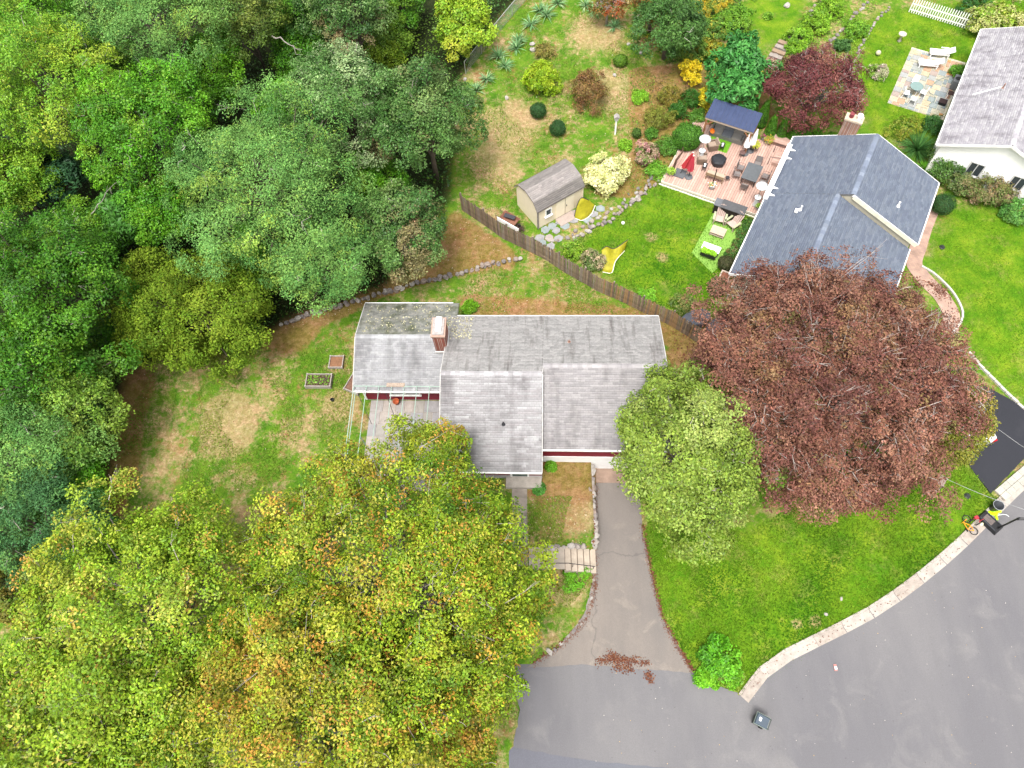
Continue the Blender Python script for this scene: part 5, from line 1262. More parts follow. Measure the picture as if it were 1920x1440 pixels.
# wire fence
w0p, w1p = P(872, 128, .9)[:2], P(992, -6, .9)[:2]; dW = w1p - w0p; LW = np.linalg.norm(dW); dW /= LW
wfe = thing('wire_fence', 'chain link fence with a pale top rail behind the yuccas', 'fence', (*w0p, 0), math.atan2(dW[1], dW[0]))
gal = mat('galvanised', (.55, .55, .54), .4, .1, 4, metal=.4); zb = Tz(*w0p)
def zat(u): return Tz(*(w0p + dW * u))
hh = 1.25; LW += 4
f = MB(); f.tube([(u, 0, zat(u) + hh) for u in np.linspace(0, LW, 12)], .032, 6); f.build('top_rail', gal, wfe)
for u in np.arange(0, LW, 2.6):
    f = MB(); f.tube([(u, 0, zat(u) - .1), (u, 0, zat(u) + hh)], .035, 6); f.build('post', gal, wfe)
f = MB(); u = 0
while u < LW:
    z = zat(u)
    for s in (1, -1):
        a = (u, .01 * s, z + (0 if s > 0 else hh)); b = (min(u + hh, LW + hh), .01 * s, z + (hh if s > 0 else 0)); f.beam(a, b, .006, .006)
    u += .11
o = f.build('wire_mesh', gal, wfe); o['kind'] = 'stuff'

# ------------------------------------------------------------------ street things
# wheeled bin on the road
def wheelie(label, px, py, rz):
    t = thing('wheeled_bin', label, 'trash cart', P(px, py, ZR), rz)
    g = mat('bin_green', (.045, .065, .055), .5, .15, 3)
    f = MB(); vs = [(-.24, -.28, .05), (.24, -.28, .05), (.24, .22, .05), (-.24, .22, .05), (-.30, -.36, 1.0), (.30, -.36, 1.0), (.30, .34, 1.0), (-.30, .34, 1.0)]
    f.add(vs, [(0, 3, 2, 1), (4, 5, 6, 7), (0, 1, 5, 4), (1, 2, 6, 5), (2, 3, 7, 6), (3, 0, 4, 7)]); f.build('body', g, t)
    f = MB(); f.box((0, 0, 1.0), (.68, .76, .06)); f.build('rim', mat('bin_rim', (.20, .24, .20), .5), t)
    lid = mat('bin_lid', (.075, .10, .13), .4, .12, 2)
    f = MB(); vs = [(-.31, -.36, 1.04), (.31, -.36, 1.04), (.31, .36, 1.04), (-.31, .36, 1.04), (-.26, -.30, 1.13), (.26, -.30, 1.13), (.26, .34, 1.10), (-.26, .34, 1.10)]
    f.add(vs, [(4, 5, 6, 7), (0, 1, 5, 4), (1, 2, 6, 5), (2, 3, 7, 6), (3, 0, 4, 7)]); lo = f.build('lid', lid, t)
    MB().box((-.02, -.12, 1.128), (.2, .13, .012)).build('sticker', white_plastic, lo)
    f = MB(); f.tube([(-.28, .44, 1.0), (.28, .44, 1.0)], .022, 6); f.build('handle', g, t)
    for s in (-1, 1):
        f = MB(); f.box((s * .27, .4, 1.0), (.05, .14, .06)); f.build('hinge', g, t)
        f = MB(); f.tube([(s * .24, .24, .12), (s * .31, .24, .12)], .12, 12); f.build('wheel', black_plastic, t)
wheelie('dark wheeled trash cart with a blue grey lid on the street', 1420, 1352, math.radians(-118))
# open black bin by the kerb
t = thing('trash_can', 'open dark round trash can at the kerb', 'trash can', P(1860, 954, ZR + .03))
f = MB(); f.lathe([(.22, 0), (.30, .75), (.33, .76), (.33, .8), (.29, .8), (.22, .1), (.0, .09)], (0, 0, 0), 20, caps=False); f.build('barrel', mat('can_grey', (.05, .055, .065), .45, .15, 4), t, smooth=True)
f = MB()
ring = [(.325 * math.cos(a), .325 * math.sin(a), .80) for a in np.linspace(0, 2 * PI, 25)]; f.tube(ring, .018, 5, caps=False); f.build('rim', mat('can_rim', (.35, .36, .38), .4), t)
# portable hoop
hb = P(1856, 979, ZR + .1); t = thing('basketball_hoop', 'portable basketball hoop with a black base at the kerb', 'basketball hoop', hb, math.atan2(*( (P(1872, 993, ZR)[:2] - P(1842, 965, ZR)[:2])[::-1])))
f = MB(); vs = [(-.72, -.42, -.08), (.72, -.42, -.08), (.72, .42, -.08), (-.72, .42, -.08), (-.62, -.36, .14), (.60, -.34, .14), (.60, .34, .14), (-.62, .36, .14)]
f.add(vs, [(0, 3, 2, 1), (4, 5, 6, 7), (0, 1, 5, 4), (1, 2, 6, 5), (2, 3, 7, 6), (3, 0, 4, 7)]); hbase = f.build('base', black_plastic, t)
f = MB(); f.box((-.15, 0, .15), (.62, .42, .02)); f.build('worn_top', mat('worn_plastic', (.16, .13, .12), .8, .4, 6), hbase)
for s in (-1, 1): f = MB(); f.box((-.05, s * .3, .16), (1.1, .05, .05)); f.build('ridge', mat('ridge_plastic', (.06, .065, .075), .5), hbase)
f = MB(); f.tube([(.52, 0, .1), (.52, .0, 2.45)], .055, 8); f.build('pole', black_plastic, t)
f = MB(); f.tube([(.52, 0, 2.0), (.95, .25, 2.75)], .03, 6); f.build('brace', black_plastic, t); f = MB(); f.tube([(.52, 0, 2.4), (.95, .25, 3.1)], .03, 6); f.build('brace', black_plastic, t)
bd = MB().box((1.0, .28, 2.95), (.04, 1.2, .8), .5).build('backboard', mat('clear_board', (.35, .42, .45), .15, .05, 3, spec=.6, alpha=.55), t)
f = MB(); c = Vector((1.0, .28, 2.95)); ax_ = Vector((-math.sin(.5), math.cos(.5), 0)); up = Vector((0, 0, 1))
q = [c + ax_ * a * .6 + up * b * .4 for a, b in ((-1, -1), (1, -1), (1, 1), (-1, 1))]
for i in range(4): f.beam(q[i], q[(i + 1) % 4], .05, .05)
f.build('board_frame', black_plastic, bd)
hc = c + Vector((math.cos(.5), math.sin(.5), 0)) * .38 - up * .3
f = MB(); f.tube([(hc.x + .23 * math.cos(a), hc.y + .23 * math.sin(a), hc.z) for a in np.linspace(0, 2 * PI, 20)], .016, 5, caps=False); f.build('rim', mat('hoop_orange', (.7, .2, .08), .5), t)
f = MB()
for k in range(12):
    a = 2 * PI * k / 12
    for s in (1, -1): f.tube([(hc.x + .22 * math.cos(a), hc.y + .22 * math.sin(a), hc.z), (hc.x + .14 * math.cos(a + s * .5), hc.y + .14 * math.sin(a + s * .5), hc.z - .4)], .008, 4, caps=False)
f.build('net', white_plastic, t)
# orange bicycle lying on the gutter
def bicycle(label, px, py, rz, col, sc):
    t = thing('bicycle', label, 'bicycle', P(px, py, ZR + .06), rz); t.scale = (sc,) * 3
    fr = mat('bike_%d' % int(col[1] * 100), col, .4)
    def wheel(x, y, z):
        w = MB(); w.tube([(x + .25 * math.cos(a), y + .25 * math.sin(a), z) for a in np.linspace(0, 2 * PI, 21)], .028, 6, caps=False); wo = w.build('wheel', black_plastic, t)
        s = MB()
        for k in range(8): s.tube([(x, y, z), (x + .24 * math.cos(k * PI / 4), y + .24 * math.sin(k * PI / 4), z)], .004, 4)
        s.build('spokes', steel, wo)
    wheel(-.42, 0, .06); wheel(.42, 0, .12)
    for a, b in (((-.42, 0, .08), (-.05, .0, .1)), ((-.05, 0, .1), (.3, .33, .12)), ((-.05, 0, .1), (-.2, .36, .12)), ((-.2, .34, .12), (.3, .33, .12)), ((-.42, 0, .08), (-.2, .34, .12)), ((.3, .4, .12), (.42, 0, .12))):
        f = MB(); f.tube([a, b], .024, 6); f.build('frame_tube', fr, t)
    MB().box((-.22, .42, .12), (.22, .07, .12)).build('saddle', black_plastic, t)
    f = MB(); f.tube([(.32, .44, -.05), (.3, .46, .12), (.32, .44, .4)], .016, 6); f.build('handlebar', fr, t)
bicycle('orange child bicycle lying at the kerb', 1818, 985, 1.9, (.75, .28, .02), .95)
t = thing('toy_scooter', 'red toy tricycle beside the black hoop base', 'tricycle', P(1829, 978, ZR + .05), .4)
for (x, y, r) in ((.0, -.2, .22), (-.25, .15, .13), (.25, .2, .13)):
    w = MB(); w.tube([(x + r * math.cos(a), y, r + r * math.sin(a)) for a in np.linspace(0, 2 * PI, 17)], .03, 6, caps=False); w.build('wheel', black_plastic, t)
red_p = mat('red_plastic', (.50, .04, .06), .45)
f = MB(); f.tube([(0, -.2, .22), (0, -.05, .5), (0, .2, .3), (-.25, .15, .13)], .03, 6); f.tube([(0, .2, .3), (.25, .2, .13)], .03, 6); f.build('frame', red_p, t)
MB().box((0, .18, .36), (.24, .22, .06)).build('seat', red_p, t); f = MB(); f.tube([(-.2, -.08, .6), (.2, -.08, .6)], .02, 6); f.tube([(0, -.05, .45), (0, -.08, .6)], .02, 6); f.build('handlebar', red_p, t)
# lime toy
t = thing('lime_inflatable', 'flat lime green inflatable toy beside the trash can', 'pool toy', P(1864, 961, ZR + .03), .3)
lime = mat('lime_vinyl', (.45, .75, .01), .4, .08, 3)
f = MB(); o_ = [(-.6, .16), (-.3, .14), (-.1, .26), (.15, .22), (.35, .3), (.42, .2), (.3, .08), (.5, -.02), (.4, -.14), (.2, -.1), (.05, -.25), (-.05, -.5), (-.16, -.48), (-.12, -.2), (-.3, -.05), (-.6, .06)]
f.prism(o_, 0, .05); f.build('outline', lime, t)
f = MB()
for (x, y, r) in ((-.35, .1, .09), (0, .06, .16), (.2, .1, .12), (-.06, -.25, .07)):
    f.lathe([(r * math.cos(a), .05 + r * .9 * math.sin(a)) for a in np.linspace(0, PI / 2 - .05, 5)], (x, y, 0), 10)
f.build('body', lime, t, smooth=True)
t = thing('rope', 'short pale rope curled on the street by the lime toy', 'rope', P(1880, 966, ZR + .01)); f = MB(); f.tube([(-.3, 0, .02), (0, .05, .02), (.2, .03, .02), (.35, -.1, .02)], .02, 5); f.build('cord', white_plastic, t)
small('skateboard', 'small pinkish broken toy car on the open street', 'toy', 1565, 1252, lambda t: (MB().box((0, 0, .1), (.16, .36, .08)).build('body', mat('pink_toy', (.6, .25, .22), .6), t), MB().box((0, -.03, .17), (.13, .16, .07)).build('cab', white_plastic, t), [MB().tube([(s * .09, y, .05), (s * .06, y, .05)], .05, 8).build('wheel', black_plastic, t) for s in (-1, 1) for y in (-.12, .12)]))
def disc(t):
    f = MB(); f.lathe([(.2, 0), (.2, .06), (.12, .1), (.12, .16), (.0, .17)], (0, 0, 0), 14, caps=False); f.build('cap', mat('dark_cap', (.03, .035, .03), .5), t)
small('drain_cap', 'round dark cap in the corner lawn near the kerb', 'cap', 1813, 930, disc); small('sprinkler_box', 'dark round cover on the mown lawn right of the brick walk', 'cap', 1766, 464, disc)
# timber garden chairs at the beech
def garden_seat(label, px, py, rz):
    t = thing('teak_chair', label, 'chair', G(px, py), rz); gw = mat('grey_teak', (.36, .27, .23), .85, .15, 5)
    for i in range(5): MB().box((0, -.24 + i * .12, .42), (.6, .105, .03)).build('seat_slat', gw, t)
    for i in range(4): MB().box((-.24 + i * .16, .3, .7), (.1, .03, .55)).build('back_slat', gw, t)
    for a in (-1, 1):
        for b in (-1, 1): MB().box((a * .28, b * .25, .22), (.06, .06, .44)).build('leg', gw, t)
        MB().box((a * .3, 0, .6), (.07, .6, .03)).build('armrest', gw, t)
garden_seat('weathered slatted garden chair under the copper beech', 1757, 906, .9); garden_seat('weathered slatted garden chair nearer the lawn edge', 1741, 926, .9)
# overhead cable
t = thing('overhead_cable', 'thin pale cable crossing the driveway to the beech', 'cable', (0, 0, 0))
a, b = P(1766, 894, 4.0), P(1960, 968, 6.5); f = MB(); f.tube([tuple(a + (b - a) * k / 10 - np.array([0, 0, .25 * math.sin(PI * k / 10)])) for k in range(11)], .014, 5); f.build('wire', mat('cable_grey', (.45, .45, .45), .5), t)
a, b = P(1872, 805, 4.0), P(1960, 862, 5.5); f = MB(); f.tube([tuple(a), tuple((a + b) / 2 - np.array([0, 0, .12])), tuple(b)], .014, 5); f.build('wire', MATS['cable_grey'], t)
# white car under the olive tree
def car():
    hd = P(1848, 833, -.3)[:2]; back = P(1813, 779, -.3)[:2]; d = back - hd; an = math.atan2(d[1], d[0])
    t = thing('parked_car', 'white car with red tail lights parked under the olive tree', 'car', (*( (hd + d / np.linalg.norm(d) * 2.15)), -1.01), an)
    paint = mat('white_paint', (.80, .80, .80), .25, .02, 2, spec=.5); dark = mat('car_glass', (.02, .025, .03), .1, .1, spec=.6)
    # lengthwise sections: x, half width, z bottom, z shoulder
    xs = [(-2.15, .70, .40, .82), (-2.0, .82, .25, .95), (-1.2, .88, .22, 1.0), (0.2, .89, .22, .98), (1.2, .87, .22, .95), (1.85, .80, .25, .80), (2.15, .62, .38, .65)]
    f = MB(); vs = []
    for x, w, zb, zs in xs: vs += [(x, -w * .92, zb), (x, -w, (zb + zs) / 2), (x, -w * .93, zs), (x, -w * .5, zs + .05), (x, w * .5, zs + .05), (x, w * .93, zs), (x, w, (zb + zs) / 2), (x, w * .92, zb)]
    k = 8; fs = [(i * k + j, (i + 1) * k + j, (i + 1) * k + (j + 1) % k, i * k + (j + 1) % k) for i in range(len(xs) - 1) for j in range(k)] + [tuple(range(k)), tuple(range((len(xs)) * k - 1, (len(xs) - 1) * k - 1, -1))]
    f.add(vs, fs); f.build('body', paint, t, smooth=True)
    f = MB(); cs = [(-1.75, .76, 1.02), (-1.35, .62, 1.46), (.1, .62, 1.50), (.95, .76, 1.02)]; vs = []
    for x, w, z in cs: vs += [(x, -w, z), (x, w, z)]
    vs += [(-1.75, -.78, .98), (-1.75, .78, .98), (.95, -.78, .98), (.95, .78, .98)]
    f.add(vs, [(0, 2, 3, 1), (4, 6, 7, 5), (0, 8, 10, 6, 4, 2), (1, 3, 5, 7, 11, 9), (0, 1, 9, 8), (6, 10, 11, 7)]); f.build('window', dark, t)
    f = MB(); f.box((-.62, 0, 1.50), (1.5, 1.2, .05)); f.build('roof', paint, t)
    for s in (-1, 1):
        f = MB(); f.box((-2.1, s * .62, .78), (.16, .3, .2)); f.build('tail_light', mat('tail_red', (.55, .01, .02), .25), t)
        f = MB(); f.box((2.03, s * .55, .62), (.14, .3, .14)); f.build('headlight', mat('lamp_clear', (.7, .72, .75), .15), t)
        for x in (-1.35, 1.35):
            f = MB(); f.tube([(x, s * .70, .32), (x, s * .90, .32)], .32, 18); w = f.build('wheel', black_plastic, t); f = MB(); f.tube([(x, s * .9, .32), (x, s * .91, .32)], .2, 12); f.build('rim', steel, w)
        f = MB(); f.box((.75, s * .98, 1.02), (.14, .16, .12)); f.build('mirror', paint, t)
car()
# ------------------------------------------------------------------ vegetation
LEAF = attr_mat('foliage_leaf', .45, .22, .22)
LEAF_MATT = attr_mat('foliage_matt', .65, .10, .22)
BARK = mat('bark', (.16, .125, .10), .9, .3, 3, .5)
BARK_PALE = mat('bark_pale', (.34, .30, .27), .85, .25, 3, .4)
TWIG_PALE = mat('twig_pale', (.60, .52, .47), .8, .2, 3)

def leaf_mesh(cen, nor, size, cols, aspect=.55, fold=.18, rng=RNG):
    """rhombic leaves bent along the midrib"""
    n = len(cen)
    nor = nor / (np.linalg.norm(nor, axis=1, keepdims=True) + 1e-9)
    t = rng.normal(0, 1, (n, 3)); t -= nor * np.sum(t * nor, 1, keepdims=True); t /= np.linalg.norm(t, axis=1, keepdims=True) + 1e-9
    b = np.cross(nor, t); s = size[:, None] if hasattr(size, '__len__') else size
    V = np.empty((n, 4, 3), np.float32)
    V[:, 0] = cen - t * s * .5 - nor * s * fold; V[:, 1] = cen - b * s * aspect * .5 + t * s * .06
    V[:, 2] = cen + t * s * .5 - nor * s * fold; V[:, 3] = cen + b * s * aspect * .5 + t * s * .06
    return np_mesh('leaves', V.reshape(-1, 3), np.arange(4 * n).reshape(n, 4), cols)

def crown_sprays(C, R, nl, spl, lobe=.34, zlo=-.35, rng=RNG, nsub=9, rough=1.0):
    """boughs on an ellipsoid, leaf clumps on each bough, leaf sprays on each clump"""
    i = np.arange(nl) + .5; ph = np.arccos(np.clip(1 - (1 - zlo) * i / nl, -1, 1)); th = PI * (1 + 5 ** .5) * i + rng.uniform(0, 6)
    d = np.stack([np.cos(th) * np.sin(ph), np.sin(th) * np.sin(ph), np.cos(ph)], 1) + rng.normal(0, .17 * rough, (nl, 3))
    k = 1 - rng.uniform(.06, .46, nl) * rough
    lc = C + d * (k * .86)[:, None] * R
    mr_ = np.mean(R[:2]); lr = mr_ * lobe * rng.uniform(.6, 1.35, nl)
    P_, N_, I_ = [], [], []
    for j in range(nl):
        out = d[j] / np.linalg.norm(d[j]) + np.array([0, 0, .5])
        sv = rng.normal(0, 1, (nsub * 3, 3)); sv /= np.linalg.norm(sv, axis=1, keepdims=True); sv = sv[(sv @ out) > -.3][:nsub]
        sc_ = lc[j] + sv * (lr[j] * rng.uniform(.55, 1.12, len(sv)))[:, None] * np.array([1, 1, .8])
        sr_ = lr[j] * rng.uniform(.28, .52, len(sv))
        m = max(2, int(spl * (lr[j] / (mr_ * lobe)) ** 2 / max(1, len(sv))))
        for q in range(len(sv)):
            v = rng.normal(0, 1, (m * 3 + 6, 3)); v /= np.linalg.norm(v, axis=1, keepdims=True)
            v = v[(v @ (sv[q] * .6 + out * .5)) > -.05][:m]
            P_.append(sc_[q] + v * (sr_[q] * rng.uniform(.6, 1.15, len(v)))[:, None] * np.array([1, 1, .75])); N_.append(v + sv[q] * .4 + np.array([0, 0, .5])); I_.append(np.full(len(v), j))
    return lc, lr, np.concatenate(P_), np.concatenate(N_), np.concatenate(I_)

def palette_pick(pal, n, rng=RNG):
    cols = np.array([c for c, w in pal]); ws = np.array([w for c, w in pal], float); ws /= ws.sum()
    return cols[rng.choice(len(pal), n, p=ws)]

def foliage_obj(parent, C, R, nl, spl, lps, spray_r, leaf, pal, name='crown', lobe=.34, zlo=-.35, matl=None, lobevar=.55, flat=.45, up=.5, tone=None, aspect=.55, rough=1.0):
    rng = RNG; org = np.array(parent.location)
    lc, lr, SP, SN, SI = crown_sprays(C, R, nl, spl, lobe, zlo, rough=rough)
    base = palette_pick(pal, nl); base = base * (1 + rng.uniform(-.15, .15, (nl, 1)))
    sc = base[SI] * lobevar + palette_pick(pal, len(SP)) * (1 - lobevar)
    sc *= 1 + rng.uniform(-.2, .2, (len(SP), 1))
    if tone is not None: sc = tone(SP, sc)
    n = len(SP) * lps
    idx = np.repeat(np.arange(len(SP)), lps)
    nn = SN / np.linalg.norm(SN, axis=1, keepdims=True)
    q = rng.normal(0, 1, (n, 3)); q /= np.linalg.norm(q, axis=1, keepdims=True); q *= (rng.uniform(0, 1, n) ** .4)[:, None]
    nq = nn[idx]; q = q - nq * (np.sum(q * nq, 1, keepdims=True) * (1 - flat))
    cen = SP[idx] + q * spray_r
    nor = nq * 1.0 + rng.normal(0, .42, (n, 3)) + np.array([0, 0, up * .6])
    col = sc[idx] * (1 + rng.uniform(-.28, .28, (n, 1))); col = np.clip(col * (1 + rng.uniform(-.08, .08, (n, 3))), .002, 1)
    o = link(name, leaf_mesh(cen - org, nor, leaf * rng.uniform(.5, 1.5, n), col, aspect), matl or LEAF, parent)
    return lc, lr, SP, SI, o

def tubes_np(A, B, ra, rb):
    """many 3-sided twigs at once"""
    n = len(A); d = B - A; d /= np.linalg.norm(d, axis=1, keepdims=True) + 1e-9
    h = np.where(np.abs(d[:, 2:3]) < .9, np.array([[0, 0, 1.]]), np.array([[1., 0, 0]])); u = np.cross(d, h); u /= np.linalg.norm(u, axis=1, keepdims=True); w = np.cross(d, u)
    V = np.empty((n, 6, 3))
    for k in range(3):
        a = 2 * PI * k / 3; e = u * math.cos(a) + w * math.sin(a)
        V[:, k] = A + e * (ra[:, None] if hasattr(ra, '__len__') else ra); V[:, 3 + k] = B + e * (rb[:, None] if hasattr(rb, '__len__') else rb)
    b = (np.arange(n) * 6)[:, None]
    FQ_ = np.concatenate([b + np.array(f) for f in ((0, 1, 4, 3), (1, 2, 5, 4), (2, 0, 3, 5))], 1).reshape(-1, 4)
    return V.reshape(-1, 3), FQ_

def tree(name, label, px, py, zc, R, pal, n_leaves=25000, leaf=.17, spray_r=.55, lps=26, lobe=.34, nl=None, group=None, bark=None, twig=0.0, twig_len=1.0, trunk_r=None, cat='tree', matl=None, zlo=-.35, tone=None, lobevar=.55, flat=.45, up=.5, twig_mat=None, aspect=.55, rough=1.0):
    C = P(px, py, zc); R = np.array(R, float); g = Tz(C[0], C[1])
    t = thing(name, label, cat, (C[0], C[1], g), 0, group); org = np.array(t.location)
    nl = nl or int(max(14, min(60, 26 * (R[0] * R[1]) ** .5 / 4)))
    spl = max(3, n_leaves / lps / nl)
    lc, lr, SP, SI, o = foliage_obj(t, C, R, nl, spl, lps, spray_r, leaf, pal, lobe=lobe, zlo=zlo, matl=matl, tone=tone, lobevar=lobevar, flat=flat, up=up, aspect=aspect, rough=rough)
    tr = trunk_r or max(.08, .035 * R[0] + .05); top = C + np.array([0, 0, R[2] * .2]) - org; f = MB()
    f.tube([(0, 0, -.15), (RNG.normal(0, .05), RNG.normal(0, .05), top[2] * .4), tuple(top)], [tr * 1.35, tr, tr * .35], 9)
    for j in range(nl):
        e = lc[j] - org; z0 = top[2] * RNG.uniform(.3, .75); s = Vector((0, 0, z0)); m_ = s.lerp(Vector(e), .5) + Vector((0, 0, .25 * R[2] * .3))
        f.tube([s, m_, Vector(e)], [tr * .5, tr * .3, tr * .1], 5, caps=False)
    f.build('trunk', bark or BARK, t, smooth=True)
    if twig > 0:
        k = (RNG.uniform(0, 1, len(SP)) < twig) & (SP[:, 2] > C[2] + .15 * R[2]); A0_ = lc[SI[k]]; A = A0_ + (SP[k] - A0_) * RNG.uniform(.35, .7, (k.sum(), 1)) + RNG.normal(0, .15, (k.sum(), 3)); B = SP[k] + (SP[k] - A) * (RNG.uniform(.0, .35 * twig_len, k.sum()))[:, None] + np.array([0, 0, .06])
        M_ = A + (B - A) * .55 + RNG.normal(0, .12, A.shape)
        V1, F1 = tubes_np(A - org, M_ - org, .02, .014); V2, F2 = tubes_np(M_ - org, B - org, .014, .006)
        # forked ends
        D = B - M_; L_ = np.linalg.norm(D, axis=1, keepdims=True); B2 = M_ + D * .9 + RNG.normal(0, .3, D.shape) * L_; V3, F3 = tubes_np(M_ - org, B2 - org, .011, .005)
        B3 = M_ + D * .4 ; B4 = B3 + D * .5 + RNG.normal(0, .35, D.shape) * L_; V4, F4 = tubes_np(B3 - org, B4 - org, .009, .004)
        Vs = np.concatenate([V1, V2, V3, V4]); n1, n2, n3 = len(V1), len(V1) + len(V2), len(V1) + len(V2) + len(V3)
        ob = link('twigs', np_mesh('twigs', Vs, np.concatenate([F1, F2 + n1, F3 + n2, F4 + n3])), twig_mat or TWIG_PALE, t); ob['kind'] = 'stuff'
    return t

G1 = [((.055, .130, .018), 3), ((.085, .180, .022), 3), ((.130, .220, .030), 2), ((.035, .090, .016), 1)]
# --- the big yellowing maples, lower left
def maple_tone(cx, cy, r):
    def f(SP, c):
        d = np.hypot(SP[:, 0] - cx, SP[:, 1] - cy); w = np.exp(-(d / r) ** 2)[:, None] * RNG.uniform(0, .75, (len(c), 1))
        return c * (1 - w) + np.array([.42, .20, .035]) * w * (.7 + .6 * RNG.uniform(0, 1, (len(c), 1)))
    return f
MAP = [((.285, .365, .02), 4), ((.195, .30, .014), 4), ((.11, .21, .010), 3.2), ((.41, .39, .05), 1.8), ((.48, .23, .04), 1.7), ((.055, .125, .008), 2)]
MAP2 = [((.28, .39, .024), 4), ((.19, .315, .016), 4), ((.11, .22, .012), 3), ((.42, .43, .07), 1.6), ((.44, .25, .05), .4)]
h1 = P(860, 1390, 8); h2 = P(480, 1130, 10)
mA = tree('maple_tree', 'large yellowing maple overhanging the front walk', 735, 1100, 8.0, (7.0, 7.4, 4.2), MAP, 140000, .138, .55, 32, .25, 70, 'yellowing maples in the front yard', BARK_PALE, .08, matl=LEAF, lobevar=.22, rough=.75)
foliage_obj(mA, P(935, 1120, 5.0), np.array([2.9, 3.2, 2.2]), 18, 22, 28, .55, .165, MAP, name='crown', lobe=.34)
foliage_obj(mA, P(820, 850, 6.0), np.array([2.2, 1.6, 1.4]), 12, 16, 26, .5, .165, MAP, name='crown', lobe=.34)
tree('maple_tree', 'yellow green maple at the lower left corner', 265, 1165, 8.0, (6.6, 6.5, 4.0), MAP2, 100000, .15, .55, 32, .26, 58, 'yellowing maples in the front yard', BARK_PALE, .06, lobevar=.22, rough=.8)
tree('maple_tree', 'orange tinged maple at the bottom edge', 590, 1370, 8.5, (7.0, 6.2, 4.0), MAP, 105000, .138, .55, 32, .26, 58, 'yellowing maples in the front yard', BARK_PALE, .08, lobevar=.22, rough=.75, tone=maple_tone(h2[0] + .5, h2[1] - 2, 3.6))
tree('maple_tree', 'maple with orange branch tips beside the street', 800, 1335, 6.5, (4.2, 4.4, 3.2), MAP, 56000, .138, .5, 32, .28, 40, 'yellowing maples in the front yard', BARK_PALE, .08, lobevar=.22, rough=.75, tone=maple_tone(h1[0], h1[1], 1.6))
tree('maple_tree', 'light yellow maple filling the bottom left corner', 90, 1400, 8.0, (5.5, 4.5, 3.6), MAP2, 40000, .175, .6, 30, .3, 36, 'yellowing maples in the front yard', BARK_PALE, .06, lobevar=.22, rough=.8)
# --- copper beech
COP = [((.225, .100, .066), 4), ((.16, .068, .052), 4), ((.29, .150, .100), 2.5), ((.11, .046, .040), 2.5), ((.25, .165, .07), .6), ((.12, .15, .03), .2)]
tree('copper_beech', 'huge copper beech covering the corner between the houses', 1548, 726, 6.4, (7.8, 8.0, 5.0), COP, 240000, .13, .42, 22, .23, 120, None, BARK_PALE, .15, 1.0, rough=.62, matl=LEAF_MATT)
OLV = [((.20, .21, .025), 3), ((.14, .18, .02), 3), ((.28, .22, .04), 1), ((.10, .14, .02), 1)]
tree('olive_tree', 'olive green tree over the white car at the right', 1774, 790, 4.6, (1.8, 3.3, 2.4), OLV, 26000, .14, .45, 26, .33, 26, None, None, .1)
# --- pale green tree over the garage
LIM = [((.19, .275, .035), 4), ((.24, .325, .05), 3), ((.135, .21, .025), 3), ((.32, .39, .10), 1.5), ((.07, .13, .016), 1.3)]
tree('pale_green_tree', 'pale lime green tree beside the garage and driveway', 1296, 850, 6.2, (4.1, 5.3, 4.6), LIM, 74000, .16, .55, 28, .26, 50, None, BARK_PALE, .12)
# --- woods, left and top
LOC = [((.150, .310, .075), 4), ((.110, .250, .060), 3), ((.21, .38, .085), 3), ((.33, .44, .06), 1.1), ((.055, .16, .036), 1.5)]
GRN = [((.045, .150, .008), 4), ((.028, .105, .006), 3), ((.080, .215, .012), 3), ((.15, .28, .018), 1.4)]
YGR = [((.17, .33, .020), 3), ((.24, .39, .028), 3), ((.10, .25, .016), 3), ((.36, .43, .035), 1)]
VIN = [((.085, .27, .012), 4), ((.14, .34, .016), 3), ((.05, .17, .010), 3), ((.22, .33, .03), 1)]
OAK = [((.060, .145, .030), 4), ((.10, .20, .042), 3), ((.032, .09, .018), 3.5), ((.18, .27, .08), 2), ((.26, .16, .09), .7)]
SIL = [((.095, .20, .045), 4), ((.165, .285, .08), 3), ((.045, .12, .022), 3), ((.36, .46, .22), 1.8)]
GOL = [((.15, .225, .016), 4), ((.105, .18, .012), 3), ((.21, .285, .025), 3), ((.055, .115, .009), 1.8)]
WG = 'trees of the wood on the left'
tree('locust_tree', 'feathery blue green locust in the middle of the wood', 505, 345, 8.0, (5.7, 7.2, 4.4), LOC, 85000, .14, .62, 34, .27, 58, WG, None, .03, matl=LEAF_MATT, flat=.35, aspect=.4)
tree('locust_tree', 'lower bluish locust bough reaching toward the red house', 600, 480, 5.5, (3.6, 3.6, 3.0), LOC, 34000, .14, .58, 34, .32, 28, WG, None, .03, matl=LEAF_MATT, flat=.35, aspect=.4)
tree('silver_green_tree', 'silvery green tree left of the dark oak at the wire fence', 648, 200, 7.5, (4.0, 4.4, 4.2), SIL, 42000, .15, .5, 26, .26, 40, WG, None, .04)
tree('oak_tree', 'dark oak with bronze tips next to the wire fence', 796, 222, 6.5, (3.7, 4.2, 4.2), OAK, 42000, .15, .5, 26, .27, 38, WG, None, .04)
tree('oak_tree', 'dark rounded tree standing above the rock edging', 758, 430, 4.5, (3.0, 3.6, 3.2), OAK, 30000, .15, .48, 26, .29, 28, WG, None, .03)
tree('golden_green_tree', 'broad golden green tree at the edge of the west lawn', 360, 580, 4.2, (5.9, 4.3, 3.4), GOL, 70000, .15, .55, 30, .26, 54, WG, None, .0, matl=LEAF_MATT, zlo=-.7)
tree('maple_tree', 'dark green tree along the left edge', 70, 545, 8.0, (5.2, 5.0, 4.4), GRN, 52000, .16, .55, 26, .28, 44, WG, None, .04)
tree('maple_tree', 'dark green tree below it along the left edge', 60, 690, 7.0, (4.6, 3.6, 3.8), GRN, 30000, .16, .55, 26, .3, 30, WG, None, .04)
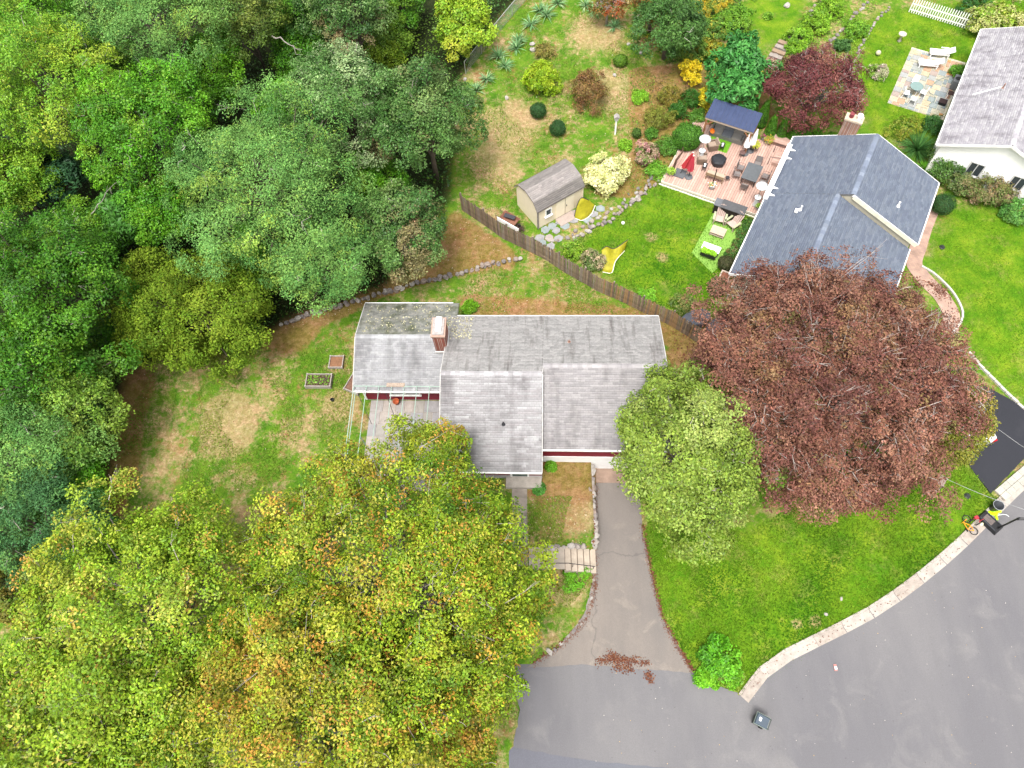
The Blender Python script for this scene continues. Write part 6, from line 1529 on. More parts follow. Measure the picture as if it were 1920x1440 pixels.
tree('vine_tree', 'bright green vine covered tree in the upper left', 270, 245, 7.5, (4.4, 4.6, 4.2), VIN, 46000, .15, .5, 26, .27, 40, WG, BARK_PALE, .08)
tree('yellow_green_tree', 'yellow green tree at the upper left edge', 105, 175, 8.0, (5.2, 5.2, 4.4), YGR, 50000, .15, .55, 28, .28, 44, WG, None, .05)
tree('locust_tree', 'pale bluish locust at the top left', 285, 45, 8.5, (5.6, 4.2, 3.6), LOC, 48000, .15, .6, 32, .3, 38, WG, None, .03, matl=LEAF_MATT, flat=.35, aspect=.4)
tree('maple_tree', 'dark olive tree in the top left corner', 40, 15, 7.0, (5.0, 4.0, 3.6), VIN, 26000, .17, .6, 26, .32, 28, WG)
tree('oak_tree', 'olive brown tree at the top between locust and maple', 455, 35, 6.5, (3.2, 3.6, 3.4), [((.10, .16, .022), 4), ((.065, .12, .016), 3), ((.16, .19, .03), 2)], 24000, .15, .5, 26, .3, 26, WG)
tree('maple_tree', 'dark maple at the top centre of the wood', 655, 15, 6.5, (4.0, 4.2, 3.6), OAK, 32000, .16, .5, 26, .29, 30, WG, None, .04)
tree('maple_tree', 'shaded tree behind the silvery green one', 560, 40, 4.0, (3.0, 3.0, 2.6), GRN, 14000, .16, .5, 26, .32, 20, WG)
tree('young_maple', 'yellow green young tree by the lower left edge of the lawn', 150, 765, 4.8, (2.7, 3.6, 3.2), [((.16, .28, .03), 4), ((.10, .21, .025), 3), ((.23, .33, .04), 2), ((.06, .15, .03), 2)], 26000, .16, .5, 26, .3, 26, WG)
tree('locust_tree', 'bluish locust along the left edge', 62, 850, 5.5, (4.0, 3.8, 3.2), LOC, 34000, .14, .55, 32, .3, 30, WG, None, .03, matl=LEAF_MATT, flat=.35, aspect=.4)
tree('locust_tree', 'dark blue green tree above the corner maple', 75, 985, 5.0, (4.2, 3.0, 2.8), [((.07, .18, .06), 4), ((.05, .13, .045), 3), ((.12, .25, .06), 2)], 28000, .14, .52, 32, .3, 28, WG, None, .03, matl=LEAF_MATT, flat=.35, aspect=.4)
tree('small_oak', 'small olive tree at the left edge above the maples', 25, 1105, 3.5, (2.4, 1.8, 1.8), [((.17, .17, .025), 3), ((.10, .14, .02), 3), ((.28, .19, .04), 1)], 9000, .15, .42, 26, .34, 16, WG)
tree('sumac', 'large leaved dark sumac in the shade of the wood', 235, 405, 4.0, (2.4, 2.2, 1.6), [((.05, .16, .02), 3), ((.08, .22, .03), 3)], 5200, .42, .5, 20, .35, 16, WG, aspect=.28)
tree('sumac', 'small glossy sumac below the golden tree crown', 400, 470, 4.2, (1.1, .9, .8), [((.09, .22, .03), 3), ((.06, .16, .02), 2)], 1500, .40, .45, 20, .35, 8, WG, aspect=.26)
tree('sumac', 'dark sumac under the yellow green tree on the left', 100, 330, 3.5, (2.6, 1.8, 1.4), [((.025, .075, .03), 3), ((.04, .10, .035), 2)], 3500, .42, .5, 20, .35, 14, WG, aspect=.28)
tree('yellow_pine', 'yellow lime sapling at the top beside the wire fence', 862, 38, 3.6, (2.0, 3.0, 2.0), [((.26, .40, .025), 4), ((.17, .33, .02), 3), ((.38, .40, .035), 2)], 14000, .20, .45, 24, .33, 20, WG)
for (a, b, z, r, pl, lb) in [(185, 120, 4.5, 3.4, 0, 'dark filler tree between the two upper left crowns'), (395, 130, 4.5, 3.2, 1, 'shaded tree between the pale locust and the big locust'), (560, 110, 3.0, 2.6, 0, 'low shaded tree below the top maple'), (300, 395, 4.0, 2.8, 1, 'green tree between the vine tree and the golden tree'), (180, 440, 3.5, 2.8, 0, 'dark tree behind the sumac'), (700, 330, 3.2, 2.4, 1, 'low green tree between the dark oaks'), (10, 330, 5.0, 3.2, 2, 'yellow tipped tree on the left edge'), (730, 90, 1.6, 2.4, 3, 'bright low brambles at the top beside the oak'), (540, 200, 4.5, 2.4, 1, 'green tree between locust and silvery tree'), (200, 650, 1.8, 2.4, 0, 'dark undergrowth tree below the golden one'), (10, 770, 4.5, 3.0, 0, 'dark tree at the left edge above the locust'), (350, 190, 4.5, 2.4, 0, 'dark tree right of the vine covered tree'), (180, 1020, 2.5, 1.8, 0, 'low dark tree at the lawn corner'), (745, 20, 3.0, 2.4, 0, 'dark tree at the top right of the maple'), (470, 500, 3.0, 2.4, 1, 'green sapling between locust and golden tree'), (135, 900, 3.6, 2.2, 1, 'green sapling at the edge of the west lawn')]:
    tree('wood_tree', lb, a, b, z, (r, r, r * .8), [GRN, VIN, YGR, [((.14, .25, .02), 3), ((.20, .30, .02), 3), ((.08, .18, .02), 2)]][pl], int(2600 * r * r), .16, .5, 24, .30, 20, WG)
# understory and leaf mass in the shade of the wood
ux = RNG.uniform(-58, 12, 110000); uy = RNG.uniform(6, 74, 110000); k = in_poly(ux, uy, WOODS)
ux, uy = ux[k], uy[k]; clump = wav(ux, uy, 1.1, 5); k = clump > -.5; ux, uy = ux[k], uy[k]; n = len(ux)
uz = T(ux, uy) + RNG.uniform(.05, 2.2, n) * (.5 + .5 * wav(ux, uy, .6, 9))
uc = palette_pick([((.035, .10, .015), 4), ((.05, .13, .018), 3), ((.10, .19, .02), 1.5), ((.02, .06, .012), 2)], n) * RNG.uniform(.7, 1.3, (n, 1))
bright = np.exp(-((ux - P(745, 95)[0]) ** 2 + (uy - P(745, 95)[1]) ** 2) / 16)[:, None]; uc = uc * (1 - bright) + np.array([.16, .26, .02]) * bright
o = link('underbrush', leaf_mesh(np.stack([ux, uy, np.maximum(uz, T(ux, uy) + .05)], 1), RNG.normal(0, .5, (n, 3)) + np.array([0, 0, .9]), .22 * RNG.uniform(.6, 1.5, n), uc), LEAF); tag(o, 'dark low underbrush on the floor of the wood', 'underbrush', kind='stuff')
# dead branches in the wood
def snag(label, pts, r):
    t = thing('dead_branch', label, 'branch', (0, 0, 0)); f = MB(); pp = [np.array(P(*q)) for q in pts]; L = smooth_line(pp, 4)
    L = [p + RNG.normal(0, .08, 3) for p in L]; f.tube([tuple(p) for p in L], list(np.linspace(r, r * .3, len(L))), 6); f.build('limb', BARK_PALE, t)
    f = MB()
    for k in range(2, len(L) - 1, 2):
        d = (L[k + 1] - L[k - 1]); d = d / np.linalg.norm(d); e = L[k] + d * .5 + RNG.normal(0, .4, 3); e2 = e + d * .3 + RNG.normal(0, .2, 3); f.tube([tuple(L[k]), tuple(e), tuple(e2)], [r * .45, r * .3, r * .15], 5)
    f.build('side_twigs', BARK_PALE, t)
snag('bare forked branch under the vine covered tree', [(170, 402, 5.5), (195, 370, 6.2), (222, 335, 6.8)], .035); snag('bare brown branch between the top trees', [(510, 68, 6.5), (540, 82, 6.5), (565, 95, 6.)], .06); snag('reddish bare limb at the very top of the wood', [(545, -6, 5.5), (570, 4, 5.5), (595, 20, 5.)], .09)

# --- shrubs
def shrub(name, label, px, py, r, h, pal, n=2500, leaf=.11, group=None, lobe=.36, nl=None, cat='shrub', spray=.22, matl=None, ry=None, dense=.5, zoff=.0, aspect=.55):
    C = G(px, py); t_ = thing(name, label, cat, C, 0, group); zc = C[2] + h * dense
    # keep the visual centre on the pixel by sliding the foot toward the viewer
    c2 = P(px, py, zc); t_.location = (c2[0], c2[1], Tz(c2[0], c2[1])); Cc = np.array([c2[0], c2[1], t_.location[2] + h * dense])
    nl = nl or 12; spl = max(2, n / 14 / nl)
    lc, lr, SP, SI, o = foliage_obj(t_, Cc, np.array([r, ry or r, h * .55]), nl, spl, 14, spray, leaf, pal, 'foliage', lobe, -.5, matl or LEAF, .4, aspect=aspect)
    f = MB(); f.tube([(0, 0, -.05), (0, 0, h * .6)], [.05, .02], 6)
    for j in range(0, nl, 2): f.tube([(0, 0, .05), tuple(lc[j] - np.array(t_.location))], [.025, .01], 4, caps=False)
    f.build('stem', BARK, t_); return t_
def clipped(name, label, px, py, r, h, pal, n=3500, leaf=.07, shape='ball', cat='shrub', group=None):
    """tightly clipped shrub: dense leaves on one smooth form over a dark core"""
    zc = Tz(*G(px, py)[:2]) + h / 2; c2 = P(px, py, zc); g = Tz(c2[0], c2[1]); t_ = thing(name, label, cat, (c2[0], c2[1], g), 0, group)
    v = RNG.normal(0, 1, (n, 3)); v /= np.linalg.norm(v, axis=1, keepdims=True); v[:, 2] = np.where(v[:, 2] < -.6, -v[:, 2], v[:, 2])
    if shape == 'ball': p = v * np.array([r, r, h / 2]) + np.array([0, 0, h / 2]); nrm = v
    else:
        z = RNG.uniform(0, 1, n) ** .8; a = RNG.uniform(0, 2 * PI, n); rr = r * np.clip(1.05 - z, 0, 1) ** .6 * (.75 + .25 * np.minimum(1, z * 6)); p = np.stack([rr * np.cos(a), rr * np.sin(a), z * h + .05], 1); nrm = np.stack([np.cos(a), np.sin(a), np.full(n, .5)], 1)
    p = p * (1 + RNG.normal(0, .05, (n, 1))) * (1 + .07 * wav(p[:, 0] * 3, p[:, 1] * 3 + p[:, 2] * 2, 1.5, int(px)))[:, None]
    c = palette_pick(pal, n) * RNG.uniform(.7, 1.3, (n, 1))
    link('foliage', leaf_mesh(p, nrm + RNG.normal(0, .45, (n, 3)), leaf * RNG.uniform(.7, 1.3, n), c), LEAF, t_)
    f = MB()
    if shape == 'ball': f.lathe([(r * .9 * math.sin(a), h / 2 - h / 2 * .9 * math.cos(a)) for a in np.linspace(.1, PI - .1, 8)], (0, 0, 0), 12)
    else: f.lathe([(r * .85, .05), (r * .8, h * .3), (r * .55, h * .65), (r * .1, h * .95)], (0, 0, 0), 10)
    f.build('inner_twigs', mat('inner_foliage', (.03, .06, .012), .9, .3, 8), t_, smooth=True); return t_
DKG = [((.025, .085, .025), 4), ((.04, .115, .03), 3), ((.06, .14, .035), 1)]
clipped('box_shrub', 'dark clipped ball shrub on the left of the dry lawn pair', 1009, 207, .68, 1.15, DKG); clipped('box_shrub', 'dark clipped ball shrub on the right of the dry lawn pair', 1046, 241, .66, 1.1, DKG)
clipped('box_shrub', 'little dark ball shrub near the birdhouse', 1194, 250, .40, .7, [((.06, .13, .02), 3), ((.09, .17, .03), 2)], 1500); clipped('box_shrub', 'small bright green ball shrub in the dry lawn', 1163, 113, .6, .8, [((.12, .24, .02), 3), ((.09, .19, .02), 2)], 2200, .1)
shrub('lime_shrub', 'round lime green shrub in the back garden', 1016, 143, 1.5, 2.0, [((.27, .40, .015), 4), ((.20, .34, .012), 3), ((.36, .44, .03), 2), ((.10, .2, .01), 1)], 11000, .14, nl=34, lobe=.30, spray=.25)
shrub('bronze_shrub', 'large bronze brown shrub beside the lime shrub', 1101, 165, 1.35, 2.2, [((.20, .105, .04), 4), ((.15, .07, .035), 3), ((.26, .17, .05), 2), ((.16, .16, .03), 1)], 10000, .11, nl=26, ry=1.8, spray=.3, lobe=.34)
shrub('tan_shrub', 'small olive tan shrub touching the lime shrub', 1020, 95, .9, .8, [((.25, .20, .05), 3), ((.2, .22, .04), 2), ((.16, .12, .05), 1)], 2200, .1)
shrub('cream_shrub', 'cream variegated shrub beside the shed', 1140, 325, 1.75, 1.9, [((.68, .66, .30), 4), ((.56, .57, .22), 3), ((.74, .72, .40), 2), ((.30, .36, .08), 1)], 9000, .17, nl=30, spray=.33, lobe=.28)
shrub('gold_shrub', 'golden yellow shrub left of the pair by the pavilion', 1295, 135, .95, 1.8, [((.70, .52, .015), 4), ((.58, .46, .02), 3), ((.40, .38, .03), 1.5)], 4200, .12, nl=18); shrub('gold_shrub', 'golden yellow shrub touching the pavilion roof', 1328, 183, .85, 1.7, [((.66, .50, .015), 4), ((.50, .44, .02), 3), ((.3, .34, .03), 2)], 4200, .12, nl=18)
tree('magnolia', 'big leaved green tree behind the pavilion', 1385, 138, 3.4, (2.0, 2.9, 2.8), [((.055, .22, .04), 4), ((.09, .29, .06), 3), ((.035, .15, .03), 2)], 7500, .36, .5, 18, .30, 30, None, aspect=.36)
tree('red_maple', 'dark red japanese maple behind the slate house', 1530, 165, 3.4, (4.0, 3.4, 2.6), [((.15, .045, .045), 4), ((.21, .075, .065), 3), ((.10, .03, .035), 3), ((.24, .11, .08), 1), ((.12, .13, .03), .3)], 42000, .13, .45, 26, .28, 38, None, BARK_PALE, .28, 1.2, matl=LEAF_MATT)
tree('thicket_tree', 'dense green tree at the top with orange crown tips', 1255, 45, 3.6, (3.2, 3.0, 2.8), [((.06, .15, .03), 4), ((.09, .19, .04), 3), ((.04, .10, .02), 2)], 24000, .16, .45, 24, .30, 28, None, None, .05, tone=None)
tree('orange_tree', 'orange brown tree tip at the very top edge', 1225, 2, 3.4, (2.4, 1.6, 1.6), [((.34, .17, .04), 3), ((.25, .12, .04), 3), ((.12, .16, .03), 2)], 8000, .15, .4, 24, .34, 16, None, None, .2)
tree('bare_shrub_tree', 'twiggy red tipped small tree above the dry lawn', 1140, 12, 2.6, (1.5, 1.2, 1.3), [((.42, .10, .03), 3), ((.08, .14, .03), 3), ((.2, .13, .05), 2)], 2600, .14, .35, 16, .36, 14, None, BARK_PALE, .9, 1.6)
for (a, b, r, h, pl, lb) in [(1330, 60, 1.6, 1.6, 0, 'green shrub with ochre flowers left of the mown strip'), (1375, 40, 1.7, 1.7, 1, 'bright green shrub beside the mown strip'), (1340, 20, 1.4, 1.5, 2, 'ochre flowering shrub at the top by the mown strip'), (1300, 95, 1.3, 1.3, 0, 'low green shrub above the golden pair'), (1270, 85, 1.1, 1.1, 3, 'dark shrub between thicket and golden shrub'), (1345, 100, 1.1, 1.2, 2, 'ochre flowered clump behind the big leaved tree'), (1500, 70, 1.2, .8, 4, 'bright green ground plants between the stone edgings'), (1530, 45, 1.3, .8, 4, 'bright lime clump between the two stone edgings'), (1555, 15, 1.2, .9, 4, 'lime clump at the top between the edgings'), (1608, 55, 1.0, .7, 1, 'light green mound by the far lawn edging'), (1490, 90, .8, .6, 4, 'low lime plants next to the garden steps'), (1580, 85, .7, .6, 3, 'grey green clump behind the red maple'), (1440, 30, .3, .3, 1, 'tiny shrub on the mown strip')]:
    pals = [[((.09, .2, .03), 4), ((.16, .26, .03), 2), ((.42, .32, .03), 1)], [((.13, .29, .02), 4), ((.20, .36, .03), 2), ((.08, .2, .02), 2)], [((.50, .34, .02), 3), ((.22, .28, .03), 3), ((.12, .2, .03), 2)], [((.05, .13, .03), 4), ((.09, .19, .05), 2)], [((.18, .36, .02), 4), ((.25, .42, .03), 2), ((.12, .26, .02), 2)]]
    shrub('garden_shrub', lb, a, b, r, h, pals[pl], int(2600 * r * r) + 500, .13, 'shrubs of the upper garden', nl=14)
for (a, b, r, h, pl, lb) in [(1232, 222, 1.15, 1.2, 0, 'broad olive shrub left of the deck'), (1255, 182, .9, 1.1, 1, 'olive shrub behind the dark one by the mulch'), (1270, 207, .7, 1.2, 2, 'dark green upright shrub near the pavilion'), (1297, 185, .8, 1.0, 2, 'dark low shrub under the golden shrubs'), (1250, 275, .75, .9, 3, 'green shrub between hydrangea and deck'), (1200, 182, .7, .5, 4, 'bright grassy clump in the dry lawn'), (1222, 250, .5, .6, 3, 'small green clump by the olive shrub'), (1308, 218, .6, .8, 3, 'light green shrub beside the pavilion post'), (1230, 318, .8, .7, 5, 'bright green perennials by the rock border'), (1172, 272, .5, .4, 4, 'small bright tuft near the birdhouse')]:
    pals = [[((.19, .20, .03), 4), ((.13, .17, .02), 3), ((.26, .24, .05), 1)], [((.22, .17, .03), 3), ((.14, .16, .02), 3)], [((.03, .11, .012), 3), ((.05, .15, .015), 2)], [((.07, .19, .02), 3), ((.12, .25, .03), 2)], [((.16, .36, .02), 3), ((.24, .42, .03), 2)], [((.11, .28, .02), 3), ((.18, .34, .03), 2)]]
    shrub('deck_shrub', lb, a, b, r, h, pals[pl], int(3000 * r * r) + 500, .10, 'shrubs in the mulch left of the deck', nl=14)
clipped('box_shrub', 'large clipped green shrub at the deck edge', 1289, 257, 1.15, 1.9, [((.07, .20, .018), 4), ((.11, .27, .03), 3), ((.04, .13, .015), 2)], 9000, .10)
shrub('hydrangea', 'pink hydrangea beside the cream shrub', 1213, 290, 1.0, 1.1, [((.52, .26, .25), 3), ((.14, .24, .05), 4), ((.4, .2, .2), 1)], 3400, .12, nl=16)
shrub('hydrangea', 'pale hydrangea next to the yellow goal on the lawn', 1113, 488, .85, .9, [((.46, .34, .22), 2.5), ((.13, .2, .05), 4), ((.09, .15, .04), 2)], 2600, .11); shrub('lawn_shrub', 'bright green shrub at the fence below the shed path', 1076, 468, .85, .9, [((.2, .34, .02), 4), ((.12, .26, .02), 3), ((.35, .38, .08), 1)], 2800, .12); shrub('lawn_shrub', 'thin yellowish shrub at the end of the wooden fence', 1283, 570, .95, 1.1, [((.16, .22, .05), 3), ((.28, .24, .07), 2), ((.10, .17, .04), 2)], 2200, .10)
shrub('lawn_shrub', 'small bright green clump behind the fence', 1214, 555, .55, .4, [((.14, .36, .02), 3), ((.2, .42, .03), 2)], 700, .1)
shrub('lawn_shrub', 'light green weeds at the corner of the red house roof', 880, 578, .6, .4, [((.12, .30, .01), 3), ((.18, .36, .02), 2)], 900, .1)
ARB = [((.06, .18, .012), 4), ((.09, .24, .015), 3), ((.04, .12, .01), 1)]
for i, (a, b) in enumerate([(1412, 208), (1432, 214), (1447, 240), (1470, 240), (1492, 248), (1513, 250), (1532, 255), (1553, 262)]):
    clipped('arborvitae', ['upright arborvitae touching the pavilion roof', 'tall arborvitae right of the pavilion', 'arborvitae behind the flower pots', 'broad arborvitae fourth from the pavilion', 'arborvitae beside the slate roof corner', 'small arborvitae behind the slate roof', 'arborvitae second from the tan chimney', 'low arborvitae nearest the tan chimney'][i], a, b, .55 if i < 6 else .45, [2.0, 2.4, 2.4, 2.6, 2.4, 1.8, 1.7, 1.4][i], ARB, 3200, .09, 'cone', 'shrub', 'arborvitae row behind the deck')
for (a, b, r, h, lb, dk) in [(1346, 537, .72, 1.25, 'large dark clipped ball at the slate house corner', 0), (1362, 494, .60, 1.0, 'brownish clipped ball beside the square pot', 1), (1768, 383, .85, 1.25, 'round dark shrub at the front corner of the slate house', 0)]:
    clipped('yew_ball', lb, a, b, r, h, [DKG, [((.07, .075, .03), 3), ((.10, .09, .04), 2)]][dk], 3400, .07)
for (a, b, r, h, lb) in [(1395, 440, .5, .5, 'leafy plant along the slate house near the bar'), (1388, 460, .5, .6, 'leafy plant along the slate house below it'), (1372, 476, .5, .6, 'dark leafy plant next to the brownish ball'), (1404, 420, .4, .4, 'small leafy plant at the deck end by the wall')]: shrub('foundation_plant', lb, a, b, r, h, [((.06, .17, .03), 3), ((.12, .24, .04), 2), ((.2, .1, .05), .7)], 900, .11, 'plants along the slate house wall')
shrub('foundation_plant', 'green shrub at the gable wall under the beech twigs', 1388, 553, .7, .8, [((.09, .24, .02), 3), ((.14, .3, .03), 2)], 1600, .11)
# right edge shrubs by the white house
RH = [((.07, .16, .03), 4), ((.11, .20, .035), 3), ((.05, .11, .02), 2)]
shrub('rhododendron', 'green rhododendron below the white house roof', 1780, 305, 1.55, 1.9, RH, 9000, .13, nl=26, spray=.3); shrub('rhododendron', 'bronze flecked rhododendron along the white wall', 1850, 358, 1.9, 1.6, [((.20, .15, .06), 3), ((.12, .18, .04), 4), ((.3, .2, .12), 2)], 9000, .12, nl=26, ry=1.1, spray=.3); shrub('rhododendron', 'mixed green shrub between the two rhododendrons', 1808, 342, 1.2, 1.3, [((.13, .19, .05), 3), ((.22, .22, .09), 2), ((.07, .13, .03), 2)], 4500, .12); shrub('rhododendron', 'green shrub at the right edge by the white wall', 1903, 395, 1.1, 1.0, [((.08, .22, .04), 3), ((.13, .28, .05), 2)], 3400, .13)
shrub('hydrangea', 'big cream blossomed hydrangea at the white house corner', 1868, 38, 2.2, 2.2, [((.50, .47, .20), 4), ((.28, .36, .04), 3), ((.16, .28, .02), 3)], 8500, .20, nl=30, ry=1.5, spray=.32, lobe=.3)
shrub('dark_shrub', 'dark green shrub under the white picket fence', 1830, 2, 1.4, 1.6, [((.03, .12, .02), 3), ((.05, .16, .03), 2)], 3500, .13)
shrub('garden_shrub', 'yellow green mound below the far patio', 1700, 240, 1.2, .9, [((.20, .27, .02), 3), ((.30, .26, .04), 2), ((.12, .2, .02), 2)], 3600, .1); shrub('dark_shrub', 'dark shrub between mound and white house', 1748, 232, .8, 1.0, [((.03, .11, .02), 3), ((.05, .15, .03), 2)], 2200, .1); shrub('garden_shrub', 'pink and white flower clump in a round bed on the far lawn', 1648, 133, .8, .6, [((.15, .28, .03), 3), ((.6, .45, .42), 2), ((.2, .34, .05), 2)], 1600, .1); shrub('garden_shrub', 'green potted shrub between patio and white house', 1797, 135, .55, .7, [((.09, .26, .02), 3), ((.15, .33, .03), 2)], 1400, .1)
shrub('corner_bush', 'bright green bush at the street corner of the lawn', 1348, 1235, 1.1, .6, [((.10, .33, .012), 4), ((.16, .42, .02), 3), ((.06, .20, .012), 3)], 4200, .16, nl=13, spray=.25, lobe=.42)
shrub('corner_bush', 'trailing green bush edge nearest the kerb', 1372, 1262, .7, .45, [((.10, .30, .012), 3), ((.16, .36, .02), 3), ((.2, .16, .06), 1)], 1200, .14, nl=8); shrub('corner_bush', 'small green bush tuft beside the street corner rock', 1325, 1268, .6, .6, [((.12, .36, .015), 3), ((.18, .42, .02), 2)], 1400, .14)
shrub('flower_weeds', 'white flowered weeds at the edge of the wood', 235, 625, 1.2, .7, [((.05, .14, .02), 5), ((.75, .75, .7), 1.2), ((.09, .2, .03), 2)], 2000, .11); shrub('lawn_shrub', 'green weed patch in the bed beside the front walk', 1010, 915, .35, .25, [((.06, .2, .03), 3), ((.1, .28, .04), 2)], 350, .1); shrub('lawn_shrub', 'bright green weed patch below the front steps', 1078, 1080, .8, .3, [((.12, .34, .015), 3), ((.17, .4, .02), 2)], 1100, .1); shrub('lawn_shrub', 'green weed against the garage foundation', 1033, 875, .3, .25, [((.12, .32, .015), 3), ((.17, .36, .02), 2)], 250, .09)
# long blade plants
def blades(name, label, px, py, r, h, n, w, cols, group=None, droop=.35):
    g = G(px, py); t_ = thing(name, label, 'plant', g, 0, group); V = []; C = []
    for i in range(n):
        a = random.uniform(0, 2 * PI); el = random.uniform(.12, 1.3); L = r * random.uniform(.75, 1.15); d = np.array([math.cos(a) * math.cos(el), math.sin(a) * math.cos(el), math.sin(el)]); s = np.array([-math.sin(a), math.cos(a), 0]) * w / 2
        p0 = np.array([0, 0, .08]) + d * .04; p1 = p0 + d * L * .5; p1[2] = p1[2] * h / r; p2 = p0 + d * L; p2[2] = max(.03, p2[2] * h / r - droop * L * math.cos(el) * .5)
        V += [p0 - s * .7, p0 + s * .7, p1 + s, p1 - s, p1 - s, p1 + s, p2 + s * .12, p2 - s * .12]; c = jit(random.choice(cols), .18); C += [c, c]
    m_ = np_mesh('blades', np.array(V), np.arange(len(V)).reshape(-1, 4), np.array(C)); link('blades', m_, LEAF_MATT, t_)
    f = MB(); f.lathe([(.1, -.05), (.08, .12)], (0, 0, 0), 8); f.build('crown_base', BARK, t_)
    return t_
YU = [(.15, .30, .12), (.22, .39, .17), (.10, .22, .08), (.30, .42, .20)]
YL = ['yucca nearest the oak at the wire fence', 'yucca low in the row by the oak', 'yucca with yellowish tips in the lower row', 'large yucca in the middle of the row', 'yucca overlapping the large one', 'yucca behind the large middle one', 'bluish yucca near the rocks', 'yucca below the upper pair', 'yucca left of the upper pair', 'big yucca of the upper pair', 'yucca at the top edge of the row', 'yucca beside the top thicket', 'lower yucca by the thicket', 'yucca under the bare red tipped tree']
for i, (a, b, r) in enumerate([(882, 200, .85), (893, 172, 1.0), (912, 150, .9), (935, 108, 1.15), (947, 125, 1.0), (968, 92, 1.05), (972, 78, 1.0), (995, 48, 1.05), (1012, 22, 1.0), (1024, 30, 1.1), (1046, 8, 1.1), (1152, 52, .95), (1117, 25, .95), (1098, 12, .9)]):
    blades('yucca', YL[i], a, b, r, r * .85, 62, .075, YU, 'yuccas along the wire fence')
blades('ornamental_grass', 'tall dark green ornamental grass behind the slate house', 1718, 283, 1.9, 1.5, 420, .035, [(.06, .17, .04), (.09, .22, .05), (.04, .12, .03)]); blades('ornamental_grass', 'small bright grass at the slate house corner', 1730, 318, .8, .7, 120, .05, [(.10, .30, .02), (.15, .36, .03)]); blades('ornamental_grass', 'bright daylily clump in the dry lawn', 1198, 185, .75, .5, 140, .04, [(.18, .42, .02), (.25, .46, .03)])

# low planting between the shrubs
def ground_cover(label, poly, n, pal, hmax, size, seed):
    r = np.random.default_rng(seed); Q = np.array(poly); x = r.uniform(Q[:, 0].min(), Q[:, 0].max(), n); y = r.uniform(Q[:, 1].min(), Q[:, 1].max(), n); k = in_poly(x, y, poly) & (wav(x, y, 1.6, seed) > -.25); x, y = x[k], y[k]; m_ = len(x)
    hz = np.clip(.35 + .65 * wav(x, y, 1.1, seed + 1), .1, 1) * hmax; cl = (wav(x, y, 1.3, seed + 2) * .5 + .5 + r.uniform(-.25, .25, m_)); cols = np.array([c for c, w in pal]); ci = np.clip((cl * len(pal)).astype(int), 0, len(pal) - 1)
    o = link('ground_cover', leaf_mesh(np.stack([x, y, T(x, y) + r.uniform(.02, 1, m_) * hz], 1), r.normal(0, .5, (m_, 3)) + np.array([0, 0, 1.]), size * r.uniform(.6, 1.4, m_), cols[ci] * r.uniform(.65, 1.35, (m_, 1))), LEAF); return tag(o, label, 'ground cover', kind='stuff')
UPG = gpoly([(1200, -60), (1440, -60), (1410, 30), (1400, 100), (1440, 130), (1400, 150), (1310, 110), (1250, 120), (1190, 60)]); STR = gpoly([(1470, 95), (1500, 50), (1545, -10), (1560, -60), (1680, -60), (1640, 20), (1600, 100), (1560, 110), (1530, 130), (1460, 130)])
ground_cover('mixed low planting at the top of the upper garden', UPG, 30000, [((.04, .11, .02), 1), ((.08, .19, .02), 1), ((.14, .27, .02), 1), ((.10, .21, .03), 1), ((.42, .33, .03), 1)], .9, .16, 31)
ground_cover('lime and green plants between the stone edgings', STR, 12000, [((.12, .27, .02), 1), ((.20, .36, .03), 1), ((.16, .30, .02), 1), ((.10, .2, .03), 1)], .45, .13, 32)
ground_cover('low plants in the mulch left of the deck', MULCH, 11000, [((.10, .08, .03), 1), ((.07, .17, .02), 1), ((.13, .26, .02), 1), ((.05, .13, .015), 1)], .4, .12, 33)
# --- grass tufts and fallen leaves
def scatter_grass(n, poly, cols, h, seed, avoid=()):
    r = np.random.default_rng(seed); P_ = np.array(poly); x = r.uniform(P_[:, 0].min(), P_[:, 0].max(), n); y = r.uniform(P_[:, 1].min(), P_[:, 1].max(), n); k = in_poly(x, y, poly)
    for a in avoid: k &= ~in_poly(x, y, a)
    x, y = x[k], y[k]; keep = r.uniform(-1, 1, len(x)) < wav(x, y, 1.4, seed) + .75; x, y = x[keep], y[keep]; m = len(x); z = T(x, y)
    a = r.uniform(0, 2 * PI, m); L = h * r.uniform(.6, 1.4, m); base = np.stack([x, y, z], 1); d = np.stack([np.cos(a), np.sin(a), np.zeros(m)], 1); s = np.stack([-np.sin(a), np.cos(a), np.zeros(m)], 1) * (L * .22)[:, None]
    tip = base + d * (L * r.uniform(.3, 1.0, m))[:, None]; tip[:, 2] += L * .8
    V = np.stack([base - s, base + s, tip], 1).reshape(-1, 3); tone = .5 + .5 * np.clip(wav(x, y, .8, seed + 3), -1, 1)
    c0 = np.array(cols[0]); c1 = np.array(cols[1]); c = c0 + (c1 - c0) * tone[:, None]; c = c * r.uniform(.65, 1.35, (m, 1))
    return V, np.arange(3 * m).reshape(m, 3), c
hw = [(O1[0] + xW0, O1[1] + wS), (O1[0] + xR1, O1[1] + vSL), (O1[0] + xR1, O1[1] + wN), (O1[0] + xW0, O1[1] + wN)]
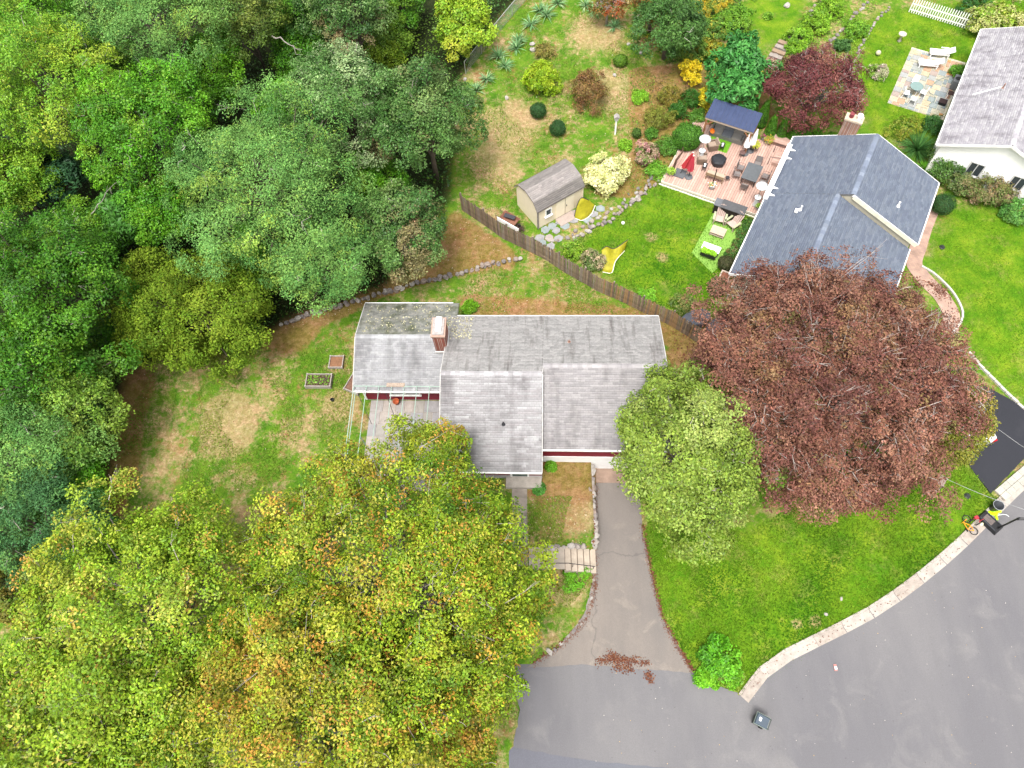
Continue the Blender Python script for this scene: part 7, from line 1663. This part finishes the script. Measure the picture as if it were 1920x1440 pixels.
for (nm, lb, poly, n, cols, h, sd) in [('lawn_grass', 'lush grass of the corner lawn by the street', LUSH2, 90000, ((.04, .13, .005), (.14, .24, .015)), .13, 1), ('lawn_grass', 'lush grass of the lawn below the deck', LUSH1, 32000, ((.035, .13, .005), (.11, .23, .012)), .12, 2), ('lawn_grass', 'mown grass of the lawn right of the brick walk', LUSH3, 26000, ((.05, .16, .005), (.13, .25, .012)), .09, 4), ('lawn_grass', 'mown grass of the far lawn by the patio', LUSH4, 30000, ((.06, .15, .006), (.14, .23, .015)), .10, 5)]:
    V, Fq, c = scatter_grass(n, poly, cols, h, sd); k = np.ones(len(c), bool)
    o = link(nm, np_mesh(nm, V, Fq, c), LEAF_MATT); tag(o, lb, 'grass', kind='stuff')
YARD = gpoly([(240, 700), (520, 640), (660, 600), (660, 760), (640, 860), (400, 940), (200, 980)]); BACK = gpoly([(870, 190), (1000, -20), (1200, 60), (1230, 150), (1200, 260), (1080, 300), (1000, 330), (960, 440), (870, 360)]); MID = gpoly([(860, 520), (1000, 480), (1230, 590), (880, 585)]); FRONT = gpoly([(985, 930), (1105, 930), (1105, 1020), (990, 1020)]); BANK = gpoly([(1000, 1085), (1108, 1080), (1085, 1150), (1030, 1210), (960, 1240), (950, 1150)])
for (lb, poly, n, sd) in [('patchy grass of the west yard', YARD, 42000, 11), ('patchy grass of the back garden', BACK, 46000, 12), ('patchy grass strip behind the red house', MID, 12000, 13), ('patchy grass beside the front walk', FRONT, 5000, 14), ('patchy grass on the bank beside the driveway', BANK, 7000, 15)]:
    V, Fq, c = scatter_grass(n, poly, ((.10, .20, .015), (.20, .24, .04)), .12, sd)
    cen = V[0::3]; keep = (wav(cen[:, 0], cen[:, 1], .9, sd + 20) > -.1); V = V.reshape(-1, 3, 3)[keep].reshape(-1, 3); c = c[keep]; Fq = np.arange(len(V)).reshape(-1, 3)
    o = link('yard_grass', np_mesh('yard_grass', V, Fq, c), LEAF_MATT); tag(o, lb, 'grass', kind='stuff')
def litter(label, pts, cols, size, name='fallen_leaves'):
    pts = np.array(pts); n = len(pts); o = link(name, leaf_mesh(pts, RNG.normal(0, .25, (n, 3)) + np.array([0, 0, 1]), size * RNG.uniform(.6, 1.4, n), palette_pick(cols, n) * RNG.uniform(.7, 1.3, (n, 1)), .7), LEAF_MATT); return tag(o, label, 'leaves', kind='stuff')
BRN = [((.15, .055, .032), 4), ((.11, .042, .028), 3), ((.20, .09, .045), 2)]
def along(px, w, n, z=None):
    L = smooth_line([G(a, b)[:2] if z is None else P(a, b, z)[:2] for a, b in px], 6); L = np.array(L); i = RNG.integers(0, len(L) - 1, n); t_ = RNG.uniform(0, 1, n)[:, None]; p = L[i] * (1 - t_) + L[i + 1] * t_ + RNG.normal(0, w, (n, 2)); return np.column_stack([p, np.maximum(T(p[:, 0], p[:, 1]), ZR if z is None else z) + .03])
litter('red brown leaves along the right edge of the driveway', along([(1203, 985), (1214, 1040), (1228, 1100), (1243, 1160), (1270, 1215), (1300, 1258)], .09, 1100), BRN, .11)
litter('red brown leaves along the left edge of the driveway', along([(1118, 910), (1116, 1000), (1115, 1075), (1114, 1110), (1098, 1160), (1060, 1205), (1000, 1245)], .10, 1000), BRN, .11)
litter('rusty leaf drift across the foot of the driveway', np.concatenate([along([(1120, 1240), (1150, 1236), (1180, 1238), (1215, 1242)], .13, 520, ZR + .02), along([(1145, 1228), (1160, 1235)], .16, 170, ZR + .02), along([(1155, 1248), (1185, 1254)], .15, 190, ZR + .02), along([(1214, 1262), (1222, 1278)], .13, 130, ZR + .02)]), BRN, .09)
def area(poly, n, dz=.04):
    Q = np.array(poly); x = RNG.uniform(Q[:, 0].min(), Q[:, 0].max(), n); y = RNG.uniform(Q[:, 1].min(), Q[:, 1].max(), n); k = in_poly(x, y, poly); return np.column_stack([x[k], y[k], T(x[k], y[k]) + dz])
PALE_L = [((.36, .27, .17), 3), ((.27, .16, .09), 3), ((.46, .40, .30), 1), ((.22, .10, .055), 3)]
litter('pale dry leaves scattered behind the red house', area(BARE, 1500), PALE_L, .10); litter('pale leaves scattered over the back garden', area(BACK, 500), PALE_L, .10); litter('leaves scattered on the bed beside the front walk', area(FRONT + [], 220), PALE_L, .10); litter('leaves strewn over the west yard', area(YARD, 350), PALE_L, .09); litter('leaves on the strip between red house and fence', area(MID, 350), PALE_L, .10); litter('leaves fallen under the copper beech', area(BEECH, 5000), BRN, .12)
litter('brown leaves gathered in the gutter of the kerb', along([(1410, 1290), (1440, 1256), (1490, 1226), (1570, 1184), (1650, 1140), (1730, 1084), (1800, 1024)], .10, 110, ZR + .03), BRN, .07)
rp = np.column_stack([RNG.uniform(2, 28, 260), RNG.uniform(-2, 9, 260)]); rp = rp[in_poly(rp[:, 0], rp[:, 1], ROAD)]
litter('tiny leaf specks on the street', np.column_stack([rp, np.full(len(rp), ZR + .012)]), [((.10, .09, .09), 3), ((.5, .45, .4), 2), ((.45, .3, .1), 1)], .06)
# leaves lodged on the mossy roof by the chimney
def on_roof(n, x0, x1, y0, y1):
    x = RNG.uniform(x0, x1, n); y = RNG.uniform(y0, y1, n); z = np.where(y > wR, 3.75 - 1.15 * (y - wR) / (wN - wR), 3.75) + .05
    zm = 5.22 - 2.22 * (y - vRL) / (vN - vRL) + .05; z = np.where(x > xL0, np.maximum(z, zm), z); c, s = math.cos(HY), math.sin(HY); return np.column_stack([O1[0] + x * c - y * s, O1[1] + x * s + y * c, z])
litter('leaves and lichen lodged on the roof around the chimney', np.concatenate([on_roof(260, xW0 + .4, xL0, wR + .4, wN - .2), on_roof(260, xL0 - .2, xL0 + 1.6, wR - .3, vN - .2)]), [((.50, .48, .30), 3), ((.42, .38, .22), 3), ((.20, .18, .14), 2)], .10)
